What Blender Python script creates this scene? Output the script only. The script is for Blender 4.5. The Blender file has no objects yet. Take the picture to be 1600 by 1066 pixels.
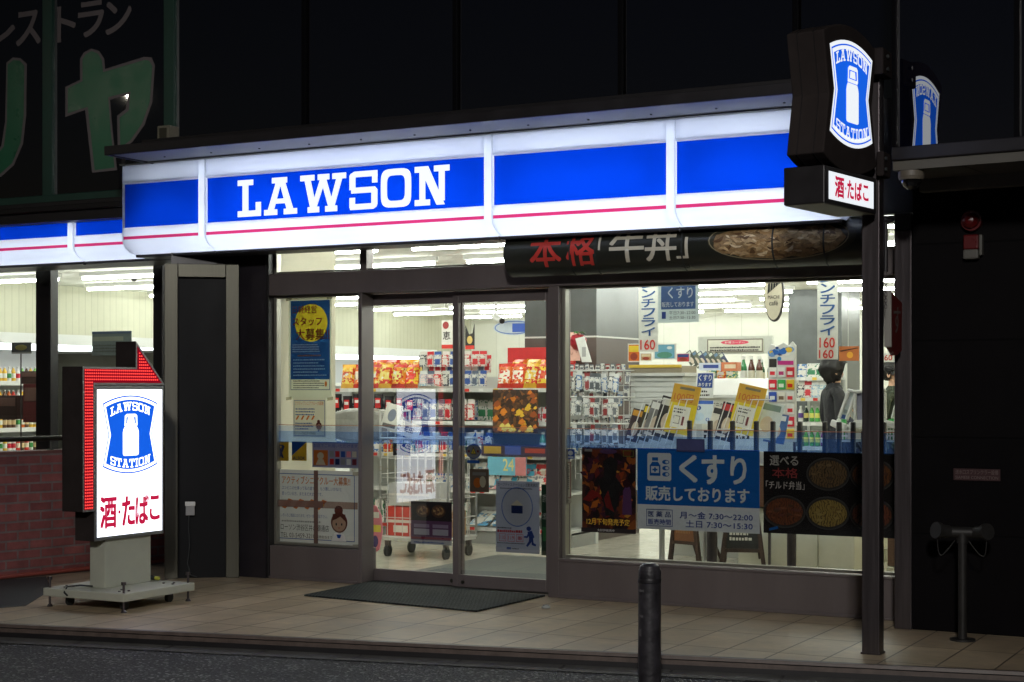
import bpy, math, random
from mathutils import Vector, Matrix
random.seed(7)
SC = bpy.context.scene
COL = SC.collection
R_ = math.radians

# ------------------------------------------------------------------ camera, world, exposure
FPX, HV, H, YAW, CY = 2519.0, 608.0, 1.5, R_(28.2), -10.6
cam = bpy.data.cameras.new('camera'); camo = bpy.data.objects.new('camera', cam); COL.objects.link(camo)
camo.location = (0, CY, H); camo.rotation_euler = (R_(90), 0, YAW)
cam.sensor_width = 36; cam.lens = FPX / 1600 * 36; cam.shift_y = (HV - 533) / 1600
cam.clip_end = 400; cam.clip_start = .05
SC.camera = camo
w = bpy.data.worlds.new('World'); SC.world = w; w.use_nodes = True
bg = w.node_tree.nodes['Background']
sky = w.node_tree.nodes.new('ShaderNodeTexSky'); sky.sky_type = 'NISHITA'; sky.sun_disc = False
sky.sun_elevation = R_(-4.0); sky.sun_rotation = R_(200)
w.node_tree.links.new(sky.outputs[0], bg.inputs[0])
bg.inputs[1].default_value = .07
SC.view_settings.view_transform = 'Standard'; SC.view_settings.look = 'None'
SC.view_settings.exposure = 0; SC.view_settings.gamma = 1
SC.cycles.use_denoising = True
SC.cycles.max_bounces = 8; SC.cycles.diffuse_bounces = 4; SC.cycles.glossy_bounces = 4
SC.cycles.transparent_max_bounces = 24; SC.cycles.caustics_reflective = False; SC.cycles.caustics_refractive = False
SC.cycles.sample_clamp_indirect = 6

# ------------------------------------------------------------------ photo pixel -> point in the place
SN, CS = math.sin(YAW), math.cos(YAW)
def dirv(u): s = u - 800; return (-SN * FPX + CS * s, CS * FPX + SN * s)
def P(u, v, Y):
    d = dirv(u); t = (Y - CY) / d[1]; return Vector((d[0] * t, Y, H + (HV - v) * t))
def G(u, v, z=0.):
    d = dirv(u); t = (H - z) / (v - HV); return Vector((d[0] * t, CY + d[1] * t, z))
def PX(u, v, X):
    d = dirv(u); t = X / d[0]; return Vector((X, CY + d[1] * t, H + (HV - v) * t))
def X_(u, Y): return P(u, HV, Y).x
def Z_(u, v, Y): return P(u, v, Y).z

# ------------------------------------------------------------------ materials
def S(r, g, b): return tuple(((c / 255) / 12.92 if c / 255 <= .04045 else ((c / 255 + .055) / 1.055) ** 2.4) for c in (r, g, b))
_mc = {}
def nm(name): m = bpy.data.materials.new(name); m.use_nodes = True; nt = m.node_tree; nt.nodes.clear(); return m, nt, nt.nodes.new('ShaderNodeOutputMaterial')
def mat(name, col, rough=.5, metal=0., var=.0, scale=8., bump=0., bscale=60., spec=.5, stretch=None, coat=0.):
    if name in _mc: return _mc[name]
    m, nt, o = nm(name); N = nt.nodes; L = nt.links
    p = N.new('ShaderNodeBsdfPrincipled'); L.new(p.outputs[0], o.inputs[0])
    p.inputs['Base Color'].default_value = (*col, 1); p.inputs['Roughness'].default_value = rough
    p.inputs['Metallic'].default_value = metal; p.inputs['Specular IOR Level'].default_value = spec
    p.inputs['Coat Weight'].default_value = coat
    if var or bump:
        tc = N.new('ShaderNodeTexCoord'); mp = N.new('ShaderNodeMapping'); L.new(tc.outputs['Object'], mp.inputs[0])
        if stretch: mp.inputs['Scale'].default_value = stretch
    if var:
        n = N.new('ShaderNodeTexNoise'); n.inputs['Scale'].default_value = scale; n.inputs['Detail'].default_value = 6; n.inputs['Roughness'].default_value = .65
        L.new(mp.outputs[0], n.inputs['Vector'])
        r = N.new('ShaderNodeValToRGB'); r.color_ramp.elements[0].position = .3; r.color_ramp.elements[1].position = .72
        r.color_ramp.elements[0].color = (*[c * (1 - var) for c in col], 1); r.color_ramp.elements[1].color = (*[min(1, c * (1 + var)) for c in col], 1)
        L.new(n.outputs['Fac'], r.inputs[0]); L.new(r.outputs[0], p.inputs['Base Color'])
        mr = N.new('ShaderNodeMapRange'); mr.inputs['To Min'].default_value = max(.02, rough - .12); mr.inputs['To Max'].default_value = min(1, rough + .12)
        L.new(n.outputs['Fac'], mr.inputs[0]); L.new(mr.outputs[0], p.inputs['Roughness'])
    if bump:
        n2 = N.new('ShaderNodeTexNoise'); n2.inputs['Scale'].default_value = bscale; n2.inputs['Detail'].default_value = 4
        L.new(mp.outputs[0], n2.inputs['Vector'])
        b = N.new('ShaderNodeBump'); b.inputs['Strength'].default_value = bump; b.inputs['Distance'].default_value = .01
        L.new(n2.outputs['Fac'], b.inputs['Height']); L.new(b.outputs[0], p.inputs['Normal'])
    _mc[name] = m; return m
def em(name, col, st, sample=True):
    if name in _mc: return _mc[name]
    m, nt, o = nm(name); e = nt.nodes.new('ShaderNodeEmission'); e.inputs[0].default_value = (*col, 1); e.inputs[1].default_value = st
    nt.links.new(e.outputs[0], o.inputs[0])
    if not sample: m.cycles.emission_sampling = 'NONE'
    _mc[name] = m; return m
def lit(name, col, st):
    """back-lit acrylic: emits, and has a glossy face"""
    if name in _mc: return _mc[name]
    m, nt, o = nm(name); p = nt.nodes.new('ShaderNodeBsdfPrincipled'); nt.links.new(p.outputs[0], o.inputs[0])
    p.inputs['Base Color'].default_value = (*[c * .6 for c in col], 1); p.inputs['Roughness'].default_value = .4; p.inputs['Specular IOR Level'].default_value = 0.
    p.inputs['Emission Color'].default_value = (*col, 1); p.inputs['Emission Strength'].default_value = st
    _mc[name] = m; return m
def acrylic(name, col, tw=.85, rough=.25, wrinkle=0.):
    """translucent sign acrylic, lit by the tubes behind it"""
    if name in _mc: return _mc[name]
    m, nt, o = nm(name); N = nt.nodes; L = nt.links
    t = N.new('ShaderNodeBsdfTranslucent'); t.inputs[0].default_value = (*col, 1)
    p = N.new('ShaderNodeBsdfPrincipled'); p.inputs['Base Color'].default_value = (*col, 1); p.inputs['Roughness'].default_value = rough
    if wrinkle:
        tc = N.new('ShaderNodeTexCoord'); n = N.new('ShaderNodeTexNoise'); n.inputs['Scale'].default_value = 7; n.inputs['Detail'].default_value = 3; n.inputs['Distortion'].default_value = 1.5; L.new(tc.outputs['Object'], n.inputs['Vector'])
        b = N.new('ShaderNodeBump'); b.inputs['Strength'].default_value = wrinkle; b.inputs['Distance'].default_value = .03; L.new(n.outputs['Fac'], b.inputs['Height']); L.new(b.outputs[0], p.inputs['Normal']); L.new(b.outputs[0], t.inputs['Normal'])
    mx = N.new('ShaderNodeMixShader'); mx.inputs[0].default_value = tw
    L.new(p.outputs[0], mx.inputs[1]); L.new(t.outputs[0], mx.inputs[2]); L.new(mx.outputs[0], o.inputs[0])
    _mc[name] = m; return m
def ink(r, g, b, tw=.45):
    k = 'ink_%d_%d_%d' % (r, g, b)
    return acrylic(k + '_%g' % tw, S(r, g, b), tw, .5, .22)
def tintink(r, g, b, op=.45):
    """translucent print or painted shade over paper: tints the light that comes through"""
    k = 'tint_%d_%d_%d' % (r, g, b)
    if k in _mc: return _mc[k]
    m, nt, o = nm(k); N = nt.nodes; L = nt.links
    t = N.new('ShaderNodeBsdfTransparent'); t.inputs[0].default_value = (*S(r, g, b), 1); p = N.new('ShaderNodeBsdfPrincipled'); p.inputs['Base Color'].default_value = (*S(r, g, b), 1); p.inputs['Roughness'].default_value = .5
    mx = N.new('ShaderNodeMixShader'); mx.inputs[0].default_value = op; L.new(t.outputs[0], mx.inputs[1]); L.new(p.outputs[0], mx.inputs[2]); L.new(mx.outputs[0], o.inputs[0]); _mc[k] = m; return m
def glassmat(name, tint, ior=1.5, boost=0.):
    if name in _mc: return _mc[name]
    m, nt, o = nm(name); N = nt.nodes; L = nt.links
    t = N.new('ShaderNodeBsdfTransparent'); t.inputs[0].default_value = (*tint, 1)
    g = N.new('ShaderNodeBsdfGlossy'); g.inputs['Roughness'].default_value = 0.0
    fr = N.new('ShaderNodeFresnel'); fr.inputs[0].default_value = ior
    ml = N.new('ShaderNodeMath'); ml.operation = 'MULTIPLY_ADD'; ml.inputs[1].default_value = 1.7; ml.inputs[2].default_value = boost; ml.use_clamp = True
    # thin pane: front and back surface reflect alike from either side
    geo = N.new('ShaderNodeNewGeometry')
    L.new(fr.outputs[0], ml.inputs[0])
    mx = N.new('ShaderNodeMixShader'); L.new(ml.outputs[0], mx.inputs[0]); L.new(t.outputs[0], mx.inputs[1]); L.new(g.outputs[0], mx.inputs[2])
    L.new(mx.outputs[0], o.inputs[0]); _mc[name] = m; return m
def tiled(name, c1, c2, mortar, bw, rh, ms, rough, offset=0., plane='xy', bump=.3, spec=.5, var=.5, spots=0.):
    if name in _mc: return _mc[name]
    m, nt, o = nm(name); N = nt.nodes; L = nt.links
    p = N.new('ShaderNodeBsdfPrincipled'); L.new(p.outputs[0], o.inputs[0]); p.inputs['Specular IOR Level'].default_value = spec
    tc = N.new('ShaderNodeTexCoord'); v = tc.outputs['Object']
    if plane != 'xy':
        sx = N.new('ShaderNodeSeparateXYZ'); cx = N.new('ShaderNodeCombineXYZ'); L.new(v, sx.inputs[0])
        L.new(sx.outputs[0 if plane == 'xz' else 1], cx.inputs[0]); L.new(sx.outputs[2], cx.inputs[1]); v = cx.outputs[0]
    b = N.new('ShaderNodeTexBrick'); b.offset = offset; L.new(v, b.inputs['Vector'])
    b.inputs['Color1'].default_value = (*c1, 1); b.inputs['Color2'].default_value = (*c2, 1); b.inputs['Mortar'].default_value = (*mortar, 1)
    b.inputs['Scale'].default_value = 1; b.inputs['Mortar Size'].default_value = ms; b.inputs['Brick Width'].default_value = bw; b.inputs['Row Height'].default_value = rh
    b.inputs['Mortar Smooth'].default_value = .2; b.inputs['Bias'].default_value = 0
    n = N.new('ShaderNodeTexNoise'); n.inputs['Scale'].default_value = 5; n.inputs['Detail'].default_value = 8; n.inputs['Roughness'].default_value = .7; L.new(tc.outputs['Object'], n.inputs['Vector'])
    mr = N.new('ShaderNodeMapRange'); mr.inputs['From Min'].default_value = .3; mr.inputs['From Max'].default_value = .7; mr.inputs['To Min'].default_value = 1 - var; mr.inputs['To Max'].default_value = 1 + var * .4; L.new(n.outputs['Fac'], mr.inputs[0])
    mm = N.new('ShaderNodeMix'); mm.data_type = 'RGBA'; mm.blend_type = 'MULTIPLY'; mm.inputs[0].default_value = 1
    L.new(b.outputs['Color'], mm.inputs[6]); L.new(mr.outputs[0], mm.inputs[7]); L.new(mm.outputs[2], p.inputs['Base Color'])
    if spots:   # trodden gum, drips and scuffs
        vo = N.new('ShaderNodeTexVoronoi'); vo.inputs['Scale'].default_value = spots; L.new(tc.outputs['Object'], vo.inputs['Vector'])
        n3 = N.new('ShaderNodeTexNoise'); n3.inputs['Scale'].default_value = 1.1; n3.inputs['Detail'].default_value = 5; L.new(tc.outputs['Object'], n3.inputs['Vector'])
        th = N.new('ShaderNodeMapRange'); th.inputs['From Min'].default_value = .45; th.inputs['From Max'].default_value = .75; th.inputs['To Min'].default_value = 0.; th.inputs['To Max'].default_value = .16; L.new(n3.outputs['Fac'], th.inputs[0])
        lt = N.new('ShaderNodeMath'); lt.operation = 'LESS_THAN'; L.new(vo.outputs['Distance'], lt.inputs[0]); L.new(th.outputs[0], lt.inputs[1])
        st = N.new('ShaderNodeMapRange'); st.inputs['From Min'].default_value = .35; st.inputs['From Max'].default_value = .75; st.inputs['To Min'].default_value = 1.08; st.inputs['To Max'].default_value = .72; L.new(n3.outputs['Fac'], st.inputs[0])
        sb = N.new('ShaderNodeMath'); sb.operation = 'MULTIPLY_ADD'; sb.inputs[1].default_value = -.38; L.new(lt.outputs[0], sb.inputs[0]); L.new(st.outputs[0], sb.inputs[2])
        m3 = N.new('ShaderNodeMix'); m3.data_type = 'RGBA'; m3.blend_type = 'MULTIPLY'; m3.inputs[0].default_value = 1; L.new(mm.outputs[2], m3.inputs[6]); L.new(sb.outputs[0], m3.inputs[7]); L.new(m3.outputs[2], p.inputs['Base Color'])
    r2 = N.new('ShaderNodeMapRange'); r2.inputs['To Min'].default_value = max(.05, rough - .15); r2.inputs['To Max'].default_value = min(1, rough + .15); L.new(n.outputs['Fac'], r2.inputs[0]); L.new(r2.outputs[0], p.inputs['Roughness'])
    bp = N.new('ShaderNodeBump'); bp.inputs['Strength'].default_value = bump; bp.inputs['Distance'].default_value = .01; bp.invert = True
    L.new(b.outputs['Fac'], bp.inputs['Height']); L.new(bp.outputs[0], p.inputs['Normal'])
    _mc[name] = m; return m

def printm(cols, scale, rough=.35, stretch=(1, 1, 1), warp=0., tw=0.):
    """printed picture: irregular patches of the given colours, different on every copy"""
    name = 'print_%s_%g_%g' % ('_'.join('%d.%d.%d' % c for c in cols), scale, warp)
    if name in _mc: return _mc[name]
    m, nt, o = nm(name[:60]); N = nt.nodes; L = nt.links
    p = N.new('ShaderNodeBsdfPrincipled'); p.inputs['Roughness'].default_value = rough
    tc = N.new('ShaderNodeTexCoord'); oi = N.new('ShaderNodeObjectInfo'); mp = N.new('ShaderNodeMapping'); mp.inputs['Scale'].default_value = stretch
    ml = N.new('ShaderNodeMath'); ml.operation = 'MULTIPLY'; ml.inputs[1].default_value = 37.; L.new(oi.outputs['Random'], ml.inputs[0]); L.new(ml.outputs[0], mp.inputs['Location']); L.new(tc.outputs['Object'], mp.inputs[0])
    n = N.new('ShaderNodeTexNoise'); n.inputs['Scale'].default_value = scale * .8; n.inputs['Detail'].default_value = 3; L.new(mp.outputs[0], n.inputs['Vector'])
    ad = N.new('ShaderNodeVectorMath'); ad.operation = 'MULTIPLY_ADD'; ad.inputs[1].default_value = (.6 / scale + warp,) * 3; L.new(n.outputs['Color'], ad.inputs[0]); L.new(mp.outputs[0], ad.inputs[2])
    v = N.new('ShaderNodeTexVoronoi'); v.inputs['Scale'].default_value = scale; L.new(ad.outputs[0], v.inputs['Vector'])
    sp = N.new('ShaderNodeSeparateColor'); L.new(v.outputs['Color'], sp.inputs[0])
    r = N.new('ShaderNodeValToRGB'); r.color_ramp.interpolation = 'CONSTANT'; e = r.color_ramp.elements; e[0].color = (*S(*cols[0]), 1); e[1].position = 1 - 1 / len(cols); e[1].color = (*S(*cols[-1]), 1)
    for k in range(1, len(cols) - 1): x = e.new(k / len(cols)); x.color = (*S(*cols[k]), 1)
    L.new(sp.outputs[0], r.inputs[0]); L.new(r.outputs[0], p.inputs['Base Color'])
    if tw:
        t = N.new('ShaderNodeBsdfTranslucent'); L.new(r.outputs[0], t.inputs[0]); mx = N.new('ShaderNodeMixShader'); mx.inputs[0].default_value = tw; L.new(p.outputs[0], mx.inputs[1]); L.new(t.outputs[0], mx.inputs[2]); L.new(mx.outputs[0], o.inputs[0])
    else: L.new(p.outputs[0], o.inputs[0])
    _mc[name] = m; return m
def foodm(name, cols, scale, dist=6., rough=.3):
    if name in _mc: return _mc[name]
    m, nt, o = nm(name); N = nt.nodes; L = nt.links
    p = N.new('ShaderNodeBsdfPrincipled'); L.new(p.outputs[0], o.inputs[0]); p.inputs['Roughness'].default_value = rough
    tc = N.new('ShaderNodeTexCoord'); wv = N.new('ShaderNodeTexWave'); wv.inputs['Scale'].default_value = scale; wv.inputs['Distortion'].default_value = dist; wv.inputs['Detail'].default_value = 3; wv.inputs['Detail Scale'].default_value = 1.4
    L.new(tc.outputs['Object'], wv.inputs['Vector']); r = N.new('ShaderNodeValToRGB'); e = r.color_ramp.elements; e[0].color = (*S(*cols[0]), 1); e[1].color = (*S(*cols[-1]), 1)
    for k in range(1, len(cols) - 1): x = e.new(k / (len(cols) - 1)); x.color = (*S(*cols[k]), 1)
    L.new(wv.outputs['Fac'], r.inputs[0]); L.new(r.outputs[0], p.inputs['Base Color']); _mc[name] = m; return m

# ------------------------------------------------------------------ mesh builder
class MB:
    def __init__(s): s.v = []; s.f = []; s.fm = []; s.mats = []; s.T = Matrix(); s.sm = []
    def mi(s, m):
        if m not in s.mats: s.mats.append(m)
        return s.mats.index(m)
    def add(s, vs, fs, m, smooth=False):
        b = len(s.v); s.v += [tuple(s.T @ Vector(v)) for v in vs]; i = s.mi(m)
        for f in fs: s.f.append(tuple(b + k for k in f)); s.fm.append(i); s.sm.append(smooth)
        return s
    def box(s, x0, x1, y0, y1, z0, z1, m):
        return s.add([(x0, y0, z0), (x1, y0, z0), (x1, y1, z0), (x0, y1, z0), (x0, y0, z1), (x1, y0, z1), (x1, y1, z1), (x0, y1, z1)],
                     [(0, 3, 2, 1), (4, 5, 6, 7), (0, 1, 5, 4), (1, 2, 6, 5), (2, 3, 7, 6), (3, 0, 4, 7)], m)
    def cyl(s, p0, p1, r, m, n=12, r2=None, caps=True, smooth=True):
        p0, p1 = Vector(p0), Vector(p1); r2 = r if r2 is None else r2; d = (p1 - p0).normalized()
        a = d.orthogonal().normalized(); b = d.cross(a); vs = []
        for k in range(n):
            e = a * math.cos(2 * math.pi * k / n) + b * math.sin(2 * math.pi * k / n); vs += [p0 + e * r, p1 + e * r2]
        s.add(vs, [(2 * k, 2 * ((k + 1) % n), 2 * ((k + 1) % n) + 1, 2 * k + 1) for k in range(n)], m, smooth)
        if caps: s.add(vs, [tuple(range(2 * n - 2, -1, -2)), tuple(range(1, 2 * n, 2))], m)
        return s
    def tube(s, pts, r, m, n=6):
        for a, b in zip(pts, pts[1:]): s.cyl(a, b, r, m, n)
        return s
    def prism(s, poly, a0, a1, m, axis='y'):
        n = len(poly)
        f = {'y': lambda p, a: (p[0], a, p[1]), 'x': lambda p, a: (a, p[0], p[1]), 'z': lambda p, a: (p[0], p[1], a)}[axis]
        vs = [f(p, a0) for p in poly] + [f(p, a1) for p in poly]
        return s.add(vs, [tuple(range(n)), tuple(range(2 * n - 1, n - 1, -1))] + [(k, n + k, n + (k + 1) % n, (k + 1) % n) for k in range(n)], m)
    def lathe(s, prof, m, n=14, c=(0, 0, 0), smooth=True):
        """prof: list of (r, z) or (r, z, material)"""
        for (a, b) in zip(prof, prof[1:]):
            vs = []
            for k in range(n):
                t = 2 * math.pi * k / n
                vs += [(c[0] + a[0] * math.cos(t), c[1] + a[0] * math.sin(t), c[2] + a[1]), (c[0] + b[0] * math.cos(t), c[1] + b[0] * math.sin(t), c[2] + b[1])]
            s.add(vs, [(2 * k, 2 * ((k + 1) % n), 2 * ((k + 1) % n) + 1, 2 * k + 1) for k in range(n)], b[2] if len(b) > 2 else m, smooth)
        return s
    def sweep(s, prof, x0, x1, m, smooth=False):
        """profile of (y, z) points drawn along x"""
        n = len(prof)
        return s.add([(x0, *p) for p in prof] + [(x1, *p) for p in prof], [(k, k + 1, n + k + 1, n + k) for k in range(n - 1)], m, smooth)
    def build(s, name, parent=None, bevel=0., loc=None):
        me = bpy.data.meshes.new(name); me.from_pydata(s.v, [], s.f)
        for m in s.mats: me.materials.append(m)
        me.polygons.foreach_set('material_index', s.fm); me.polygons.foreach_set('use_smooth', s.sm); me.update()
        o = bpy.data.objects.new(name, me); COL.objects.link(o)
        if parent is not None: o.parent = parent
        if loc is not None: o.location = loc
        if bevel:
            b = o.modifiers.new('bevel', 'BEVEL'); b.width = bevel; b.segments = 2; b.limit_method = 'ANGLE'; b.angle_limit = R_(40)
        return o
def tag(o, label, cat, group=None, kind=None):
    if label: o['label'] = label
    if cat: o['category'] = cat
    if group: o['group'] = group
    if kind: o['kind'] = kind
    return o
def thing(name, label, cat, loc=(0, 0, 0), rz=0., group=None):
    o = bpy.data.objects.new(name, None); COL.objects.link(o); o.empty_display_size = .1
    o.location = loc; o.rotation_euler = (0, 0, rz); return tag(o, label, cat, group)
def structure(mb, name): o = mb.build(name); o['kind'] = 'structure'; return o
def dup(root, loc, rz=None, label=None, group=None):
    r = root.copy(); COL.objects.link(r); r.location = loc
    if rz is not None: r.rotation_euler = (0, 0, rz)
    if label: r['label'] = label
    if group: r['group'] = group
    for ch in root.children:
        c = ch.copy(); COL.objects.link(c); c.parent = r
        for g in ch.children: d = g.copy(); COL.objects.link(d); d.parent = c
    return r

# ------------------------------------------------------------------ lettering
_tx = {}
def text_geo(body, bold=0.):
    k = (body, bold)
    if k not in _tx:
        c = bpy.data.curves.new('t', 'FONT'); c.body = body; c.offset = bold; c.resolution_u = 3
        o = bpy.data.objects.new('t', c); COL.objects.link(o)
        dg = bpy.context.evaluated_depsgraph_get(); e = o.evaluated_get(dg); m = e.to_mesh()
        vs = [(v.co.x, v.co.y) for v in m.vertices]; fs = [tuple(p.vertices) for p in m.polygons]
        e.to_mesh_clear(); bpy.data.objects.remove(o); bpy.data.curves.remove(c)
        x0 = min(v[0] for v in vs); x1 = max(v[0] for v in vs); y0 = min(v[1] for v in vs); y1 = max(v[1] for v in vs)
        _tx[k] = ([((v[0] - x0) / (x1 - x0), (v[1] - y0) / (y1 - y0)) for v in vs], fs)
    return _tx[k]
def rc(a, b, c, d): return [(a, b), (c, b), (c, d), (a, d)]
def ring(w, h, t, n=28):
    q = []
    def se(rx, ry, k):
        a = 2 * math.pi * k / n; c, s_ = math.cos(a), math.sin(a); e = .45
        return (w / 2 + rx * math.copysign(abs(c) ** e, c), h / 2 + ry * math.copysign(abs(s_) ** e, s_))
    for k in range(n): q.append([se(w / 2, h / 2, k), se(w / 2, h / 2, k + 1), se(w / 2 - t, h / 2 - t, k + 1), se(w / 2 - t, h / 2 - t, k)])
    return q
SLAB = {
 'L': (.72, [rc(.15, .1, .33, .9), rc(0, .85, .48, 1), rc(0, 0, .72, .16), rc(.56, .1, .72, .38)]),
 'A': (1.0, [rc(.24, .85, .70, 1), [(.10, .1), (.29, .1), (.53, .9), (.37, .9)], [(.70, .1), (.90, .1), (.63, .9), (.46, .9)], rc(.3, .3, .7, .43), rc(0, 0, .40, .15), rc(.6, 0, 1, .15)]),
 'W': (1.35, [rc(0, .85, .42, 1), rc(.52, .85, .86, 1), rc(.95, .85, 1.35, 1), [(.12, .9), (.30, .9), (.48, .1), (.30, .1)], [(.32, .1), (.47, .1), (.76, .9), (.60, .9)], [(.60, .9), (.76, .9), (1.0, .1), (.84, .1)], [(.84, .1), (1.0, .1), (1.25, .9), (1.08, .9)], rc(.22, 0, .56, .15), rc(.74, 0, 1.09, .15)]),
 'S': (.80, [[(.08, .85), (.8, .85), (.8, 1), (.14, 1), (.03, .94)], [(0, .52), (.17, .55), (.17, .9), (.05, .96), (0, .9)], rc(.05, .43, .74, .58), [(.63, .1), (.76, .04), (.8, .12), (.8, .5), (.74, .57), (.63, .5)], [(.02, 0), (.68, 0), (.78, .06), (.7, .15), (.0, .15)], rc(.65, .68, .8, .9), rc(0, .05, .16, .32)]),
 'O': (.85, ring(.85, 1, .17)),
 'N': (.95, [rc(.13, .1, .29, .9), rc(0, .85, .36, 1), rc(0, 0, .42, .15), [(.13, 1), (.37, 1), (.82, 0), (.60, 0)], rc(.66, .1, .82, .9), rc(.53, .85, .95, 1)]),
 'T': (.85, [rc(0, .85, .85, 1), rc(0, .62, .13, .9), rc(.72, .62, .85, .9), rc(.34, .1, .51, .9), rc(.2, 0, .65, .15)]),
 'I': (.48, [rc(.15, .1, .33, .9), rc(0, .85, .48, 1), rc(0, 0, .48, .15)]),
}
def slab_polys(word, gap=.10):
    x = 0; out = []
    for ch in word:
        w_, ps = SLAB[ch]
        out += [[(x + a, b) for a, b in p] for p in ps]; x += w_ + gap
    x -= gap
    return [[(a / x, b) for a, b in p] for p in out]

class Art:
    """flat artwork in the plane O + U*a + V*b, layers stacked along N by 0.5 mm"""
    def __init__(s, mb, O, U, V=(0, 0, 1), N=(0, -1, 0), step=.0005):
        s.mb = mb; s.O = Vector(O); s.U = Vector(U).normalized(); s.V = Vector(V).normalized(); s.N = Vector(N).normalized(); s.k = 0; s.step = step; s.warp = None
    def pt(s, a, b):
        if s.warp: return s.warp(a, b, s.k * s.step)
        return s.O + s.U * a + s.V * b + s.N * (s.k * s.step)
    def cut(s, vs, fs, m, step=.02):
        """faces cut into thin bands so that they follow a curved sheet"""
        import bmesh
        bm = bmesh.new(); bv = [bm.verts.new((x, y, 0)) for x, y in vs]
        for f in fs:
            try: bm.faces.new([bv[k] for k in f])
            except ValueError: pass
        b = math.floor(min(v[1] for v in vs) / step) * step
        while b < max(v[1] for v in vs):
            b += step; bmesh.ops.bisect_plane(bm, geom=bm.verts[:] + bm.edges[:] + bm.faces[:], plane_co=(0, b, 0), plane_no=(0, 1, 0))
        bmesh.ops.triangulate(bm, faces=[f for f in bm.faces if len(f.verts) > 4])
        bm.verts.index_update(); s.mb.add([s.pt(v.co.x, v.co.y) for v in bm.verts], [tuple(v.index for v in f.verts) for f in bm.faces], m, True); bm.free()
    def poly(s, pts, m):
        s.k += 1
        if s.warp: s.cut(pts, [tuple(range(len(pts)))], m)
        else: s.mb.add([s.pt(*p) for p in pts], [tuple(range(len(pts)))], m)
        return s
    def rect(s, a0, b0, a1, b1, m):
        if s.warp:
            s.k += 1; n = 10
            for i in range(n):
                q0 = b0 + (b1 - b0) * i / n; q1 = b0 + (b1 - b0) * (i + 1) / n
                s.mb.add([s.pt(a0, q0), s.pt(a1, q0), s.pt(a1, q1), s.pt(a0, q1)], [(0, 1, 2, 3)], m, True)
            return s
        return s.poly(rc(a0, b0, a1, b1), m)
    def ell(s, ca, cb, ra, rb, m, n=28): return s.poly([(ca + ra * math.cos(2 * math.pi * k / n), cb + rb * math.sin(2 * math.pi * k / n)) for k in range(n)], m)
    def frame(s, a0, b0, a1, b1, t, m):
        s.k += 1
        for q in (rc(a0, b0, a1, b0 + t), rc(a0, b1 - t, a1, b1), rc(a0, b0 + t, a0 + t, b1 - t), rc(a1 - t, b0 + t, a1, b1 - t)):
            s.mb.add([s.pt(*p) for p in q], [(0, 1, 2, 3)], m)
        return s
    def ringe(s, ca, cb, ra, rb, t, m, n=36):
        s.k += 1
        for k in range(n):
            q = []
            for j, (x, y) in ((k, (ra, rb)), (k + 1, (ra, rb)), (k + 1, (ra - t, rb - t)), (k, (ra - t, rb - t))):
                q.append(s.pt(ca + x * math.cos(2 * math.pi * j / n), cb + y * math.sin(2 * math.pi * j / n)))
            s.mb.add(q, [(0, 1, 2, 3)], m)
        return s
    def txt(s, body, a0, b0, a1, b1, m, bold=0.02, slant=0.):
        vs, fs = text_geo(body); e = bold * min(b1 - b0, (a1 - a0) / len(body)) * .8
        for dx, dy in (((-e, -e), (e, -e), (-e, e), (e, e)) if bold > .012 else ((0, 0),)):
            s.k += 1 if (dx, dy) in ((0, 0), (-e, -e)) else .2
            q = [(a0 + x * (a1 - a0) + dx, b0 + y * (b1 - b0) + dy) for x, y in vs]
            if s.warp: s.cut(q, fs, m)
            else: s.mb.add([s.pt(*c) for c in q], fs, m)
        return s
    def slab(s, word, a0, b0, a1, b1, m, arc=0., depth=0.):
        mid = (a0 + a1) / 2; hw = (a1 - a0) / 2
        for i, p in enumerate(slab_polys(word)):
            s.k += .03
            q = [(a0 + x * (a1 - a0), b0 + y * (b1 - b0) + arc * (1 - ((a0 + x * (a1 - a0) - mid) / hw) ** 2)) for x, y in p]
            f = [s.pt(*c) for c in q]; n = len(f)
            if depth:
                back = [c - s.N * depth for c in f]
                s.mb.add(f + back, [tuple(range(n))] + [(k, (k + 1) % n, n + (k + 1) % n, n + k) for k in range(n)], m)
            else: s.mb.add(f, [tuple(range(n))], m)
        return s
def emb_poly(w, h, i=0.):
    w -= 2 * i; hh = h - 2 * i; pts = []; cy = .40
    for k in range(13): t = -1 + k / 6; pts.append((t * w / 2, hh * (cy + (.5 - cy) * (1 - t * t))))
    pts.append((w / 2 * .80, 0))
    for k in range(13): t = 1 - k / 6; pts.append((t * w / 2, -hh * (cy + (.5 - cy) * (1 - t * t))))
    pts.append((-w / 2 * .80, 0)); return pts
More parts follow.
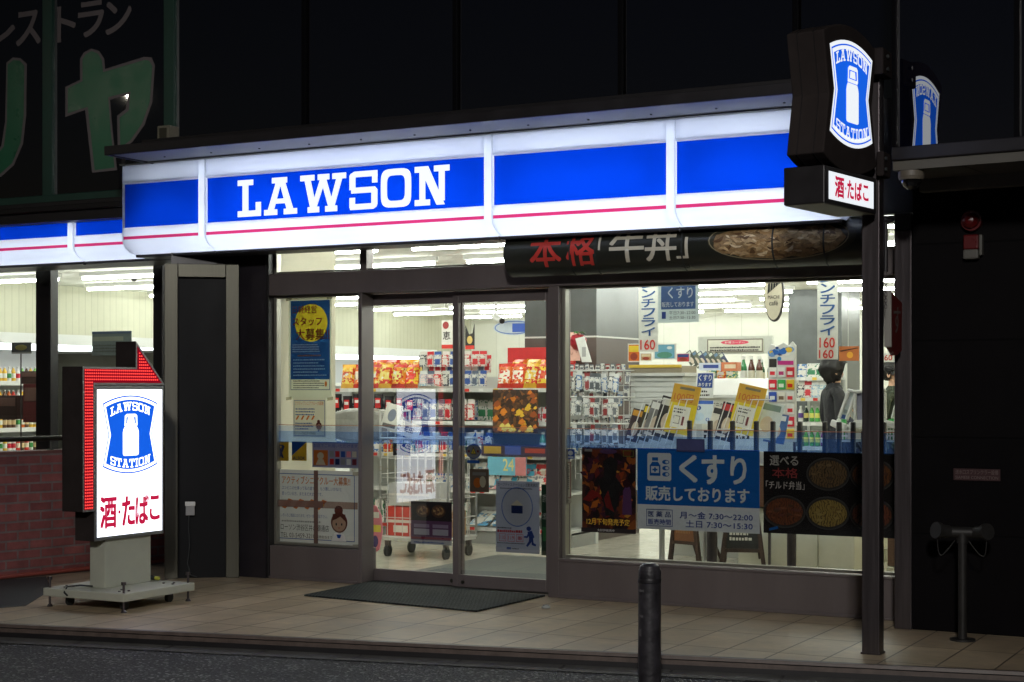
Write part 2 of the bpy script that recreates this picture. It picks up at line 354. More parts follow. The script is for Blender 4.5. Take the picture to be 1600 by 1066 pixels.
def emblem(art, ca, cb, w, h, W, B, outline=True):
    sh = lambda ps: [(ca + x, cb + y) for x, y in ps]
    if outline: art.poly(sh(emb_poly(w, h)), B)
    else: art.poly(sh(emb_poly(w, h)), W); art.poly(sh(emb_poly(w, h, .035 * w)), B)
    i = .018 * w if outline else .05 * w
    art.poly(sh(emb_poly(w, h, i)), W); art.poly(sh(emb_poly(w, h, i + .035 * w)), B)
    art.slab('LAWSON', ca - .365 * w, cb + .232 * h, ca + .365 * w, cb + .342 * h, W, arc=.076 * h)
    art.slab('STATION', ca - .365 * w, cb - .370 * h, ca + .365 * w, cb - .262 * h, W, arc=-.055 * h)
    body = [(-.145, -.24), (-.14, -.262), (-.11, -.272), (.11, -.272), (.14, -.262), (.145, -.24), (.145, .03), (.132, .07), (.11, .10), (-.11, .10), (-.132, .07), (-.145, .03)]
    T = lambda ps: [(ca + x * w, cb + y * h) for x, y in ps]
    art.poly(T(body), W); art.poly(T([(-.115, .106), (.115, .106), (.115, .125), (.09, .14), (-.09, .14), (-.115, .125)]), W)
    art.poly(T([(-.068, .148), (.068, .148), (.055, .215), (-.055, .215)]), W)
    for q in ([(-.118, .12), (-.092, .12), (-.085, .225), (-.112, .24)], [(.092, .12), (.118, .12), (.112, .24), (.085, .225)], [(-.112, .24), (-.085, .222), (.085, .222), (.112, .24), (.08, .262), (-.08, .262)]): art.poly(T(q), W)
def poster(name, label, cat, u0, v0, u1, v1, Y, paper, group=None):
    """sheet on a window: returns Art with 0..w, 0..h coordinates; call .done()"""
    a, b = P(u0, v1, Y), P(u1, v0, Y)
    zt = (Z_(u0, v0, Y) + b.z) / 2; zb = (a.z + Z_(u1, v1, Y)) / 2
    mb = MB(); A = Art(mb, (0, 0, 0), (1, 0, 0)); A.w = b.x - a.x; A.h = zt - zb
    mb.box(0, A.w, 0, .0006, 0, A.h, paper); A.k = 1
    A.done = lambda: tag(mb.build(name, loc=(a.x, Y, zb)), label, cat, group)
    return A
# ------------------------------------------------------------------ shared materials
TILE = tiled('pavement tile', S(192, 173, 143), S(174, 155, 127), S(92, 82, 68), .30, .60, .006, .45, 0., 'xy', .25, .5, .35, 7.)
ASPH = None
def asphalt():
    m, nt, o = nm('asphalt'); N = nt.nodes; L = nt.links
    p = N.new('ShaderNodeBsdfPrincipled'); L.new(p.outputs[0], o.inputs[0]); p.inputs['Roughness'].default_value = .75
    tc = N.new('ShaderNodeTexCoord')
    v = N.new('ShaderNodeTexVoronoi'); v.inputs['Scale'].default_value = 70; L.new(tc.outputs['Object'], v.inputs['Vector'])
    n = N.new('ShaderNodeTexNoise'); n.inputs['Scale'].default_value = 2.2; n.inputs['Detail'].default_value = 8; L.new(tc.outputs['Object'], n.inputs['Vector'])
    r = N.new('ShaderNodeValToRGB'); e = r.color_ramp.elements
    e[0].position = .0; e[0].color = (.035, .036, .04, 1); e[1].position = 1; e[1].color = (.085, .086, .09, 1)
    x = e.new(.86); x.color = (.06, .06, .064, 1); y = e.new(.93); y.color = (.30, .30, .30, 1)
    sp = N.new('ShaderNodeSeparateColor'); L.new(v.outputs['Color'], sp.inputs[0]); L.new(sp.outputs[0], r.inputs[0])
    mr = N.new('ShaderNodeMapRange'); mr.inputs['From Min'].default_value = .3; mr.inputs['From Max'].default_value = .7; mr.inputs['To Min'].default_value = .65; mr.inputs['To Max'].default_value = 1.25; L.new(n.outputs['Fac'], mr.inputs[0])
    mm = N.new('ShaderNodeMix'); mm.data_type = 'RGBA'; mm.blend_type = 'MULTIPLY'; mm.inputs[0].default_value = 1
    L.new(r.outputs[0], mm.inputs[6]); L.new(mr.outputs[0], mm.inputs[7]); L.new(mm.outputs[2], p.inputs['Base Color'])
    b = N.new('ShaderNodeBump'); b.inputs['Strength'].default_value = .9; b.inputs['Distance'].default_value = .012
    L.new(v.outputs['Distance'], b.inputs['Height']); L.new(b.outputs[0], p.inputs['Normal'])
    return m
ASPH = asphalt()
CONC = mat('gutter concrete', S(95, 95, 92), .8, var=.35, scale=9, bump=.4, bscale=120)
NOSE = mat('step nosing', S(88, 76, 70), .5, var=.3, scale=14)
DARKGLASS = mat('dark reflective glass', (.003, .0032, .008), .02); DARKGLASS.node_tree.nodes['Principled BSDF'].inputs['IOR'].default_value = 3.2
DARK = mat('dark painted metal', S(33, 31, 34), .45, var=.25, scale=5)
BLACKF = mat('black frame', S(24, 22, 24), .5, var=.2, scale=4)
BRONZE = mat('bronze aluminium', S(106, 98, 97), .42, metal=.25, var=.12, scale=3, stretch=(1, 1, .2))
STEEL = mat('brushed steel', S(76, 75, 67), .38, metal=.9, var=.14, scale=6, stretch=(9, 9, .25), bump=.03, bscale=40)
STEELD = mat('dark steel', S(96, 90, 92), .36, metal=.85, var=.2, scale=5, stretch=(8, 8, .3))
GREENF = mat('green window frame', S(36, 70, 60), .45, var=.2, scale=3)
GRANITE = tiled('black wall tile', S(16, 14, 15), S(13, 11, 13), S(6, 5, 6), .9, .6, .006, .55, 0., 'xz', .3, .06, .3)
BRICK = tiled('red brick', S(138, 80, 75), S(112, 62, 60), S(112, 97, 93), .21, .075, .009, .7, .5, 'xz', .7, .4, .45)
WHITEP = mat('white plastic', S(222, 222, 218), .4, var=.05, scale=5)
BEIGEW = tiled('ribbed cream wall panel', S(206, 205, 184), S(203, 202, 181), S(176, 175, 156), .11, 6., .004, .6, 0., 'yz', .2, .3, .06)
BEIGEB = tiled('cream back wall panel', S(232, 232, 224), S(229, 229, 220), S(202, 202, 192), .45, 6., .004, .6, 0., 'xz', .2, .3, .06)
BEIGE = mat('cream paint', S(214, 208, 184), .6, var=.06, scale=3)
CEIL = tiled('ceiling board', S(228, 228, 220), S(222, 222, 214), S(190, 190, 184), .9, .45, .006, .8, .5, 'xy', .1, .2, .06)
FLOORM = tiled('store floor tile', S(212, 206, 190), S(204, 198, 182), S(170, 164, 150), .45, .45, .004, .16, 0., 'xy', .06, .5, .14)
RUBBER = mat('black rubber', S(42, 46, 46), .6, var=.3, scale=40, bump=.5, bscale=160)
MATM = tiled('ribbed mat', S(66, 74, 72), S(58, 66, 64), S(30, 34, 34), .03, .03, .006, .75, .5, 'xy', .8, .3, .3)
GLASS = glassmat('window glass', (.93, .96, .93), 1.5, .045)
GLASSD = glassmat('door glass', (.93, .96, .93), 1.5, .11)
TUBE = em('fluorescent tube', (.97, 1., .94), 50.)
STUBE = em('sign tube', (.88, .94, 1.), 11.)
ACW = acrylic('white sign acrylic', (.80, .84, .93), .86)
ACB = acrylic('blue sign acrylic', (.001, .042, .54), .86, .2)
ACR = acrylic('red sign acrylic', (.62, .03, .14), .86)
LETW = lit('lit white letter', (.86, .92, 1.), .95)
FACEW = lit('lit white face', (.88, .93, .98), .88)
FACEW2 = lit('bright white face', (.86, .90, 1.), 2.2)
FACEB = lit('lit blue face', (.008, .115, .76), .9)
FACER = lit('lit red lettering', (.55, .012, .06), .8)
LEDM = em('red lamp', (1., .06, .05), 1.5, False)
LEDBACK = lit('red lamp board', (.36, .004, .02), .42)

# ------------------------------------------------------------------ ground
def line_at(pts, u):
    for (a, b), (c, d) in zip(pts, pts[1:]):
        if a <= u <= c: return b + (d - b) * (u - a) / (c - a)
k0, k1 = G(0, 975.5), G(1600, 1050.5)
kd = (k1 - k0).normalized(); kn = Vector((kd.y, -kd.x, 0))          # along the kerb, and towards the street
E0 = k0 - kd * 9; E1 = k1 + kd * 6
m = MB(); m.add([E0, E1, (8, -.1, 0), (8, 1, 0), (-9.6, 1, 0), (-30, .9, 0), (-30, -4, 0)], [(0, 1, 2, 3, 4, 5, 6)], TILE); structure(m, 'pavement')
m = MB(); a, b = E0, E1
def strip(mb, d0, z0, d1, z1, mt): mb.add([a + kn * d0 + Vector((0, 0, z0)), b + kn * d0 + Vector((0, 0, z0)), b + kn * d1 + Vector((0, 0, z1)), a + kn * d1 + Vector((0, 0, z1))], [(0, 1, 2, 3)], mt)
strip(m, -.012, .006, .03, .006, NOSE); strip(m, .03, .006, .036, -.012, NOSE); strip(m, .036, -.012, .022, -.02, BLACKF); strip(m, .022, -.02, .024, -.045, NOSE); strip(m, .024, -.045, .026, -.082, BLACKF)
strip(m, -.012, -.02, -.012, .006, NOSE)
structure(m, 'kerb')
m = MB(); strip(m, .02, -.076, .21, -.080, CONC)
for i in range(-14, 24):
    p = k0 + kd * (i * .62) + kn * .022; m.add([p + Vector((0, 0, -.0745)), p + kd * .012 + Vector((0, 0, -.0745)), p + kd * .012 + kn * .188 + Vector((0, 0, -.0765)), p + kn * .188 + Vector((0, 0, -.0765))], [(0, 1, 2, 3)], BLACKF)
structure(m, 'gutter')
m = MB(); m.add([(-80, -60, -.086), (60, -60, -.086), (60, 3, -.086), (-80, 3, -.086)], [(0, 1, 2, 3)], ASPH); structure(m, 'road')

# ------------------------------------------------------------------ store interior shell
XL, YB, ZC = -14., 14., 2.75
m = MB(); m.add([(XL, .02, .004), (-7.8, .02, .004), (-7.8, -.2, .004), (-2.3, -.2, .004), (-2.3, YB, .004), (XL, YB, .004)], [(0, 1, 2, 3, 4, 5)], FLOORM); structure(m, 'floor')
m = MB(); m.box(XL, -2.3, .25, YB, ZC, ZC + .05, CEIL); m.box(-7.7, -2.75, -.18, .25, ZC, ZC + .05, CEIL); structure(m, 'ceiling')
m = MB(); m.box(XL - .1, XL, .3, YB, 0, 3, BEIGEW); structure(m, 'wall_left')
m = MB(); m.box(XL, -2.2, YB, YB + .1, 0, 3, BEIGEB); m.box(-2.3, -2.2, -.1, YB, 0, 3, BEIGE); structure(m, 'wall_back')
m = MB(); m.box(-7.755, -7.725, -.135, .66, 0, ZC, BEIGE); m.box(-9.05, -7.80, .56, .66, 0, ZC, BEIGE); structure(m, 'wall_return')

# ------------------------------------------------------------------ building above and around the shop
MULL = mat('black mullion', (.004, .004, .005), .6, spec=.04)
bl = thing('building', 'dark glass clad building that rises above the lit shop signs', 'building', (0, 0, 0))
yF = -.35
def facade_glass(x0, x1, z0, z1, name='glass_panel'): m = MB(); m.box(x0, x1, yF, yF + .02, z0, z1, DARKGLASS); return m.build(name, bl)
edges = [-16., X_(78, yF), X_(268, yF), X_(478, yF), X_(714, yF), X_(972, yF), X_(1245, yF), -.5, 3.5]
for i, (p, q) in enumerate(zip(edges, edges[1:])):
    g = facade_glass(p + .03, q - .03, 3.15 if i < 2 else 3.36, 8.)
    m = MB(); mt = GREENF if i < 2 else MULL; ww = .055 if i < 2 else .02
    m.box(q - ww, q + ww, yF - .035, yF + .02, 3.075 if i < 2 else 3.36, 8., mt); m.build('mullion', bl, .006)
m = MB(); m.box(-16, X_(268, yF) - .06, yF - .04, yF + .03, 3.075, 3.15, GREENF); m.build('window_sill', bl, .008)
m = MB(); m.box(-16, -8.1, -.52, .3, 2.90, 3.07, DARK); m.box(-16, -8.1, -.56, -.40, 2.985, 3.03, BLACKF); m.build('spandrel', bl, .006)
m = MB(); m.box(-8.1, -2.45, -.38, -.30, 2.62, 3.36, BLACKF); m.build('backing_wall', bl)
# dark pillar between the left windows and the shop
m = MB(); m.prism([(-8.43, -.60), (-8.02, -.26), (-7.76, -.26), (-7.76, .05), (-7.81, .05), (-7.81, .55), (-9.05, .55), (-9.05, .30), (-8.47, .28)], 0, 2.9, mat('pillar stone', S(40, 37, 42), .35, var=.3, scale=3), 'z')
m.build('corner_pillar', bl)
m = MB(); m.box(-16, -9.05, .28, .40, 0, .82, DARK); m.build('window_base', bl)
# right hand wall and overhanging upper block
m = MB(); m.box(-2.55, 6, -.55, -.2, 0, 3.4, GRANITE); m.build('tiled_wall', bl)
rb = thing('upper_bay', 'dark glass bay overhanging the black wall beside the round topped sign', 'building bay', (-2.43, -1.465, 0), R_(-5.2))
m = MB(); m.box(.03, 5, 0, .02, 2.875, 8, DARKGLASS); m.build('glass', rb)
m = MB(); m.box(0, 5, -.03, .06, 2.80, 2.875, DARK); m.box(0, .03, -.03, 1.1, 2.875, 8, MULL); m.build('sill', rb, .006)
for p, q in ((.99, 1.05), (.69, .72)): m = MB(); m.box(p, q, -.02, -.001, 2.875, 8, MULL); m.build('mullion', rb)
SOF = mat('soffit board', S(92, 89, 80), .6, var=.15, scale=3)
m = MB(); m.box(0, .83, -.005, .44, 2.745, 2.80, SOF); m.box(.40, .404, 0, .44, 2.743, 2.746, BLACKF); m.box(0, 3, .44, .52, 2.67, 2.80, SOF); m.box(.83, 5, 0, .44, 2.76, 2.80, DARK); m.box(0, 5, .52, 1.1, 2.78, 2.80, DARK); m.build('soffit', rb)

# writing on the upper left windows
FILMG = mat('green window film', S(30, 106, 74), .3, var=.12, scale=4, bump=.05, bscale=300)
FILMW = mat('pale window film', S(116, 108, 110), .5, var=.1, scale=4)
def winchar(ch, u0, v0, u1, v1, mt, bold, k, dv=0):
    """v0/v1 are the top and bottom at the letter's left edge"""
    mb = MB(); A = Art(mb, (0, 0, 0), (1, 0, 0)); A.k = k
    xa, xb = X_(u0, yF), X_(u1, yF)
    A.txt(ch, xa, Z_(u0, v1, yF), xb, Z_(u0, v0, yF), mt, bold); return mb
for ch, u0, v0, u1, v1 in (('レ', -22, 26, 23, 74), ('ス', 26, 21, 63, 72), ('ト', 90, 12, 118, 66), ('ラ', 123, 6, 162, 59), ('ン', 166, 5, 205, 54)):
    winchar(ch, u0, v0, u1, v1, FILMW, .03, 1).build('lettering', bl, loc=(0, yF - .001, 0))
def outline_char(polys, dx, name='lettering'):
    """polys: rings of pixel points on the facade; a pale rim and a green face"""
    for k, (ps, mt) in enumerate(polys):
        mb = MB(); mb.add([P(u, v, yF - .0015 - .0012 * k) for u, v in ps], [tuple(range(len(ps)))], mt); mb.build(name, bl)
ri_o = [(10, 98), (20, 90), (32, 91), (42, 100), (41, 180), (36, 225), (22, 258), (2, 276), (-14, 282), (-30, 265), (-14, 250), (2, 228), (8, 190)]
ri_i = [(12, 101), (21, 94), (31, 95), (38, 103), (37, 180), (32, 223), (19, 255), (0, 272), (-14, 277), (-26, 264), (-11, 250), (6, 229), (11, 190)]
ya_o = [(102, 136), (125, 125), (125, 92), (131, 82), (143, 76), (155, 80), (163, 92), (164, 108), (225, 89), (237, 90), (242, 102), (238, 160), (226, 195), (207, 222), (184, 238), (183, 181), (197, 170), (200, 148), (172, 156), (176, 205), (183, 266), (144, 270), (133, 172), (102, 183)]
ya_i = [(106, 138), (129, 127), (129, 93), (134, 85), (143, 80), (153, 84), (159, 94), (161, 113), (225, 94), (233, 95), (238, 103), (234, 159), (222, 193), (204, 219), (188, 231), (187, 184), (201, 173), (204, 143), (169, 152), (173, 206), (179, 262), (148, 266), (137, 167), (106, 177)]
rl_o = [(-72, 104), (-62, 97), (-50, 98), (-41, 106), (-42, 196), (-51, 205), (-62, 205), (-72, 198)]; rl_i = [(-69, 106), (-61, 101), (-51, 102), (-45, 108), (-46, 194), (-53, 201), (-61, 201), (-69, 196)]
outline_char([(rl_o, FILMW), (rl_i, FILMG)], 0); outline_char([(ri_o, FILMW), (ri_i, FILMG)], 0); outline_char([(ya_o, FILMW), (ya_i, FILMG)], 0)

# small box fixture standing on the canopy
q = P(262, 207, -.75); t = thing('canopy_lamp_box', 'small pale box fixture standing on the canopy below the green window lettering', 'fixture', (q.x, -.75, 3.365))
m = MB(); m.box(-.055, .065, -.06, .06, 0, .19, mat('fixture grey', S(120, 116, 100), .4, var=.2)); m.build('housing', t, .006)
m = MB(); m.box(-.03, .04, -.066, -.06, .02, .17, STEEL); m.build('cover', t, .002)

# ------------------------------------------------------------------ shop front
yW = -.2
sf = thing('shopfront', 'bronze framed glass shopfront with sliding doors and low kick panels', 'shopfront', (0, 0, 0))
xl, xj0, xj1, xk0, xk1, xr = -7.74, -6.90, -6.868, -5.262, -5.178, -2.66
def part(name, parent, boxes, mt, bev=.005):
    m = MB()
    for bx in boxes: m.box(*bx, mt)
    return m.build(name, parent, bev)
part('kick_panel', sf, [(xl, xj0, -.235, .02, 0, .262), (xl, xj0, -.25, -.235, 0, .02)], BRONZE)
part('kick_panel', sf, [(xk1, xr, -.235, .02, 0, .262), (xk1, xr, -.25, -.235, 0, .02), (xk1, xr, -.245, -.19, .262, .282)], BRONZE)
part('jamb', sf, [(xj0, xj1, -.235, -.065, 0, 2.24)], BRONZE, .003); part('jamb', sf, [(xk0, xk1, -.235, -.04, 0, 2.24), (xk0 - .045, xk0 - .001, -.06, -.03, 0, 2.24)], BRONZE, .003)
part('jamb', sf, [(xl - .05, xl, -.25, .05, 0, 2.75)], BLACKF)
part('lintel', sf, [(xl, xr, -.245, .05, 2.24, 2.41)], BRONZE, .006)
part('transom_bar', sf, [(xj0 - .01, xj1 + .02, -.2, -.1, 2.41, 2.62)], BRONZE); part('transom_bar', sf, [(xk0, xk1, -.2, -.1, 2.41, 2.62)], BRONZE)
SILV = mat('pale aluminium trim', S(150, 148, 138), .35, metal=.7)
def window(x0, x1, z0, z1, y, stripe=True):
    f = part('window', sf, [(x0, x0 + .028, y - .03, y + .03, z0, z1), (x1 - .028, x1, y - .03, y + .03, z0, z1), (x0 + .028, x1 - .028, y - .03, y + .03, z0, z0 + .02), (x0 + .028, x1 - .028, y - .03, y + .03, z1 - .02, z1)], SILV, .003)
    m = MB(); m.add([(x0 + .02, y, z0), (x1 - .02, y, z0), (x1 - .02, y, z1), (x0 + .02, y, z1)], [(0, 1, 2, 3)], GLASS); m.build('pane', f)
    return f
FILM = None
def film(name, tint, fac):
    m, nt, o = nm(name); t = nt.nodes.new('ShaderNodeBsdfTransparent'); t.inputs[0].default_value = (*tint, 1)
    d = nt.nodes.new('ShaderNodeBsdfPrincipled'); d.inputs['Base Color'].default_value = (*S(50, 120, 215), 1); d.inputs['Roughness'].default_value = .3
    x = nt.nodes.new('ShaderNodeMixShader'); x.inputs[0].default_value = fac
    nt.links.new(t.outputs[0], x.inputs[1]); nt.links.new(d.outputs[0], x.inputs[2]); nt.links.new(x.outputs[0], o.inputs[0]); return m
FILM = film('blue safety film', (.46, .63, .95), .22); FILM2 = film('blue safety film edge', (.45, .6, 1.), .2)
def stripe(x0, x1, y, parent):
    m = MB(); y -= .002
    m.add([(x0, y, 1.075), (x1, y, 1.075), (x1, y, 1.17), (x0, y, 1.17)], [(0, 1, 2, 3)], FILM)
    for k in range(7): z = 1.174 + k * .0052; m.add([(x0, y, z), (x1, y, z), (x1, y, z + .0028), (x0, y, z + .0028)], [(0, 1, 2, 3)], FILM2)
    m.add([(x0, y, 1.213), (x1, y, 1.213), (x1, y, 1.218), (x0, y, 1.218)], [(0, 1, 2, 3)], mat('orange film line', S(170, 110, 90), .4))
    return m.build('stripe', parent)
yP = -.15
wl = window(xl, xj0, .265, 2.24, yP); wr = window(xk1, xr, .285, 2.24, yP)
stripe(xl + .02, xj0 - .02, yP, wl); stripe(xk1 + .02, xr - .02, yP, wr)
for x0, x1 in ((xl, xj0 + .01), (xj1 - .02, xk0), (xk1, xr)): window(x0, x1, 2.41, 2.75, yP)
xm = (X_(709, -.05) + X_(727, -.05)) / 2
def door(x0, x1, y):
    d = part('sliding_door', sf, [(x0, x0 + .05, y - .02, y + .02, .012, 2.235), (x1 - .05, x1, y - .02, y + .02, .012, 2.235), (x0 + .05, x1 - .05, y - .02, y + .02, .012, .105), (x0 + .05, x1 - .05, y - .02, y + .02, 2.15, 2.235)], BRONZE, .004)
    m = MB(); m.add([(x0 + .04, y, .1), (x1 - .04, y, .1), (x1 - .04, y, 2.16), (x0 + .04, y, 2.16)], [(0, 1, 2, 3)], GLASSD); m.build('pane', d)
    stripe(x0 + .05, x1 - .05, y, d)
    m = MB(); m.cyl((x0 + .09 if x0 > xm - .1 else x1 - .09, y - .028, .05), (x0 + .09 if x0 > xm - .1 else x1 - .09, y - .02, .05), .014, STEEL); m.build('lock', d)
    return d
d1 = door(xj1 - .088, xm + .03, -.040); d2 = door(xm - .03, xk0 - .036, -.083)
part('door_track', sf, [(xj1, xk0, -.12, -.015, 0, .011)], STEEL, .002)
part('soffit', sf, [(xl - .05, xr, -.45, -.24, 2.565, 2.60)], DARK)
# shop windows left of the pillar
yl = .30
lf = thing('side_window', 'black framed shop window behind the brick wall, showing drink coolers', 'window', (0, 0, 0))
xa, xb, xc, xd = X_(62, yl), X_(85, yl), X_(245, yl), X_(259, yl)
part('frame', lf, [(xa, xb, yl - .05, yl + .05, .82, 2.9), (xc, xd, yl - .05, yl + .05, .82, 2.9), (-16, xa, yl - .05, yl + .05, .82, .90), (xb, xc, yl - .05, yl + .05, .82, .90)], BLACKF)
for p, q in ((-16, xa), (xb, xc)):
    m = MB(); m.add([(p, yl, .9), (q, yl, .9), (q, yl, 2.9), (p, yl, 2.9)], [(0, 1, 2, 3)], GLASS); m.build('pane', lf)

# steel portal left of the shop window, and its right hand jamb
def portal(a, b, zt, wid, name, label):
    a, b = Vector((*a, 0)), Vector((*b, 0)); L = (b - a).length; ang = math.atan2(b.y - a.y, b.x - a.x)
    t = thing(name, label, 'door frame', a, ang)
    part('post', t, [(0, wid, -.05, .06, 0, zt)], STEEL, .004); part('post', t, [(L - wid, L, -.05, .06, 0, zt)], STEEL, .004)
    part('head', t, [(wid, L - wid, -.05, .06, zt - wid, zt)], STEEL, .004)
    return t, L
pt, Lp = portal((-8.453, -.655), (-8.0, -.29), 2.49, .105, 'steel_portal', 'brushed steel door frame around the dark recess behind the freestanding sign')
part('door_panel', pt, [(.105, Lp - .105, .0, .03, 0, 2.385)], mat('dark door', S(8, 9, 12), .5, var=.25, scale=2, spec=.15), 0)
q = G(305, 902); ob = thing('outlet_box', 'small grey power box with hanging cable on the dark panel', 'outlet box', Vector((-8.453, -.655, 0)) + Vector((math.cos(pt.rotation_euler.z), math.sin(pt.rotation_euler.z), 0)) * .2 + Vector((.0, -.0, 0)), pt.rotation_euler.z)
m = MB(); m.box(-.035, .035, -.05, -.002, .50, .60, mat('outlet grey', S(150, 150, 150), .5)); m.box(-.04, .04, -.058, -.05, .575, .61, WHITEP); m.build('cover', ob, .004)
m = MB(); m.tube([(-.01, -.03, .5), (-.012, -.03, .40), (-.005, -.034, .25), (-.02, -.03, .12), (.0, -.04, .03), (.05, -.05, .012)], .006, RUBBER); m.build('cable', ob)
jr = thing('jamb_column', 'brushed steel square column at the corner of the black wall', 'column', (0, 0, 0))
part('shaft', jr, [(xr, -2.553, -.575, -.20, 0, 2.49)], STEELD, .004)
part('beam', jr, [(xr - .002, -2.56, -.57, -.21, 2.49, 2.60)], DARK, .004)

# ------------------------------------------------------------------ brick wall with handrail, ramp mat, door mat
A0, A1 = Vector((-9.62, -1.93, 0)), Vector((-9.16, .26, 0)); ang = math.atan2((A1 - A0).y, (A1 - A0).x)
bw = thing('brick_wall', 'low red brick wall left of the freestanding sign', 'brick wall', A0, ang)
m = MB(); m.box(0, (A1 - A0).length, 0, .22, 0, 1.0, BRICK); m.box(0, (A1 - A0).length, -.006, .226, .985, 1.006, mat('brick coping', S(98, 62, 56), .6, var=.2)); m.build('wall', bw)
m = MB(); m.tube([(0, -.02, .03), (2.2, -.02, .03)], .018, mat('clay pipe', S(130, 62, 52), .5), 8); m.build('skirting_pipe', bw)
hr = thing('handrail', 'steel handrail on the red brick wall', 'handrail', A0, ang)
m = MB(); m.cyl((-.2, .1, 1.10), (2.2, .1, 1.10), .021, STEEL, 14); m.build('rail', hr)
for x in (.25, 1.1, 1.95): m = MB(); m.cyl((x, .1, 1.006), (x, .1, 1.085), .011, STEEL, 10); m.cyl((x, .1, 1.006), (x, .1, 1.012), .03, STEEL, 12); m.build('bracket', hr)
m = MB(); pts = [G(-60, 955), G(40, 947), G(80, 922), G(72, 904), G(-60, 915)]
m.add([p + Vector((0, 0, .006 + .012 * (i in (3, 4)))) for i, p in enumerate(pts)] + [p for p in pts], [(0, 1, 2, 3, 4), (0, 5, 6, 1), (1, 6, 7, 2), (2, 7, 8, 3)], RUBBER)
tag(m.build('ramp_mat'), 'black rubber ramp mat at the foot of the brick wall', 'mat')
m = MB(); pts = [G(475, 932), G(745, 957), G(852, 932.5), G(585, 909)]
m.prism([(p.x, p.y) for p in pts], .002, .013, MATM, 'z'); tag(m.build('door_mat', None, .003), 'dark ribbed rubber mat lying outside the sliding doors', 'mat')
m = MB(); m.prism([(-6.95, .12), (-5.25, .12), (-5.5, 2.1), (-6.95, 2.1)], .005, .014, mat('grey entrance carpet', S(88, 92, 90), .95, var=.3, scale=90, bump=.5, bscale=400), 'z')
tag(m.build('entrance_carpet'), 'grey carpet lying just inside the sliding doors', 'carpet')

# ------------------------------------------------------------------ main fascia sign
def arc_prof(yf, zs, zb, dep, n=7): return [(yf + dep * (1 - math.cos(k * math.pi / 2 / n)), zs - (zs - zb) * math.sin(k * math.pi / 2 / n)) for k in range(n + 1)]
def fascia(root, yf, x0, x1, divs, ztop, zb=2.58, back=-.38, tubes=True):
    z_bt, z_bb, zr0, zr1 = 3.128, 2.784, 2.712, 2.688; ztop_ = ztop
    xs = [x0] + divs + [x1]
    for i, (p, q) in enumerate(zip(xs, xs[1:])):
        p += .032 if i else 0; q -= .032 if i < len(xs) - 2 else 0
        hi = []
        if ztop > z_bt: hi = [(yf, ztop), (yf, z_bt + .028), (yf - .010, z_bt + .014), (yf - .004, z_bt + .002), (yf + .016, z_bt)]
        blue_top = min(z_bt, ztop)
        m = MB(); m.sweep([(yf + .016, z_bb), (yf - .004, z_bb - .003), (yf - .010, z_bb - .013), (yf, z_bb - .026), (yf, zr0)], p, q, ACW, True)
        if hi: m.sweep(hi, p, q, ACW, True)
        m.sweep(arc_prof(yf, zr1, zb, .17), p, q, ACW, True); m.build('white_panel', root)
        m = MB(); m.sweep([(yf + .016, blue_top), (yf + .016, z_bb)], p, q, ACB); m.build('blue_band', root)
        m = MB(); m.sweep([(yf, zr0), (yf, zr1)], p, q, ACR); m.build('red_stripe', root)
        n = max(1, round((q - p) / 1.3)); lw = (q - p) / n
        for k in range(n):
            for (yy, zz) in ((yf + .19, 2.96), (yf + .17, 2.74)):
                if zz > ztop - .05: continue
                m = MB(); ins = .16 if zz > 2.9 else -.03; m.cyl((p + k * lw + (ins if k == 0 else .02), yy, zz), (p + (k + 1) * lw - (ins if k == n - 1 else .02), yy, zz), .013, STUBE, 6, caps=False); m.build('tube', root)
    prof = ([(yf - .018, ztop - .002)] + [(yf - .018, zr1 + .02)] + [(a - .018 * (1 - k / 7), b) for k, (a, b) in enumerate(arc_prof(yf, zr1, zb, .17))])
    for d in divs:
        m = MB(); n = len(prof); m.sweep(prof, d - .030, d + .030, ACW, True)
        for e in (d - .030, d + .030): m.add([(e, *p_) for p_ in prof] + [(e, p_[0] + .05, p_[1]) for p_ in prof], [(k, k + 1, n + k + 1, n + k) for k in range(n - 1)], ACW)
        m.build('divider', root)
        m = MB(); m.cyl((d, yf + .055, zb + .06), (d, yf + .055, ztop - .03), .006, STUBE, 6, caps=False); m.build('tube', root)  # slim tube added behind each divider to brighten it
    endp = [(yf, ztop)] + [(yf, zr1)] + arc_prof(yf, zr1, zb, .17)[1:] + [(back, zb), (back, ztop)]
    m = MB(); m.prism(endp, x0 - .012, x0 - .001, ACW, 'x'); m.build('end_cap', root)
    m = MB(); m.prism(endp, x1 + .001, x1 + .012, ACW, 'x'); m.build('end_cap', root)
    CAV = mat('white cavity', (.85, .87, .9), .8)
    m = MB(); m.box(x0, x1, back - .05, back, zb, ztop, CAV); m.box(x0, x1, yf + .02, back, ztop, ztop + .012, CAV); m.build('reflector', root)
    m = MB(); m.box(x0 - .01, x1 + .01, yf + .155, back + .05, zb - .022, zb - .001, DARK)
    for d in divs: m.box(d - .004, d + .004, yf + .14, yf + .17, zb - .03, zb, DARK)
    m.build('bottom_tray', root, .004)
fx = [X_(u, -.75) for u in (193, 317, 764, 1049, 1302)]
fs = thing('fascia_sign', 'large backlit white and blue shop sign with slab lettering above the doors', 'shop sign', (0, 0, 0))
fascia(fs, -.75, fx[0], fx[4], fx[1:4], 3.272)
mb = MB(); A = Art(mb, (0, -.734, 0), (1, 0, 0), step=.0009)
yl_ = -.74
A.k = 4; A.slab('LAWSON', X_(371, yl_), 2.812, X_(702, yl_), 3.092, LETW, depth=.004)
mb.build('lettering', fs)
cn = thing('canopy', 'thin dark metal canopy above the main backlit sign', 'canopy', (0, 0, 0))
CANM = mat('canopy underside metal', S(128, 128, 122), .45, metal=.15, var=.15, scale=3, stretch=(.3, 3, 3))
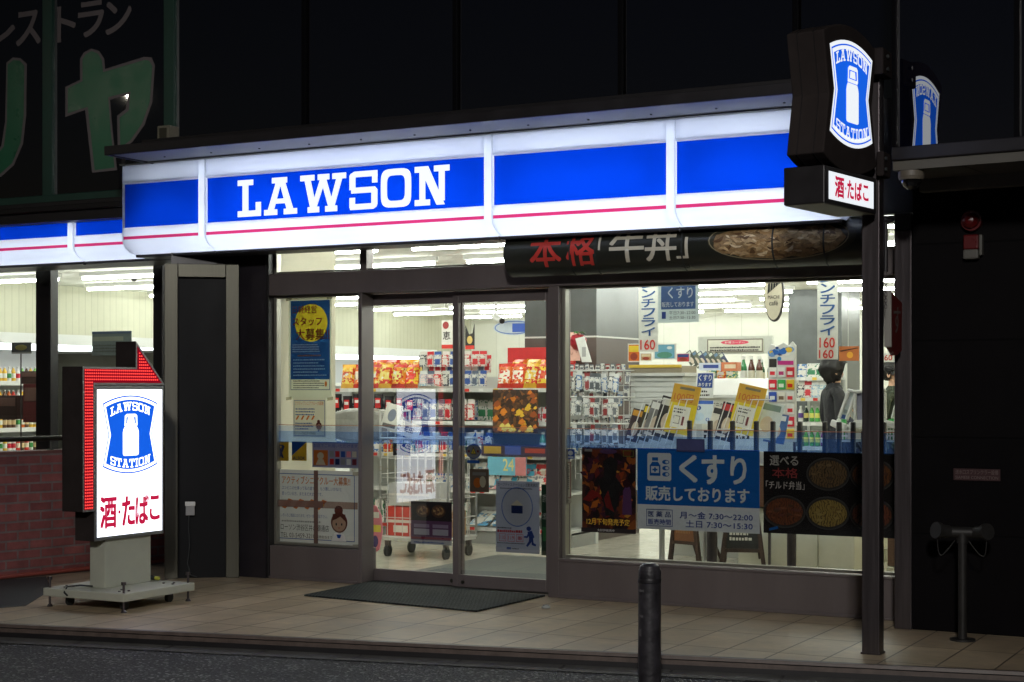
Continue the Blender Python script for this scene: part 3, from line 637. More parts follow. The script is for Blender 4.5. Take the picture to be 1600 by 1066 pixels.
m = MB(); m.box(-8.50, -2.85, -1.24, -.74, 3.285, 3.30, CANM); m.box(fx[0], fx[4], -.80, -.76, 3.274, 3.284, CANM); m.build('underside', cn, .003)
m = MB(); m.box(-8.52, -2.83, -1.27, -1.24, 3.275, 3.345, DARK); m.box(-8.52, -8.50, -1.24, -.5, 3.275, 3.345, DARK); m.box(-8.3, -2.83, -1.10, -.38, 3.345, 3.40, BLACKF); m.build('edge_trim', cn, .004)
for x in [-8.2 + .45 * k for k in range(12)]: m = MB(); m.cyl((x, -.95, 3.285), (x, -.95, 3.279), .008, DARK, 8); m.build('screw_cap', cn)
lx = [X_(u, -.44) for u in (112,)]
ls = thing('side_fascia_sign', 'backlit white and blue sign above the left windows', 'shop sign', (0, 0, 0))
fascia(ls, -.44, -14., -8.15, [lx[0] - 2.53, lx[0]], 2.895, back=.1)
# ------------------------------------------------------------------ freestanding light-box sign
LB = thing('freestanding_sign', 'wheeled lightbox sign with blue emblem and red lamp arrow in front of the brick wall', 'light box sign', (-7.74, -1.97, 0))
ox, oy = -7.74, -1.97
GREYP = mat('pale grey paint', S(176, 178, 164), .45, var=.08, scale=3)
HOUS = mat('dark brown housing', S(50, 45, 44), .7, spec=0., var=.2, scale=4)
TRIM = mat('aluminium sign trim', S(130, 132, 134), .4, metal=.6)
def lp(name, boxes, mt, bev=.004, par=None):
    m = MB()
    for b in boxes: m.box(b[0] - ox, b[1] - ox, b[2] - oy, b[3] - oy, b[4], b[5], mt)
    return m.build(name, par or LB, bev)
lp('base', [(-8.10, -7.375, -2.335, -1.60, .074, .130)], GREYP, .006)
lp('column', [(-7.83, -7.694, -2.166, -1.695, .130, .48)], GREYP, .004)
for x, y in ((-7.98, -2.2), (-7.49, -2.2), (-7.98, -1.74), (-7.49, -1.74)):
    m = MB(); m.cyl((x - ox - .013, y - oy, .034), (x - ox + .013, y - oy, .034), .033, RUBBER, 16); m.box(x - ox - .022, x - ox + .022, y - oy - .02, y - oy + .02, .05, .074, STEELD); m.build('caster', LB)
for x, y in ((-8.07, -2.30), (-7.406, -2.30), (-8.07, -1.635), (-7.406, -1.635)):
    m = MB(); c = (x - ox, y - oy); m.cyl((*c, .015), (*c, .20), .008, STEELD, 8); m.cyl((*c, 0), (*c, .018), .022, STEELD, 10, .012); m.cyl((*c, .185), (*c, .205), .017, STEELD, 6); m.build('levelling_bolt', LB)
m = MB()
for x, y in ((-7.48, -2.26), (-7.53, -2.18), (-7.45, -2.2), (-7.48, -1.7), (-7.53, -1.75), (-7.44, -1.76), (-7.98, -2.25), (-8.03, -2.18), (-7.95, -2.2)): m = MB(); m.cyl((x - ox, y - oy, .13), (x - ox, y - oy, .137), .009, STEELD, 6); m.build('bolt', LB)
m = MB(); m.tube([(.0 - .06, -.2, .14), (-.12, -.26, .15), (-.17, -.33, .145), (-.16, -.37, .11), (-.13, -.37, .09)], .006, RUBBER); m.build('cable', LB)
m = MB(); m.cyl((-.02, .30, .155), (.09, .31, .15), .014, mat('yellow plug', S(176, 176, 70), .5), 10); m.cyl((.02, .302, .1545), (.06, .306, .152), .016, RUBBER, 10); m.build('plug', LB)
# box
x0, x1, y0, y1, z0, z1 = -7.845, -7.665, -2.295, -1.59, .465, 1.522
bx = lp('light_box', [(x0, x1, y0, y1, z0, z1)], TRIM, .004)
lp('side_panel', [(x0 + .005, x1 - .008, y0 - .003, y0, z0, z1)], HOUS, 0)
for sgn in (1, -1):
    xf = x1 if sgn > 0 else x0
    mb = MB(); A = Art(mb, (xf - ox + sgn * .001, (y0 if sgn > 0 else y1) - oy, z0), (0, sgn, 0), N=(sgn, 0, 0))
    W_, H_ = y1 - y0, z1 - z0
    A.rect(.02, .025, W_ - .02, H_ - .025, FACEW2)
    emblem(A, W_ * .50, H_ * .68, W_ * .79, H_ * .515, FACEW2, FACEB)
    A.txt('酒', .045, .085, .20, .295, FACER, .05); A.ell(.232, .185, .013, .013, FACER, 12)
    A.txt('た', .262, .09, .385, .285, FACER, .06); A.txt('ば', .398, .09, .528, .285, FACER, .06); A.txt('こ', .545, .11, .645, .275, FACER, .06)
    mb.build('face', LB)
# arrow
XA = -7.66
arrow_px = [(129, 801), (129, 575), (212, 572), (212, 533), (257.5, 600.5), (148, 603), (148, 799)]
apts = [PX(u, v, XA) for u, v in arrow_px]
ap = [(p.y, p.z) for p in apts]
zt = (ap[1][1] + ap[2][1]) / 2; ap[1] = (ap[0][0], zt); ap[2] = (ap[2][0], zt); ap[3] = (ap[2][0], ap[3][1]); zi = (ap[4][1] + ap[5][1]) / 2; ap[4] = (ap[4][0], zi); ap[5] = (ap[5][0], zi); ap[6] = (ap[5][0], ap[6][1]); ap[0] = (ap[0][0], ap[6][1])
m = MB(); m.prism([(a - oy, b) for a, b in ap], x0 + .0 - ox, XA - ox, HOUS, 'x'); m.build('arrow_housing', LB, .004)
def inset(poly, d):
    n = len(poly); out = []; area = sum(poly[k][0] * poly[(k + 1) % n][1] - poly[(k + 1) % n][0] * poly[k][1] for k in range(n)); sg = 1 if area > 0 else -1
    for k in range(n):
        p, q, r = Vector(poly[k - 1]), Vector(poly[k]), Vector(poly[(k + 1) % n]); e1 = (q - p).normalized(); e2 = (r - q).normalized()
        n1 = Vector((-e1.y, e1.x)) * sg; n2 = Vector((-e2.y, e2.x)) * sg; b = (n1 + n2); b = b / max(.25, b.dot(n1)) ; out.append((q.x + b.x * d, q.y + b.y * d))
    return out
ip = inset(ap, .014)
m = MB(); n = len(ap); X1 = XA - ox + .002
m.add([(X1, a - oy, b) for a, b in ap] + [(X1, a - oy, b) for a, b in ip], [(k, (k + 1) % n, n + (k + 1) % n, n + k) for k in range(n)], TRIM); m.build('arrow_trim', LB)
m = MB(); m.add([(X1 + .0005, a - oy, b) for a, b in ip], [tuple(range(n))], LEDBACK); m.build('arrow_face', LB)
def inside(pt, poly):
    c = False; x, y = pt; n = len(poly)
    for k in range(n):
        (xa_, ya_), (xb_, yb_) = poly[k], poly[k - 1]
        if (ya_ > y) != (yb_ > y) and x < (xb_ - xa_) * (y - ya_) / (yb_ - ya_) + xa_: c = not c
    return c
lp2 = inset(ap, .021); m = MB(); g = .0207
yy = min(p[0] for p in lp2) + .004
for i in range(60):
    for j in range(70):
        c = (yy + i * g, max(p[1] for p in ip) - .03 - j * g)
        if inside(c, lp2): m.cyl((X1 + .001, c[0] - oy, c[1]), (X1 + .007, c[0] - oy, c[1]), .0062, LEDM, 6, .004, smooth=False)
leds = m.build('lamps', LB); leds['kind'] = 'stuff'

# ------------------------------------------------------------------ sign post with projecting sign
sp = thing('sign_post', 'square dark steel post standing on the pavement in front of the right window', 'post', (-2.518, -1.57, 0))
part('shaft', sp, [(-.05, .05, -.05, .05, 0, 3.32)], STEELD, .004)
part('collar', sp, [(-.056, .056, -.056, .056, 0, .012)], STEELD, .002)
part('bracket', sp, [(-.02, .105, -.17, .02, 3.25, 3.40)], HOUS, .01)
part('bracket', sp, [(.051, .095, -.12, .03, 2.69, 2.83)], HOUS, .01)
for z in (3.36, 3.29, 2.79, 2.73):
    m = MB(); m.cyl((.105 if z > 3 else .095, -.09, z), (.115 if z > 3 else .105, -.09, z), .011, RUBBER, 8); m.build('bolt', sp)
PS = thing('projecting_sign', 'backlit emblem sign box projecting from the top of the steel post', 'projecting sign', (-2.455, -1.70, 0), R_(-7.4))
# local: +x is the lit side, -y to the street
def shell(w_, h_, dep, cz, mt):
    ps = emb_poly(w_, h_)
    m = MB(); m.prism([(a - .36, cz + b) for a, b in ps], -dep, 0, mt, 'x'); return m
hw, hh, dz = .70, .80, .215
cz = 3.06
shell(hw, hh, dz, cz, HOUS).build('housing', PS, .008)
m = MB(); ps = emb_poly(hw, hh); n = len(ps)
for xx in (-.155, -.06): m.prism([(a * 1.006 - .36, cz + b * 1.006) for a, b in ps], xx - .002, xx + .002, BLACKF, 'x')
m.build('seam', PS)
for sgn in (1, -1):
    mb = MB(); A = Art(mb, (.002 if sgn > 0 else -dz - .002, -.36, cz), (0, sgn, 0), N=(sgn, 0, 0), step=.0007)
    emblem(A, 0, .03, hw * .80, hh * .715, FACEW, FACEB, outline=False); mb.build('face', PS)
lb = MB(); lb.box(-.235, 0, -.70, -.02, 2.475, 2.675, mat('black sign box', S(34, 32, 34), .45, var=.2)); lower = lb.build('lower_box', PS, .006)
m = MB(); m.box(-.228, -.008, -.69, -.03, 2.472, 2.476, mat('box underside', S(120, 116, 100), .5)); m.build('underside', PS)
for sgn in (1, -1):
    mb = MB(); A = Art(mb, (.001 if sgn > 0 else -.236, -.65 if sgn > 0 else -.06, 2.50), (0, sgn, 0), N=(sgn, 0, 0))
    A.rect(0, 0, .59, .148, FACEW); A.txt('酒', .08, .022, .19, .128, FACER, .045); A.ell(.213, .075, .008, .008, FACER, 10)
    A.txt('た', .235, .028, .315, .122, FACER, .05); A.txt('ば', .332, .028, .42, .122, FACER, .05); A.txt('こ', .44, .036, .51, .116, FACER, .05); mb.build('lower_face', PS)
for yy in (-.52, -.2): m = MB(); m.cyl((-.11, yy, 2.672), (-.11, yy, 2.76), .026, HOUS, 12); m.build('strut', PS)

# ------------------------------------------------------------------ street things
q = G(1015, 1082, -.086); bo = thing('bollard', 'dark worn metal bollard standing in the road by the kerb', 'bollard', (q.x, q.y, -.086))
r = .060
BOL = mat('worn bollard paint', S(48, 46, 50), .42, var=.65, scale=14, bump=.25, bscale=40, spec=.6)
m = MB(); m.lathe([(r + .012, 0), (r + .012, .02), (r, .03), (r, .62), (r * .97, .64), (r * .82, .662), (r * .5, .676), (0, .68)], BOL, 28); m.build('post', bo)
m = MB(); m.lathe([(r + .0015, .575), (r + .003, .58), (r + .003, .592), (r + .0015, .597)], DARK, 28); m.build('band', bo)
mw = mat('worn sticker', S(92, 90, 92), .5, var=.4, scale=60)
for (za, zb, a0, a1) in ((.30, .335, -148, -112), (.40, .412, -150, -100), (.53, .542, -150, -95)):
    m = MB(); rr = r + .0012; n = 8
    vs = [(rr * math.cos(R_(a0 + (a1 - a0) * k / n)), rr * math.sin(R_(a0 + (a1 - a0) * k / n)), z + random.uniform(-.004, .004)) for z in (za, zb) for k in range(n + 1)]
    m.add(vs, [(k, k + 1, n + 2 + k, n + 1 + k) for k in range(n)], mw, True); m.build('sticker', bo)
PIPE = mat('dull pipe steel', S(50, 49, 48), .5, metal=.5, var=.3, scale=9)
q = G(1504, 1001); st = thing('standpipe', 'twin outlet fire standpipe on a steel pipe before the black wall', 'standpipe', (q.x, q.y, 0), R_(8))
m = MB(); m.cyl((0, 0, 0), (0, 0, .60), .026, PIPE, 16); m.build('pipe', st)
m = MB(); m.cyl((0, 0, 0), (0, 0, .012), .075, PIPE, 18); m.build('flange', st)
m = MB(); m.cyl((-.10, 0, .645), (.10, 0, .645), .034, PIPE, 14); m.cyl((0, 0, .58), (0, 0, .65), .034, PIPE, 14); m.build('manifold', st)
for sx in (-1, 1):
    m = MB(); m.cyl((sx * .08, -.0, .645), (sx * .13, -.05, .655), .040, PIPE, 14); m.cyl((sx * .13, -.05, .655), (sx * .15, -.07, .66), .050, PIPE, 14); m.build('cap', st)
    pts = [(sx * .14, -.07, .61)] + [(sx * (.14 - .10 * k / 8 + .03 * math.sin(k / 8 * math.pi)), -.05, .60 - .09 * math.sin(k / 8 * math.pi)) for k in range(9)]
    m = MB(); m.tube(pts, .0035, PIPE, 5); m.build('chain', st)
yw = -.552
m = MB(); a = P(1490, 732, yw); b = P(1563, 752, yw); A = Art(m, (0, 0, 0), (1, 0, 0)); wd, ht = b.x - a.x, a.z - b.z
m.box(0, wd, 0, .004, 0, ht, mat('dark red plate', S(50, 14, 16), .6)); A.txt('送水口スプリンクラー設備', .012, ht * .52, wd - .012, ht * .92, mat('plate lettering', S(104, 90, 88), .6), .01); A.txt('SIAMESE CONNECTION', .012, ht * .12, wd - .012, ht * .38, mat('plate lettering', S(104, 90, 88), .6), .01)
tag(m.build('wall_plate', loc=(a.x, yw - .004, b.z)), 'small dark red plate lettered in two lines on the black wall', 'plate')
a = P(1520, 346, yw); fa = thing('fire_alarm', 'red round fire alarm lamp above its white topped box on the black wall', 'fire alarm', (a.x, yw, 0))
REDP = mat('red plastic', S(92, 16, 18), .3, var=.1)
m = MB(); m.cyl((0, 0, a.z), (0, -.05, a.z), .062, REDP, 24); m.build('rim', fa, .006)
m = MB(); m.lathe([(.05, 0), (.046, .03), (.025, .052), (0, .058)], REDP, 20); o = m.build('lamp', fa, loc=(0, -.05, a.z)); o.rotation_euler = (R_(90), 0, 0)
zb_ = Z_(1520, 406, yw)
m = MB(); m.box(-.045, .045, -.06, 0, zb_ + .06, zb_ + .15, REDP); m.box(.045, .066, -.05, 0, zb_ + .02, zb_ + .15, mat('alarm cover', S(92, 90, 84), .5)); m.build('box', fa, .008)
m = MB(); m.box(-.047, .045, -.062, 0, zb_, zb_ + .06, mat('alarm cover', S(92, 90, 84), .5)); m.build('cover', fa, .01)
q = P(1424, 268, -1.42); dc = thing('dome_camera', 'dome security camera under the soffit beside the projecting sign', 'security camera', (q.x, -1.42, 2.742))
m = MB(); m.lathe([(0, 0), (.072, 0), (.074, -.03), (.068, -.05), (.058, -.052)], mat('camera beige', S(104, 97, 84), .5), 24); m.build('mount', dc)
m = MB(); m.lathe([(.056, -.052), (.055, -.068), (.044, -.088), (.022, -.104), (0, -.108)], mat('smoked dome', S(20, 20, 20), .05, spec=1., coat=1.), 24); m.build('dome', dc)
# hanging chain with red board
hx = X_(1384, -1.0); t = thing('hanging_hook', 'grey winding rod with a chain beside the steel post', 'winding rod', (hx, -1.0, 0))
m = MB(); m.cyl((0, 0, Z_(1384, 425, -1)), (0, 0, Z_(1384, 342, -1)), .013, DARK, 10); m.cyl((-.01, 0, Z_(1384, 346, -1)), (.045, -.02, Z_(1384, 346, -1)), .012, DARK, 10); m.build('rod', t)
m = MB()
for k in range(12):
    z = Z_(1384, 425, -1) - .018 * k; e = .007
    if k % 2: m.tube([(-e, 0, z), (-e, 0, z - .02), (e, 0, z - .02), (e, 0, z), (-e, 0, z)], .002, STEELD, 5)
    else: m.tube([(0, -e, z), (0, -e, z - .02), (0, e, z - .02), (0, e, z), (0, -e, z)], .002, STEELD, 5)
m.build('chain', t)
xr_ = X_(1396, -.75); zr = (Z_(1396, 455, -.75), Z_(1396, 556, -.75))
t = thing('hanging_board', 'red hanging board with a white character next to the right jamb', 'hanging board', (xr_, -.75, zr[1]), R_(76))
hz = zr[0] - zr[1]
m = MB(); m.prism([(-.07, .06), (0, 0), (.07, .03), (.075, hz - .07), (-.075, hz)], -.02, .02, mat('board red', S(76, 24, 22), .5, var=.15), 'y'); m.build('panel', t, .004)
m = MB(); m.prism([(-.075, .055), (-.06, .05), (-.064, hz), (-.08, hz)], -.024, .024, mat('board edge', S(160, 158, 150), .5), 'y'); m.build('edge', t, .003)
m = MB(); A = Art(m, (0, -.021, 0), (1, 0, 0)); A.txt('す', -.035, hz * .35, .05, hz * .75, mat('board lettering', S(84, 74, 70), .5), .02); m.build('lettering', t)
# rolled banner
yB_ = -.46; r_ = .155; zc_ = 2.455; bx0, bx1 = X_(787, yB_ - .1), X_(1346, yB_ - .1)
BAN = mat('banner black', S(40, 42, 36), .32, var=.12, scale=3)
t = thing('banner', 'rolled black advertising banner with a rice bowl picture under the main sign', 'banner', (0, 0, 0))
def onroll(a, b, d, rr=r_):
    th = b / rr; return Vector((a, yB_ + .06 - (rr + d) * math.cos(th), zc_ + (rr + d) * math.sin(th)))
m = MB(); n = 18
prof = [(yB_ + .06 - r_ * math.cos(R_(-85 + 170 * k / n)), zc_ + r_ * math.sin(R_(-85 + 170 * k / n))) for k in range(n + 1)]
m.sweep(prof, bx0, bx1, BAN, True); m.build('sheet', t)
m = MB(); m.prism(prof, bx0 - .006, bx0, RUBBER, 'x'); m.build('end_cap', t); m = MB(); m.prism(prof, bx1, bx1 + .006, RUBBER, 'x'); m.build('end_cap', t)
mb = MB(); A = Art(mb, (0, 0, 0), (1, 0, 0)); A.warp = onroll
bc = lambda u: X_(u, yB_ - .1)
for ch, u0, u1, c, ba, bb in (('本', 827, 875, S(196, 60, 52), -.105, .125), ('格', 884, 929, S(196, 60, 52), -.105, .125), ('「', 934, 946, S(205, 200, 180), .0, .16), ('牛', 952, 1005, S(205, 200, 180), -.09, .13), ('丼', 1008, 1056, S(205, 200, 180), -.09, .13), ('」', 1056, 1074, S(205, 200, 180), -.08, .06)):
    A.txt(ch, bc(u0), ba, bc(u1), bb, mat('banner ink %d' % (c[0] * 100), c, .4), .02)
mb.build('lettering', t)
mb = MB(); A = Art(mb, (0, 0, 0), (1, 0, 0), step=.0004); A.warp = onroll
MEAT = [mat('meat %d' % i, S(*c), .35, var=.3, scale=60) for i, c in enumerate([(186, 156, 110), (150, 116, 78), (206, 182, 140), (122, 92, 60), (216, 200, 164)])]
cx, cw = (bc(1112) + bc(1320)) / 2, (bc(1320) - bc(1112)) / 2
A.ell(cx + .02, .03, cw * 1.12, .16, mat('bowl dark', S(58, 56, 44), .3), 40); A.ringe(cx, .03, cw * 1.06, .155, .008, mat('bowl rim', S(150, 140, 110), .3), 40)
BEEF = mat('beef picture', S(150, 122, 84), .4, var=.62, scale=26, bump=.8, bscale=45)
A.poly([(cx + cw * (1.02 + .03 * math.sin(j * 5.)) * math.cos(j * .1963) * (1 if math.cos(j * .1963) > 0 else .98), .015 + (.125 + .012 * math.sin(j * 3.7)) * math.sin(j * .1963)) for j in range(32)], BEEF)
BEEF2 = mat('beef slice picture', S(196, 168, 124), .35, var=.35, scale=40, bump=.8, bscale=60)
BEEFS = [BEEF2, mat('beef highlight picture', S(226, 206, 168), .3, var=.2, scale=50), mat('beef shade picture', S(104, 76, 48), .4, var=.3, scale=50), mat('beef mid picture', S(170, 136, 92), .35, var=.3, scale=50)]
rb_ = random.Random(8)
for k in range(120):
    th_, q_ = rb_.uniform(0, 6.28), math.sqrt(rb_.random()); ca_, cb_ = cx + cw * .90 * q_ * math.cos(th_), .015 + .098 * q_ * math.sin(th_)
    la, lb_, an = rb_.uniform(.02, .055), rb_.uniform(.005, .013), rb_.uniform(-.7, .7)
    pl = [(la * s_, lb_ * q2 * math.sqrt(1 - s_ * s_) + .35 * la * s_ * s_ * (1 if k % 2 else -1)) for s_, q2 in ((-1, 1), (-.6, 1), (0, 1), (.6, 1), (1, 1), (.6, -1), (0, -1), (-.6, -1))]
    A.poly([(ca_ + x * math.cos(an) - y * math.sin(an), cb_ + x * math.sin(an) * .7 + y * math.cos(an)) for x, y in pl], BEEFS[rb_.choice((0, 0, 1, 2, 3, 3))]); A.k -= .9
mb.build('bowl_picture', t)
for u in (890, 930, 1065, 1207, 1287): mb = MB(); x = bc(u); A = Art(mb, (0, 0, 0), (1, 0, 0)); A.warp = onroll; A.k = 30; A.rect(x - .006, -.2, x + .006, .2, RUBBER); mb.build('strap', t)
# street lamp out of frame, seen only as its reflection in the upper left glass
q = Vector((-15.9, -7.9, -.086)); t = thing('street_lamp', 'tall grey street lamp whose light glints in the upper left window', 'street lamp', q)
m = MB(); m.cyl((0, 0, 0), (0, 0, 5.5), .07, DARK, 14, .045); m.cyl((0, 0, 5.5), (.7, .6, 5.72), .035, DARK, 10); m.build('pole', t)
m = MB(); m.box(.55, .95, .5, .8, 5.68, 5.78, DARK); m.build('housing', t, .01)
m = MB(); m.lathe([(0, -.10), (.07, -.06), (.09, 0)], em('street lamp globe', (1., .92, .74), 220.), 16, (.75, .65, 5.68)); m.build('globe', t)
q = Vector((2.0, -15.3, -.086)); t = thing('street_lamp', 'tall grey street lamp added unseen behind the camera to light the shopfront', 'street lamp', q)  # unseen lamp added behind the camera as frontal fill light
m = MB(); m.cyl((0, 0, 0), (0, 0, 6.4), .07, DARK, 14, .045); m.build('pole', t)
m = MB(); m.box(-.2, .2, -.2, .2, 6.5, 6.6, DARK); m.build('housing', t, .01)
ld = bpy.data.lights.new('lamp', 'SPOT'); ld.energy = 4400; ld.spot_size = R_(48); ld.spot_blend = 1.; ld.color = (1., .965, .93); ld.shadow_soft_size = .45; lo = bpy.data.objects.new('lamp', ld); COL.objects.link(lo); lo.parent = t; lo.location = (0, 0, 6.3); lo.rotation_euler = (Vector((-7.6, 14.3, -5.5))).to_track_quat('-Z', 'Y').to_euler()
m = MB(); m.lathe([(0, -.14), (.10, -.09), (.14, 0)], em('fill lamp glass', (1., .92, .78), 30.), 16, (0, 0, 6.5)); m.build('globe', t)
# litter by the window
q = G(853, 951); m = MB(); m.lathe([(.0, .001), (.03, .004), (.035, .012), (.02, .018), (.026, .024), (0, .02)], mat('clear plastic litter', S(190, 195, 195), .1, spec=1.), 9); tag(m.build('litter', loc=q), 'small crumpled clear plastic scrap on the tiles near the doors', 'litter')
# ------------------------------------------------------------------ interior lights
proto = None
lab = 'long fluorescent tube light on the store ceiling'
for k in range(-1, 9):
    for i in range(7 if k >= 0 else 3):
        loc = (-3.4 - i * 1.58 - .3 * (k % 2), (1.0 + 1.45 * k) if k >= 0 else .12, ZC)
        if proto is None:
            proto = thing('ceiling_light', lab, 'ceiling light', loc, 0, 'ceiling tube lights in rows')
            m = MB(); m.box(-.64, .64, -.026, .026, -.045, -.001, WHITEP); m.build('housing', proto)
            m = MB(); m.cyl((-.61, 0, -.066), (.61, 0, -.066), .016, TUBE, 6, caps=False, smooth=False); m.build('tube', proto)
        else: dup(proto, loc)
# ------------------------------------------------------------------ posters on the shop windows
yQ = yP + .012; yD = -.028; yD2 = -.071
WHT = ink(232, 232, 228); CRM = ink(222, 214, 190); NAVY = ink(30, 80, 160); YEL = ink(240, 210, 70); RED = ink(196, 40, 44); BLK = ink(30, 28, 30, .1); ORG = ink(214, 120, 50); GRY = ink(150, 150, 150); BLU = ink(0, 104, 190); MAR = ink(120, 30, 50); PNK = ink(240, 150, 165); GRN = ink(50, 130, 70); BRN = ink(96, 62, 44); SKIN = ink(240, 200, 170); HAIR = ink(120, 62, 50); DKB = ink(18, 42, 100)
def lines(A, a0, a1, b1, dh, n, m_, hh=.45, seed=1):
    """rows of small print: real glyphs too small to read in the photo are short dashes"""
    rnd = random.Random(seed)
    for k in range(n):
        b = b1 - dh * (k + 1); a = a0; e = a1 - rnd.random() * .3 * (a1 - a0)
        while a < e:
            w_ = dh * rnd.uniform(.35, .7); A.rect(a, b, min(e, a + w_), b + dh * hh * rnd.uniform(.8, 1.1), m_); A.k -= 1; a += w_ + dh * .16
    A.k += 1
def girl(A, ca, cb, s):
    A.ell(ca - .02 * s, cb + .40 * s, .17 * s, .16 * s, HAIR); A.ell(ca, cb, .33 * s, .34 * s, HAIR); A.ell(ca, cb - .04 * s, .27 * s, .26 * s, SKIN)
    A.poly([(ca - .28 * s, cb + .05 * s), (ca - .1 * s, cb + .12 * s), (ca + .05 * s, cb + .2 * s), (ca + .28 * s, cb + .02 * s), (ca + .25 * s, cb + .28 * s), (ca - .25 * s, cb + .28 * s)], HAIR)
    A.ell(ca - .11 * s, cb - .06 * s, .03 * s, .045 * s, BLK, 10); A.ell(ca + .11 * s, cb - .06 * s, .03 * s, .045 * s, BLK, 10)
    A.poly([(ca - .05 * s, cb - .17 * s), (ca, cb - .2 * s), (ca + .05 * s, cb - .17 * s)], RED)
    A.poly([(ca - .3 * s, cb - .62 * s), (ca - .18 * s, cb - .36 * s), (ca + .18 * s, cb - .36 * s), (ca + .3 * s, cb - .62 * s)], WHT); A.poly([(ca - .1 * s, cb - .4 * s), (ca + .1 * s, cb - .4 * s), (ca + .05 * s, cb - .52 * s), (ca - .05 * s, cb - .52 * s)], NAVY)
# staff poster
A = poster('poster', 'tall blue recruiting poster with a yellow circle on the left window', 'poster', 451, 464, 518, 624, yQ, ink(226, 228, 214, .72)); w_, h_ = A.w, A.h
TNAVY = tintink(40, 96, 176, .35); TYEL = tintink(248, 222, 70, .3)
A.ell(w_ * .53, h_ * .745, w_ * .38, h_ * .185, TYEL, 48); A.k -= .5
bx_ = (.02, h_ * .20, w_ - .015, h_ * .965); ec = (w_ * .53, h_ * .745)
def _edge(an):
    dx, dy = math.cos(an), math.sin(an); t_ = min([(q - c) / d for q, c, d in ((bx_[0], ec[0], dx), (bx_[2], ec[0], dx), (bx_[1], ec[1], dy), (bx_[3], ec[1], dy)) if abs(d) > 1e-6 and (q - c) / d > 0]); return (ec[0] + dx * t_, ec[1] + dy * t_)
crn = [math.atan2(b_ - ec[1], a_ - ec[0]) % (2 * math.pi) for a_ in (bx_[0], bx_[2]) for b_ in (bx_[1], bx_[3])]
angs = sorted([2 * math.pi * k / 48 for k in range(48)] + crn); angs.append(angs[0] + 2 * math.pi)
for a_, b_ in zip(angs, angs[1:]):
    el = lambda an: (ec[0] + w_ * .38 * math.cos(an), ec[1] + h_ * .185 * math.sin(an))
    A.poly([el(a_), _edge(a_), _edge(b_), el(b_)], TNAVY); A.k -= 1
A.k += 1; A.frame(.02, h_ * .09, w_ - .015, h_ * .20, .005, TNAVY)
A.txt('日軽経営', w_ * .10, h_ * .84, w_ * .66, h_ * .915, MAR, .02); A.txt('スタッフ', w_ * .10, h_ * .72, w_ * .78, h_ * .80, MAR, .03); A.txt('大募集!!', w_ * .18, h_ * .58, w_ * .96, h_ * .69, MAR, .03)
lines(A, w_ * .1, w_ * .92, h_ * .55, h_ * .022, 4, WHT, seed=2); lines(A, w_ * .22, w_ * .8, h_ * .45, h_ * .03, 1, ORG, seed=3); lines(A, w_ * .12, w_ * .9, h_ * .41, h_ * .03, 6, WHT, .35, seed=4); lines(A, w_ * .12, w_ * .88, h_ * .195, h_ * .022, 4, BLK, seed=5)
A.ell(w_ * .88, h_ * .15, .012, .022, ORG)
TAPE = tintink(226, 222, 200, .3)
for (ta, tb) in ((-.02, h_ - .03), (w_ - .04, h_ - .025), (-.02, -.01), (w_ - .035, -.012)): A.poly([(ta, tb), (ta + .055, tb + .008), (ta + .055, tb + .032), (ta, tb + .026)], TAPE)
A.done()
A = poster('poster', 'small white poster of a girl with a hair bun on the left window', 'poster', 458, 624, 509, 683, yQ, ink(226, 224, 210, .7)); w_, h_ = A.w, A.h
A.frame(.008, .008, w_ - .008, h_ - .008, .004, NAVY); A.txt('アクティブシニアクルー大募集!', w_ * .06, h_ * .84, w_ * .94, h_ * .95, ORG, .01)
lines(A, w_ * .08, w_ * .85, h_ * .8, h_ * .075, 3, NAVY, seed=6); 
for k in range(4): A.poly([(w_ * (.08 + .16 * k), h_ * .46), (w_ * (.13 + .16 * k), h_ * .45), (w_ * (.2 + .16 * k), h_ * .56), (w_ * (.15 + .16 * k), h_ * .57)], ORG)
lines(A, w_ * .08, w_ * .65, h_ * .42, h_ * .075, 3, NAVY, seed=7); A.txt('ローソン渋谷区井の頭通店', w_ * .06, h_ * .06, w_ * .7, h_ * .14, BLK, 0); girl(A, w_ * .8, h_ * .3, .085); A.done()
A = poster('poster', 'large white recruiting poster with a smiling girl low on the left window', 'poster', 428, 735, 561, 854, yQ, ink(224, 224, 224, .5)); w_, h_ = A.w, A.h
A.frame(.05, .05, w_ - .04, h_ - .03, .006, NAVY); A.txt('アクティブシニアクルー大募集!!', w_ * .10, h_ * .81, w_ * .90, h_ * .92, ORG, .02)
A.txt('コンビニの仕事って私の歳では、もう難しいかな?と', w_ * .10, h_ * .735, w_ * .80, h_ * .785, NAVY, 0); A.txt('思っている方、まだまだ大丈夫です。', w_ * .10, h_ * .66, w_ * .58, h_ * .71, NAVY, 0)
for k in range(4): A.poly([(w_ * (.10 + .135 * k), h_ * .50), (w_ * (.14 + .135 * k), h_ * .48), (w_ * (.23 + .135 * k), h_ * .60), (w_ * (.18 + .135 * k), h_ * .62)], ORG); A.rect(w_ * (.12 + .135 * k), h_ * .53, w_ * (.2 + .135 * k), h_ * .56, YEL)
A.txt('いろいろご相談にのります。ぜひ一度お電話下さい。', w_ * .09, h_ * .375, w_ * .64, h_ * .42, NAVY, 0); lines(A, w_ * .1, w_ * .6, h_ * .36, h_ * .05, 1, GRY, seed=8)
A.txt('ローソン渋谷区井の頭通店', w_ * .09, h_ * .20, w_ * .66, h_ * .285, BLK, .01); A.txt('TEL 03-5459-3210', w_ * .09, h_ * .105, w_ * .50, h_ * .165, BLK, .01); A.txt('採用担当まで', w_ * .51, h_ * .11, w_ * .7, h_ * .15, BLK, 0)
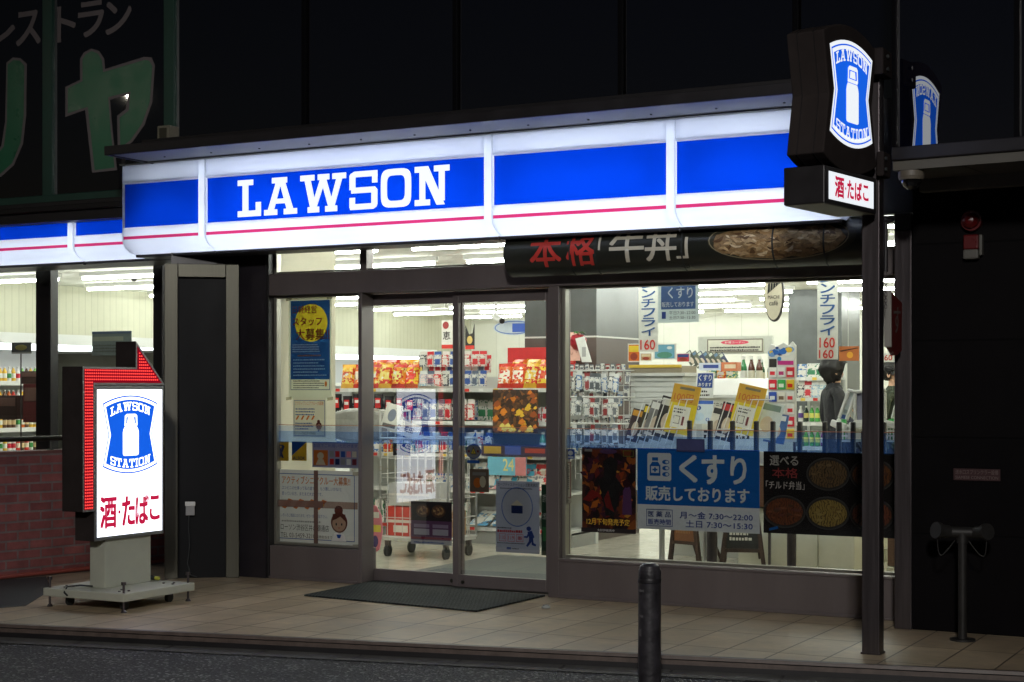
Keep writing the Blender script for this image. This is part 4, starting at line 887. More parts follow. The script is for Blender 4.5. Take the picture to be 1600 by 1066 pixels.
girl(A, w_ * .78, h_ * .33, .235); [A.poly([(ta, tb), (ta + .07, tb + .004), (ta + .07, tb + .034), (ta, tb + .03)], TAPE) for ta, tb in ((-.02, h_ - .03), (w_ - .05, h_ - .034), (-.02, .0), (w_ - .05, .002))]; A.k += 1; A.rect(w_ * .49, 0, w_ * .54, h_, tintink(132, 104, 96, .4)); A.k += 1; A.rect(0, h_ * .51, w_ * .60, h_ * .60, tintink(170, 140, 130, .3)); A.rect(w_ * .60, h_ * .51, w_, h_ * .60, tintink(200, 176, 166, .1)); A.done()  # brown crossing bars: shadows of the bars behind, painted on as tint
def sticker(name, label, u0, v0, u1, v1, Y, paper, draw=None, cat='sticker'):
    A = poster(name, label, cat, u0, v0, u1, v1, Y, paper)
    if draw: draw(A, A.w, A.h)
    return A.done()
def _ribbon(A, w, h):
    A.poly([(w * .3, h * .15), (w * .45, h * .15), (w * .75, h * .75), (w * .6, h * .85)], DKB); A.poly([(w * .55, h * .15), (w * .7, h * .15), (w * .4, h * .85), (w * .28, h * .7)], DKB); A.ringe(w * .5, h * .68, w * .2, h * .16, .01, DKB, 16)
sticker('sticker', 'square yellow sticker with a dark ribbon mark on the left window', 427, 690, 451, 720, yQ, ink(176, 150, 40), _ribbon)
def _sp(A, w, h): A.poly([(0, h * .98), (w, h * .98), (0, h * .25)], NAVY); A.txt('ALSOK', w * .08, h * .05, w * .92, h * .22, DKB, .02)
sticker('sticker', 'square sticker split blue over yellow on the left window', 456, 690, 479, 720, yQ, ink(186, 160, 50), _sp)
def _pay(A, w, h):
    A.txt('お店でご利用いただけます', w * .03, h * .78, w * .97, h * .93, NAVY, .01); A.rect(w * .03, h * .08, w * .34, h * .68, ORG); A.ell(w * .18, h * .45, w * .07, h * .14, CRM); A.poly([(w * .08, h * .1), (w * .13, h * .32), (w * .24, h * .32), (w * .29, h * .1)], CRM)
    for k, mm in enumerate([GRY, RED, NAVY, PNK, CRM, RED, DKB, GRY, WHT, MAR]): A.rect(w * (.38 + .12 * (k % 5)), h * (.42 if k < 5 else .12), w * (.47 + .12 * (k % 5)), h * (.65 if k < 5 else .35), mm); A.k -= 1
    A.k += 1
sticker('notice', 'bluish payment notice with small logos under the blue stripe', 488, 691, 561, 731, yQ, ink(150, 148, 172), _pay, 'notice')
# left door
def _noent(A, w, h):
    A.ell(w * .27, h * .5, w * .18, h * .3, ink(100, 96, 96)); A.ell(w * .73, h * .5, w * .18, h * .3, ink(100, 96, 96)); A.poly([(w * .16, h * .56), (w * .36, h * .56), (w * .36, h * .44), (w * .16, h * .44)], RED); A.poly([(w * .69, h * .7), (w * .77, h * .7), (w * .77, h * .48), (w * .84, h * .48), (w * .73, h * .28), (w * .62, h * .48), (w * .69, h * .48)], GRN)
sticker('sticker', 'small dark sticker with two round marks on the left sliding door', 614, 693, 641, 712, yD, BLK, _noent)
mb = MB(); a = P(592, 737, yD); b = P(697, 728, yD); A = Art(mb, (0, 0, 0), (1, 0, 0)); A.txt('ローソン渋谷区井の頭通店', 0, 0, b.x - a.x, .048, ink(214, 208, 190), .015)
tag(mb.build('window_lettering', loc=(a.x, yD, a.z)), 'pale shop name lettering across the left sliding door', 'lettering')
# meal poster low on the left door
A = poster('poster', 'dark meal poster with a purple lower band low on the left sliding door', 'poster', 642, 784, 706, 851, yD, ink(110, 70, 110, .3)); w_, h_ = A.w, A.h
A.rect(0, h_ * .55, w_, h_, ink(40, 32, 34, .2)); A.rect(0, .0, w_, h_ * .10, ink(190, 190, 200, .3)); A.rect(0, h_ * .12, w_, h_ * .17, ink(150, 40, 70, .3))
for q_ in (.3, .68): A.ell(w_ * q_, h_ * .78, w_ * .17, h_ * .15, ink(90, 60, 40, .2)); A.ell(w_ * q_, h_ * .79, w_ * .13, h_ * .10, printm(((150, 110, 70), (120, 70, 46), (176, 140, 90), (96, 60, 40)), 60)); A.k -= 1
for q_ in (.08, .54): A.rect(w_ * q_, h_ * .22, w_ * (q_ + .38), h_ * .36, ink(196, 190, 206, .3)); A.rect(w_ * q_, h_ * .39, w_ * (q_ + .38), h_ * .47, ink(170, 150, 180, .3)); A.k -= 1
lines(A, w_ * .08, w_ * .9, h_ * .09, h_ * .06, 1, NAVY, .5, seed=71); A.done()
# right door
def _warn(A, w, h):
    A.ell(w * .5, h * .6, w * .49, h * .38, ink(70, 90, 150)); A.ell(w * .5, h * .6, w * .43, h * .33, GRY); A.poly([(w * .3, h * .45), (w * .7, h * .45), (w * .5, h * .83)], BLK); A.poly([(w * .35, h * .49), (w * .65, h * .49), (w * .5, h * .75)], YEL); A.rect(w * .14, h * .55, w * .27, h * .66, MAR); A.rect(w * .73, h * .55, w * .86, h * .66, MAR); A.rect(w * .1, h * .0, w * .9, h * .15, NAVY); A.rect(w * .48, h * .52, w * .52, h * .64, BLK)
sticker('sticker', 'round warning sticker on the right sliding door', 728, 693, 752, 724, yD2, glassmat('clear film', (.95, .95, .95)), _warn)
def _hand(A, w, h): A.ell(w * .4, h * .4, w * .2, h * .22, ORG); A.ell(w * .68, h * .45, w * .16, h * .25, CRM); A.rect(w * .15, h * .72, w * .85, h * .86, GRY)
sticker('notice', 'small brown notice above the white poster on the right door', 734, 733, 764, 769, yD2, ink(120, 104, 92), _hand, 'notice')
A = poster('poster', 'white and blue safety poster with a large ring and running figure on the right door', 'poster', 775, 752, 843, 864, yD2, ink(176, 180, 196)); w_, h_ = A.w, A.h
A.txt('セーフティステーション活動実施店', w_ * .04, h_ * .925, w_ * .96, h_ * .975, BLK, .01); lines(A, w_ * .1, w_ * .95, h_ * .92, h_ * .03, 1, BLK, seed=11)
A.ringe(w_ * .49, h_ * .64, w_ * .36, w_ * .40, .006, NAVY); A.ell(w_ * .49, h_ * .64, w_ * .33, w_ * .37, ink(190, 192, 204)); 
A.rect(w_ * .36, h_ * .55, w_ * .62, h_ * .66, DKB); A.poly([(w_ * .34, h_ * .66), (w_ * .64, h_ * .66), (w_ * .49, h_ * .74)], CRM)
lines(A, w_ * .04, w_ * .42, h_ * .37, h_ * .035, 1, BLK, seed=12); lines(A, w_ * .04, w_ * .66, h_ * .33, h_ * .05, 1, RED, .7, seed=13)
for k, s_ in enumerate(('110', '119', '番')): A.frame(w_ * (.08 + .2 * k), h_ * .155, w_ * (.24 + .2 * k), h_ * .26, .003, RED); A.txt(s_, w_ * (.10 + .2 * k), h_ * .18, w_ * (.22 + .2 * k), h_ * .235, RED, .01)
lines(A, w_ * .04, w_ * .7, h_ * .15, h_ * .025, 1, BLK, seed=14); A.rect(w_ * .26, h_ * .045, w_ * .36, h_ * .075, NAVY); lines(A, w_ * .38, w_ * .6, h_ * .08, h_ * .03, 1, BLK, seed=15)
RUN = ink(24, 60, 140); A.ell(w_ * .77, h_ * .345, w_ * .055, h_ * .032, RUN)
for ps in ([(.74, .30), (.84, .32), (.90, .23), (.86, .21), (.78, .21)], [(.76, .3), (.72, .24), (.66, .24), (.66, .22), (.74, .215), (.79, .27)], [(.78, .23), (.86, .23), (.82, .15), (.74, .09), (.71, .11), (.77, .17)], [(.82, .22), (.87, .22), (.88, .15), (.94, .13), (.93, .105), (.84, .12)]): A.poly([(w_ * x, h_ * y) for x, y in ps], RUN); A.k -= .6
A.done()
def _verb(A, w, h): A.txt('店内写真', w * .15, h * .75, w * .85, h * .86, WHT, .01); A.txt('公衆電話', w * .15, h * .5, w * .85, h * .6, WHT, .01); A.rect(w * .2, h * .2, w * .8, h * .4, GRN)
sticker('notice', 'narrow dark green notice at the right edge of the right door', 846, 757, 858, 868, yD2, ink(26, 66, 48), _verb, 'notice')
def _kana(A, w, h):
    A.frame(.006, h * .12, w - .006, h * .99, .005, ink(130, 40, 50))
    for k in range(2): lines(A, w * (.55 + .2 * k), w * (.68 + .2 * k), h * .93, h * .05, 12, BLK, .7, seed=20 + k)
    A.rect(w * .1, h * .62, w * .45, h * .93, GRY); lines(A, w * .1, w * .5, h * .58, h * .05, 8, ink(90, 120, 140), .6, seed=23); A.txt('ご利用ください', 0, .0, w, h * .09, BLK, .01)
sticker('notice', 'narrow framed notice on the right window beside its left jamb', 868, 721, 893, 786, yQ, ink(196, 190, 178), _kana, 'notice')
def _bl(A, w, h): A.ell(w * .5, h * .6, w * .3, h * .25, WHT); A.rect(w * .15, h * .1, w * .85, h * .25, WHT)
sticker('sticker', 'dark blue square sticker left of its twin under the blue stripe', 871, 702, 883, 717, yQ, DKB, _bl); sticker('sticker', 'dark blue square sticker right of its twin under the blue stripe', 885, 702, 898, 717, yQ, NAVY, _bl)
# dark fantasy poster (generic stand-in)
A = poster('poster', 'dark fiery poster with yellow release date lettering on the right window', 'poster', 909.5, 699.5, 993.5, 832.5, yQ, printm(((34, 22, 26), (70, 34, 28), (30, 20, 24), (110, 52, 30), (54, 26, 34), (150, 84, 36)), 24, .4, (1, 1, .7), .02, .25)); w_, h_ = A.w, A.h
rnd = random.Random(5); FL = [ink(*c, .25) for c in ((150, 60, 24), (190, 100, 30), (110, 34, 30), (70, 28, 50), (204, 140, 50), (60, 30, 26))]
for k in range(70):
    a = rnd.uniform(.04, .96) * w_; b = rnd.uniform(.1, .86) * h_; s_ = rnd.uniform(.012, .045); d_ = abs(a / w_ - .5) * 1.6 + (1 - b / h_) * .5
    mm = FL[rnd.randrange(6)] if rnd.random() < d_ else FL[rnd.choice((2, 3, 5))]
    an = rnd.uniform(0, 6.3); A.k -= .8; A.poly([(a + s_ * math.cos(an), b + s_ * math.sin(an)), (a + .5 * s_ * math.cos(an + 1.8), b + .5 * s_ * math.sin(an + 1.8)), (a - s_ * 1.2 * math.cos(an + .3), b - s_ * 1.2 * math.sin(an + .3)), (a + .6 * s_ * math.cos(an - 1.5), b + .6 * s_ * math.sin(an - 1.5))], mm)
A.poly([(w_ * x, h_ * y) for x, y in ((.45, .2), (.38, .45), (.30, .62), (.42, .66), (.40, .84), (.55, .9), (.68, .84), (.64, .66), (.80, .52), (.70, .48), (.66, .3), (.6, .2))], ink(18, 12, 16, .1))
A.poly([(w_ * x, h_ * y) for x, y in ((.02, .38), (.2, .5), (.34, .46), (.4, .38), (.3, .42), (.15, .36))], ink(150, 40, 36)); A.poly([(w_ * x, h_ * y) for x, y in ((.5, .5), (.56, .34), (.62, .24), (.46, .3), (.42, .4))], ink(130, 34, 34))
A.poly([(w_ * x, h_ * y) for x, y in ((.76, .22), (.78, .5), (.86, .6), (.92, .5), (.94, .22))], ink(90, 50, 96, .2)); A.ell(w_ * .84, h_ * .585, w_ * .07, h_ * .05, ink(60, 20, 30))
A.ell(w_ * .5, h_ * .955, w_ * .16, h_ * .03, ink(90, 60, 100)); A.frame(w_ * .78, h_ * .90, w_ * .97, h_ * .97, .004, ink(120, 130, 60)); A.rect(w_ * .06, h_ * .95, w_ * .2, h_ * .98, GRY)
A.txt('12月下旬発売予定', w_ * .10, h_ * .09, w_ * .90, h_ * .165, ink(236, 196, 70), .02); A.rect(0, 0, w_, h_ * .05, ink(26, 18, 20, .1)); A.txt('大好評発売中', w_ * .3, h_ * .012, w_ * .62, h_ * .043, WHT, .01); A.done()
# medicine poster
A = poster('poster', 'blue and white medicine sales poster with opening hours on the right window', 'poster', 996, 702, 1187, 830, yQ, ink(206, 208, 214, .3)); w_, h_ = A.w, A.h
A.rect(.0, h_ * .305, w_, h_, BLU); PW = ink(226, 230, 234, .35)
a0, b0, aa, bb = w_ * .085, h_ * .60, w_ * .285, h_ * .945
A.poly([(a0 + x * (aa - a0), b0 + y * (bb - b0)) for x, y in [(.06, 0), (.94, 0), (1, .06), (1, .94), (.94, 1), (.06, 1), (0, .94), (0, .06)]], PW)
gx = lambda x: a0 + x * (aa - a0); gy = lambda y: b0 + y * (bb - b0)
A.rect(gx(.2), gy(.72), gx(.45), gy(.84), BLU); A.poly([(gx(x), gy(y)) for x, y in ((.1, .18), (.55, .18), (.55, .55), (.44, .68), (.21, .68), (.1, .55))], BLU); A.rect(gx(.16), gy(.28), gx(.49), gy(.52), PW); A.rect(gx(.29), gy(.32), gx(.36), gy(.48), BLU); A.rect(gx(.22), gy(.37), gx(.43), gy(.43), BLU)
for k in range(3): A.ell(gx(.78), gy(.24 + .22 * k), (aa - a0) * .15, (bb - b0) * .08, BLU); A.ell(gx(.83), gy(.24 + .22 * k), (aa - a0) * .07, (bb - b0) * .05, PW)
A.txt('く', w_ * .36, h_ * .60, w_ * .50, h_ * .92, PW, .05); A.txt('す', w_ * .545, h_ * .585, w_ * .715, h_ * .92, PW, .05); A.txt('り', w_ * .775, h_ * .59, w_ * .895, h_ * .915, PW, .05)
A.txt('販売しております', w_ * .075, h_ * .36, w_ * .92, h_ * .535, PW, .035)
TB = ink(40, 62, 130, .2); A.frame(w_ * .08, h_ * .04, w_ * .30, h_ * .25, .004, TB); A.txt('医 薬 品', w_ * .095, h_ * .155, w_ * .285, h_ * .225, TB, .015); A.txt('販売時間', w_ * .095, h_ * .06, w_ * .285, h_ * .13, TB, .015)
A.txt('月～金 7:30～22:00', w_ * .36, h_ * .15, w_ * .95, h_ * .235, TB, .015); A.txt('土日 7:30～15:30', w_ * .41, h_ * .045, w_ * .95, h_ * .13, TB, .015); A.done()
tag_ = poster('window_label', 'small grey paper label on the blue stripe above the medicine poster', 'label', 1057, 686, 1101, 706, yQ - .02, ink(70, 76, 120, .3)); tag_.frame(.004, .004, tag_.w - .004, tag_.h - .004, .003, ink(50, 54, 80)); tag_.done()
# lunch box poster
A = poster('poster', 'black poster of six round meal bowls on the right window', 'poster', 1193, 707, 1399, 837, yQ, mat('gloss black poster', S(28, 25, 26), .22)); w_, h_ = A.w, A.h
A.txt('選べる', w_ * .05, h_ * .83, w_ * .27, h_ * .95, ink(150, 144, 140, .1), .02); A.txt('本格', w_ * .07, h_ * .68, w_ * .27, h_ * .80, ink(120, 30, 32, .1), .02); A.txt('「チルド弁当」', w_ * .02, h_ * .54, w_ * .32, h_ * .64, ink(170, 160, 158, .1), .015)
rnd = random.Random(9)
for (cx_, cy_, cols) in ((.50, .74, ((120, 92, 62), (84, 62, 44), (150, 120, 80))), (.83, .74, ((128, 74, 42), (96, 50, 34), (150, 96, 50))), (.165, .27, ((150, 84, 50), (120, 60, 48), (96, 56, 32))), (.50, .27, ((176, 146, 74), (150, 116, 54), (196, 170, 100))), (.83, .27, ((140, 66, 48), (110, 48, 40), (166, 110, 70)))):
    ra, rb = w_ * .165, h_ * .20; cols = [tuple(int(c * .74) for c in q) for q in cols]
    A.ell(w_ * cx_, h_ * cy_, ra, rb, ink(52, 48, 48, .1), 36); A.ell(w_ * cx_, h_ * cy_, ra * .95, rb * .93, ink(24, 20, 20, .1), 36); A.ell(w_ * cx_, h_ * (cy_ + .0), ra * .88, rb * .82, foodm('food_%d' % cols[0][0] + str(cols[0][1]), [tuple(int(c * .55) for c in cols[1]), cols[1], cols[0], cols[2], cols[0]], 16., 12.), 36)
    for k in range(14):
        t_ = rnd.uniform(0, 6.3); q_ = math.sqrt(rnd.random()) * .86; s_ = rnd.uniform(.05, .17); A.k -= .97
        A.ell(w_ * cx_ + ra * .8 * q_ * math.cos(t_), h_ * cy_ + rb * .72 * q_ * math.sin(t_), ra * s_, rb * s_ * .6, ink(*cols[rnd.randrange(3)], .1), 8)
A.poly([(w_ * .05, h_ * .03), (w_ * .12, h_ * .06), (w_ * .115, h_ * .09), (w_ * .05, h_ * .06)], BLU); A.done()

# ------------------------------------------------------------------ store interior: goods and furniture
MET = mat('white shelf metal', S(206, 208, 204), .4, var=.05, scale=4)
def at(u, Y): return X_(u, Y)
PALC = [(208, 60, 44), (230, 170, 50), (236, 208, 96), (220, 110, 48), (206, 206, 200), (70, 120, 180), (60, 140, 90), (180, 60, 110), (240, 236, 226), (40, 44, 60)]
def colmat(c, r=.38): return mat('pack_%d_%d_%d' % c, S(*c), r, var=.08, scale=20)
def make_bag(c1, c2, c3):
    m = MB(); nx, nz = 6, 6; W_, H_, D_ = .17, .25, .05
    for sgn in (1, -1):
        vs = []
        for j in range(nz + 1):
            for i in range(nx + 1):
                x = i / nx * 2 - 1; z = j / nz * 2 - 1; d = D_ * max(0, (1 - abs(x) ** 3)) ** .6 * max(0, (1 - abs(z) ** 4)) ** .6 + random.uniform(-.004, .004)
                vs.append((x * W_ / 2 * (1 - .05 * (1 - abs(z))), -sgn * d, (z + 1) * H_ / 2))
        b = len(m.v)
        for j in range(nz):
            for i in range(nx):
                col = c2 if (j in (2, 3) and 1 <= i <= 4) else (c3 if j == 0 or (j == 5) else c1)
                m.add([vs[j * (nx + 1) + i], vs[j * (nx + 1) + i + 1], vs[(j + 1) * (nx + 1) + i + 1], vs[(j + 1) * (nx + 1) + i]], [(0, 1, 2, 3)], printm((c1, c1, c1, c2, c3), 44, .22) if col == c1 else (printm((c2, c2, (240, 236, 220), c3), 40, .25) if col == c2 else colmat(col, .25)), True)
    return m
def make_pack(c1, c2, W_=.075, H_=.15, D_=.02):
    m = MB(); m.box(-W_ / 2, W_ / 2, -D_, 0, 0, H_ * .78, printm((c1, c1, c2, (226, 224, 216), c1), 110)); m.box(-W_ / 2, W_ / 2, -.004, 0, H_ * .78, H_, colmat(c2))
    m.box(-W_ * .36, W_ * .36, -D_ - .001, -D_, H_ * .12, H_ * .5, colmat(c2)); m.box(-W_ * .3, W_ * .2, -D_ - .001, -D_, H_ * .58, H_ * .7, colmat((240, 238, 230))); return m
def make_box(c1, c2, W_=.10, H_=.14, D_=.08):
    m = MB(); m.box(-W_ / 2, W_ / 2, 0, D_, 0, H_, printm((c1, c1, c1, c2, (226, 222, 214)), 70)); m.box(-W_ * .4, W_ * .4, -.001, 0, H_ * .2, H_ * .55, colmat(c2)); m.box(-W_ * .4, W_ * .25, -.001, 0, H_ * .68, H_ * .85, colmat((236, 232, 224))); return m
def make_bottle(c1, c2, h=.22, r=.032):
    m = MB(); m.lathe([(0, 0), (r, .004), (r, h * .25, colmat(c1, .15)), (r + .0005, h * .25, colmat(c2)), (r + .0005, h * .55, colmat(c2)), (r, h * .55, colmat(c1, .15)), (r * .95, h * .66), (r * .45, h * .84), (r * .42, h * .9), (r * .5, h * .9, colmat((230, 230, 226))), (r * .5, h, colmat((230, 230, 226))), (0, h, colmat((230, 230, 226)))], colmat(c1, .15), 12); return m
def make_mag(c1, c2, W_=.21, H_=.285):
    m = MB(); m.box(-W_ / 2, W_ / 2, 0, .008, 0, H_, printm((c1, c1, c2, (206, 190, 170), (70, 66, 70)), 34)); m.box(-W_ * .46, W_ * .46, -.001, 0, H_ * .8, H_ * .96, colmat(c2)); m.box(-W_ * .4, W_ * .1, -.001, 0, H_ * .12, H_ * .55, colmat((226, 220, 210))); m.box(W_ * .15, W_ * .4, -.001, 0, H_ * .3, H_ * .7, colmat(c2)); return m
KIND = {'bag': make_bag, 'pack': make_pack, 'box': make_box, 'bottle': make_bottle, 'mag': make_mag}
NAMEK = {'bag': ('snack_bag', 'snack bag'), 'pack': ('hanging_pack', 'packet'), 'box': ('carton', 'box'), 'bottle': ('bottle', 'bottle'), 'mag': ('magazine', 'magazine')}
_pr = {}
def goods(kind, key, cols, pts, label, group, rz=0., tilt=0., jit=.1, **kw):
    """pts: places; cols: colour tuples used at random; mesh shared per colour"""
    name, cat = NAMEK[kind]
    for p in pts:
        c = random.choice(cols); k = (kind, c, str(kw))
        if k not in _pr: _pr[k] = KIND[kind](*c, **kw).build(name); o = _pr[k]; 
        else: o = _pr[k].copy(); COL.objects.link(o)
        o.location = p; o.rotation_euler = (tilt + random.uniform(-jit, jit) * .4, random.uniform(-jit, jit) * .3, rz + random.uniform(-jit, jit))
        tag(o, label, cat, group)
def row(x0, x1, y, z, step): return [(x0 + k * step + step / 2, y, z) for k in range(max(1, int((x1 - x0) / step)))]
# gondola with its front to the street
def gondola(name, label, x0, x1, yf, dep, top, shelves, group=None):
    t = thing(name, label, 'shelf unit', ((x0 + x1) / 2, yf, 0)); hw = (x1 - x0) / 2
    m = MB(); m.box(-hw, hw, dep - .02, dep, .1, top, MET); m.build('back_panel', t)
    m = MB(); m.box(-hw, hw, .02, dep, 0, .12, mat('plinth grey', S(160, 160, 156), .5)); m.build('base', t)
    for sx in (-hw, hw): m = MB(); m.box(sx - .015, sx + .015, dep - .05, dep + .01, 0, top, MET); m.build('upright', t)
    for z in shelves:
        m = MB(); m.box(-hw, hw, 0, dep - .02, z - .02, z, MET); s_ = m.build('shelf', t)
        m = MB(); m.box(-hw, hw, -.012, 0, z - .03, z + .008, WHITEP)
        k = -hw + .06
        while k < hw - .06:
            m.box(k, k + .05, -.0135, -.012, z - .026, z + .004, colmat(random.choice([(240, 240, 236), (240, 240, 236), (236, 200, 80), (214, 60, 50)]))); k += random.uniform(.09, .17)
        m.build('price_rail', s_)
    return t
yA = 3.0
gA0, gA1 = at(505, yA), at(893, yA)
gondola('shelf_unit', 'long white shelf unit of snacks and packets behind the sliding doors', gA0, gA1, yA, .55, 1.62, (.16, .52, .86, 1.18, 1.50))
SNK = [((238, 200, 60), (208, 50, 40), (214, 90, 40)), ((236, 150, 50), (240, 226, 130), (200, 50, 40)), ((206, 60, 44), (240, 220, 120), (230, 180, 60)), ((240, 214, 110), (196, 70, 40), (236, 180, 70)), ((230, 120, 60), (250, 240, 220), (210, 60, 44))]
goods('bag', 'a', SNK, row(at(524, yA), at(655, yA), yA + .12, 1.505, .15) + row(at(770, yA), at(888, yA), yA + .12, 1.505, .14), 'orange and yellow snack bag standing on the top shelf behind the doors', 'snack bags on the top shelf', tilt=-.22)
goods('bag', 'a', SNK, row(at(535, yA), at(655, yA), yA + .26, 1.56, .16) + row(at(775, yA), at(860, yA), yA + .26, 1.55, .16), 'orange or red snack bag leaning behind the front row of bags', 'snack bags in the rear row', tilt=-.3)
BX0 = [((240, 240, 236), (206, 60, 70)), ((150, 160, 170), (236, 236, 230)), ((70, 76, 84), (226, 200, 90))]
PK = [((206, 60, 60), (240, 236, 230)), ((236, 234, 228), (60, 90, 160)), ((40, 44, 60), (226, 222, 214)), ((150, 190, 214), (240, 240, 236)), ((230, 226, 220), (206, 50, 60)), ((200, 206, 210), (90, 100, 120))]
goods('pack', 'p', PK, [(x, yA + .06, z) for z in (1.53, 1.72) for x in [at(657, yA) + .085 * k for k in range(int((at(768, yA) - at(657, yA)) / .085))]], 'small hanging packet in the hook rows behind the doors', 'hanging packets behind the doors', jit=.16)
goods('pack', 'p', PK, row(at(658, yA), at(742, yA), yA + .03, 1.20, .085) + row(at(658, yA), at(775, yA), yA + .03, .88, .1), 'packet hanging on the middle shelves behind the doors', 'packets on the middle shelves', jit=.1, H_=.2)
goods('box', 'b', BX0, row(at(775, yA), at(888, yA), yA + .06, 1.19, .115), 'carton beside the fiery card on the middle shelf', 'cartons beside the fiery card', jit=.06)
goods('pack', 'p', PK, [(x, yA + .10, z) for z in (1.20,) for x in [at(530, yA) + .09 * k for k in range(12)]], 'packet hanging behind the black gloves', 'packets behind the gloves', jit=.15, H_=.2)
goods('pack', 'p', PK, [(x, yA + .14, 1.66) for x in [at(655, yA) + .07 * k for k in range(11)]], 'packet in the rear hook row behind the doors', 'packets in the rear hook row', jit=.2, H_=.17)
goods('mag', 'm', [((90, 150, 190), (236, 236, 230)), ((226, 222, 210), (200, 60, 60)), ((200, 120, 130), (90, 180, 210))], row(at(733, yA), at(885, yA), yA - .02, .54, .17), 'magazine standing on the low shelf behind the right door', 'magazines on the low shelf', tilt=-.5)
GL = [((26, 26, 30), (30, 30, 34))]
def make_glove(c):
    m = MB(); b_ = colmat((28, 28, 32), .8); m.box(-.045, .045, -.02, .01, .10, .24, b_)
    for k, (x, l_) in enumerate(((-.036, .07), (-.012, .09), (.012, .085), (.036, .06))): m.cyl((x, -.005, .11), (x, -.005, .11 - l_), .011, b_, 8, .008)
    m.cyl((.045, -.005, .17), (.07, -.005, .10), .012, b_, 8, .008); m.box(-.03, .03, -.026, -.02, .10, .20, colmat(c)); m.box(-.024, .024, -.027, -.026, .15, .18, colmat((240, 240, 236))); return m
g1 = make_glove((200, 40, 40)).build('glove_pair', None, .003); first = True
for k, x in enumerate([at(530, yA) + .125 * k for k in range(8)]):
    o = g1 if k == 0 else g1.copy()
    if k: COL.objects.link(o)
    o.location = (x, yA - .03, 1.19 + (.0 if k % 2 else .02)); tag(o, 'black glove pair with red card hanging below the snack shelf', 'gloves', 'glove pairs below the snack shelf')
BX = [((70, 120, 180), (240, 236, 230)), ((236, 232, 226), (60, 130, 90)), ((230, 170, 60), (200, 50, 40)), ((240, 240, 238), (206, 70, 90)), ((60, 140, 120), (240, 230, 160)), ((150, 150, 156), (236, 236, 230))]
goods('box', 'b', BX, row(at(520, yA), at(655, yA), yA + .04, .87, .115) + row(at(660, yA), at(885, yA), yA + .04, .53, .115), 'small carton on a lower shelf behind the doors', 'cartons on the lower shelves', jit=.06)
goods('mag', 'm', [((90, 150, 190), (236, 236, 230)), ((226, 222, 210), (200, 60, 60)), ((200, 120, 130), (90, 180, 210))], row(at(733, yA), at(850, yA), yA - .05, .19, .24), 'magazine lying on the lowest shelf behind the right door', 'magazines on the lowest shelf', tilt=-1.1)
goods('bottle', 'h', [((236, 236, 232), (200, 60, 120)), ((60, 110, 190), (236, 236, 236)), ((230, 200, 90), (90, 60, 40)), ((120, 190, 150), (240, 240, 236))], row(at(840, yA), at(890, yA), yA + .04, .87, .075) + row(at(735, yA), at(775, yA), yA + .04, .88, .075) , 'toiletry bottle on the middle shelf behind the right door', 'toiletry bottles behind the right door', jit=.1)
goods('box', 'b', BX + [((236, 236, 230), (40, 44, 50)), ((60, 64, 70), (230, 230, 226))], row(at(660, yA), at(770, yA), yA + .22, 1.19, .1) + row(at(530, yA), at(735, yA), yA + .2, .87, .11), 'carton in the rear of a middle shelf behind the doors', 'cartons in the rear of the middle shelves', jit=.1, H_=.2)
goods('box', 'b', BX, row(at(520, yA), at(730, yA), yA + .04, .17, .12), 'carton on the lowest shelf behind the roll cage', 'cartons on the lowest shelf', jit=.06, H_=.22)
# promo card between shelves (generic fiery card)
a = P(770, 676, yA - .06); b = P(840, 609, yA - .06); m = MB(); A = Art(m, (0, 0, 0), (1, 0, 0)); w_, h_ = b.x - a.x, b.z - a.z; m.box(0, w_, 0, .01, 0, h_, printm(((70, 44, 32), (60, 40, 34), (110, 70, 40), (84, 56, 40), (46, 34, 30), (130, 84, 44)), 30, .35, (1, 1, .8), .02))
rnd = random.Random(3); FC = [colmat(c) for c in ((236, 190, 60), (220, 130, 40), (160, 80, 36), (60, 40, 36), (240, 220, 120), (96, 60, 40))]
for k in range(90):
    x, y = rnd.random(), rnd.random() ** 1.4; s_ = rnd.uniform(.012, .045); A.k -= .8; hot = (.5 < x < .95 and .2 < y < .7) or y < .18
    x_, y_ = min(max(x * w_, s_), w_ - s_), min(max(y * h_, s_), h_ - s_); A.poly([(x_ - s_, y_ - s_ * .4), (x_, y_ - s_ * .7), (x_ + s_, y_ - s_ * .1), (x_ + .2 * s_, y_ + s_ * .9), (x_ - .6 * s_, y_ + s_ * .4)], FC[rnd.choice((0, 0, 1, 4))] if hot else FC[rnd.choice((2, 3, 5, 3, 1))])
tag(m.build('promotion_card', loc=(a.x, yA - .06, a.z)), 'brown and yellow fiery promotion card on the shelf front', 'card')
for (u0, v0, u1, v1, c, lab) in ((752, 696, 856, 712, (58, 48, 70), 'long dark header strip on the shelf behind the right door'), (762, 715, 822, 742, (120, 190, 214), 'light blue magazine with a big number lying behind the right door')):
    a = P(u0, v1, yA - .04); b = P(u1, v0, yA - .04); m = MB(); m.box(0, b.x - a.x, 0, .012, 0, b.z - a.z, colmat(c)); A = Art(m, (0, 0, 0), (1, 0, 0)); w_, h_ = b.x - a.x, b.z - a.z
    if c[0] < 100: A.rect(.04 * w_, .2 * h_, .3 * w_, .85 * h_, colmat((170, 140, 60))); A.rect(.36 * w_, .15 * h_, .6 * w_, .9 * h_, colmat((60, 80, 150))); A.rect(.66 * w_, .3 * h_, .96 * w_, .7 * h_, colmat((150, 60, 50)))
    else: A.txt('24', .4 * w_, .25 * h_, .68 * w_, .9 * h_, colmat((236, 226, 150)), .03); A.rect(.72 * w_, 0, w_, h_, colmat((206, 130, 130)))
    tag(m.build('shelf_strip' if c[0] < 100 else 'magazine', loc=(a.x, yA - .04, a.z)), lab, 'strip' if c[0] < 100 else 'magazine')
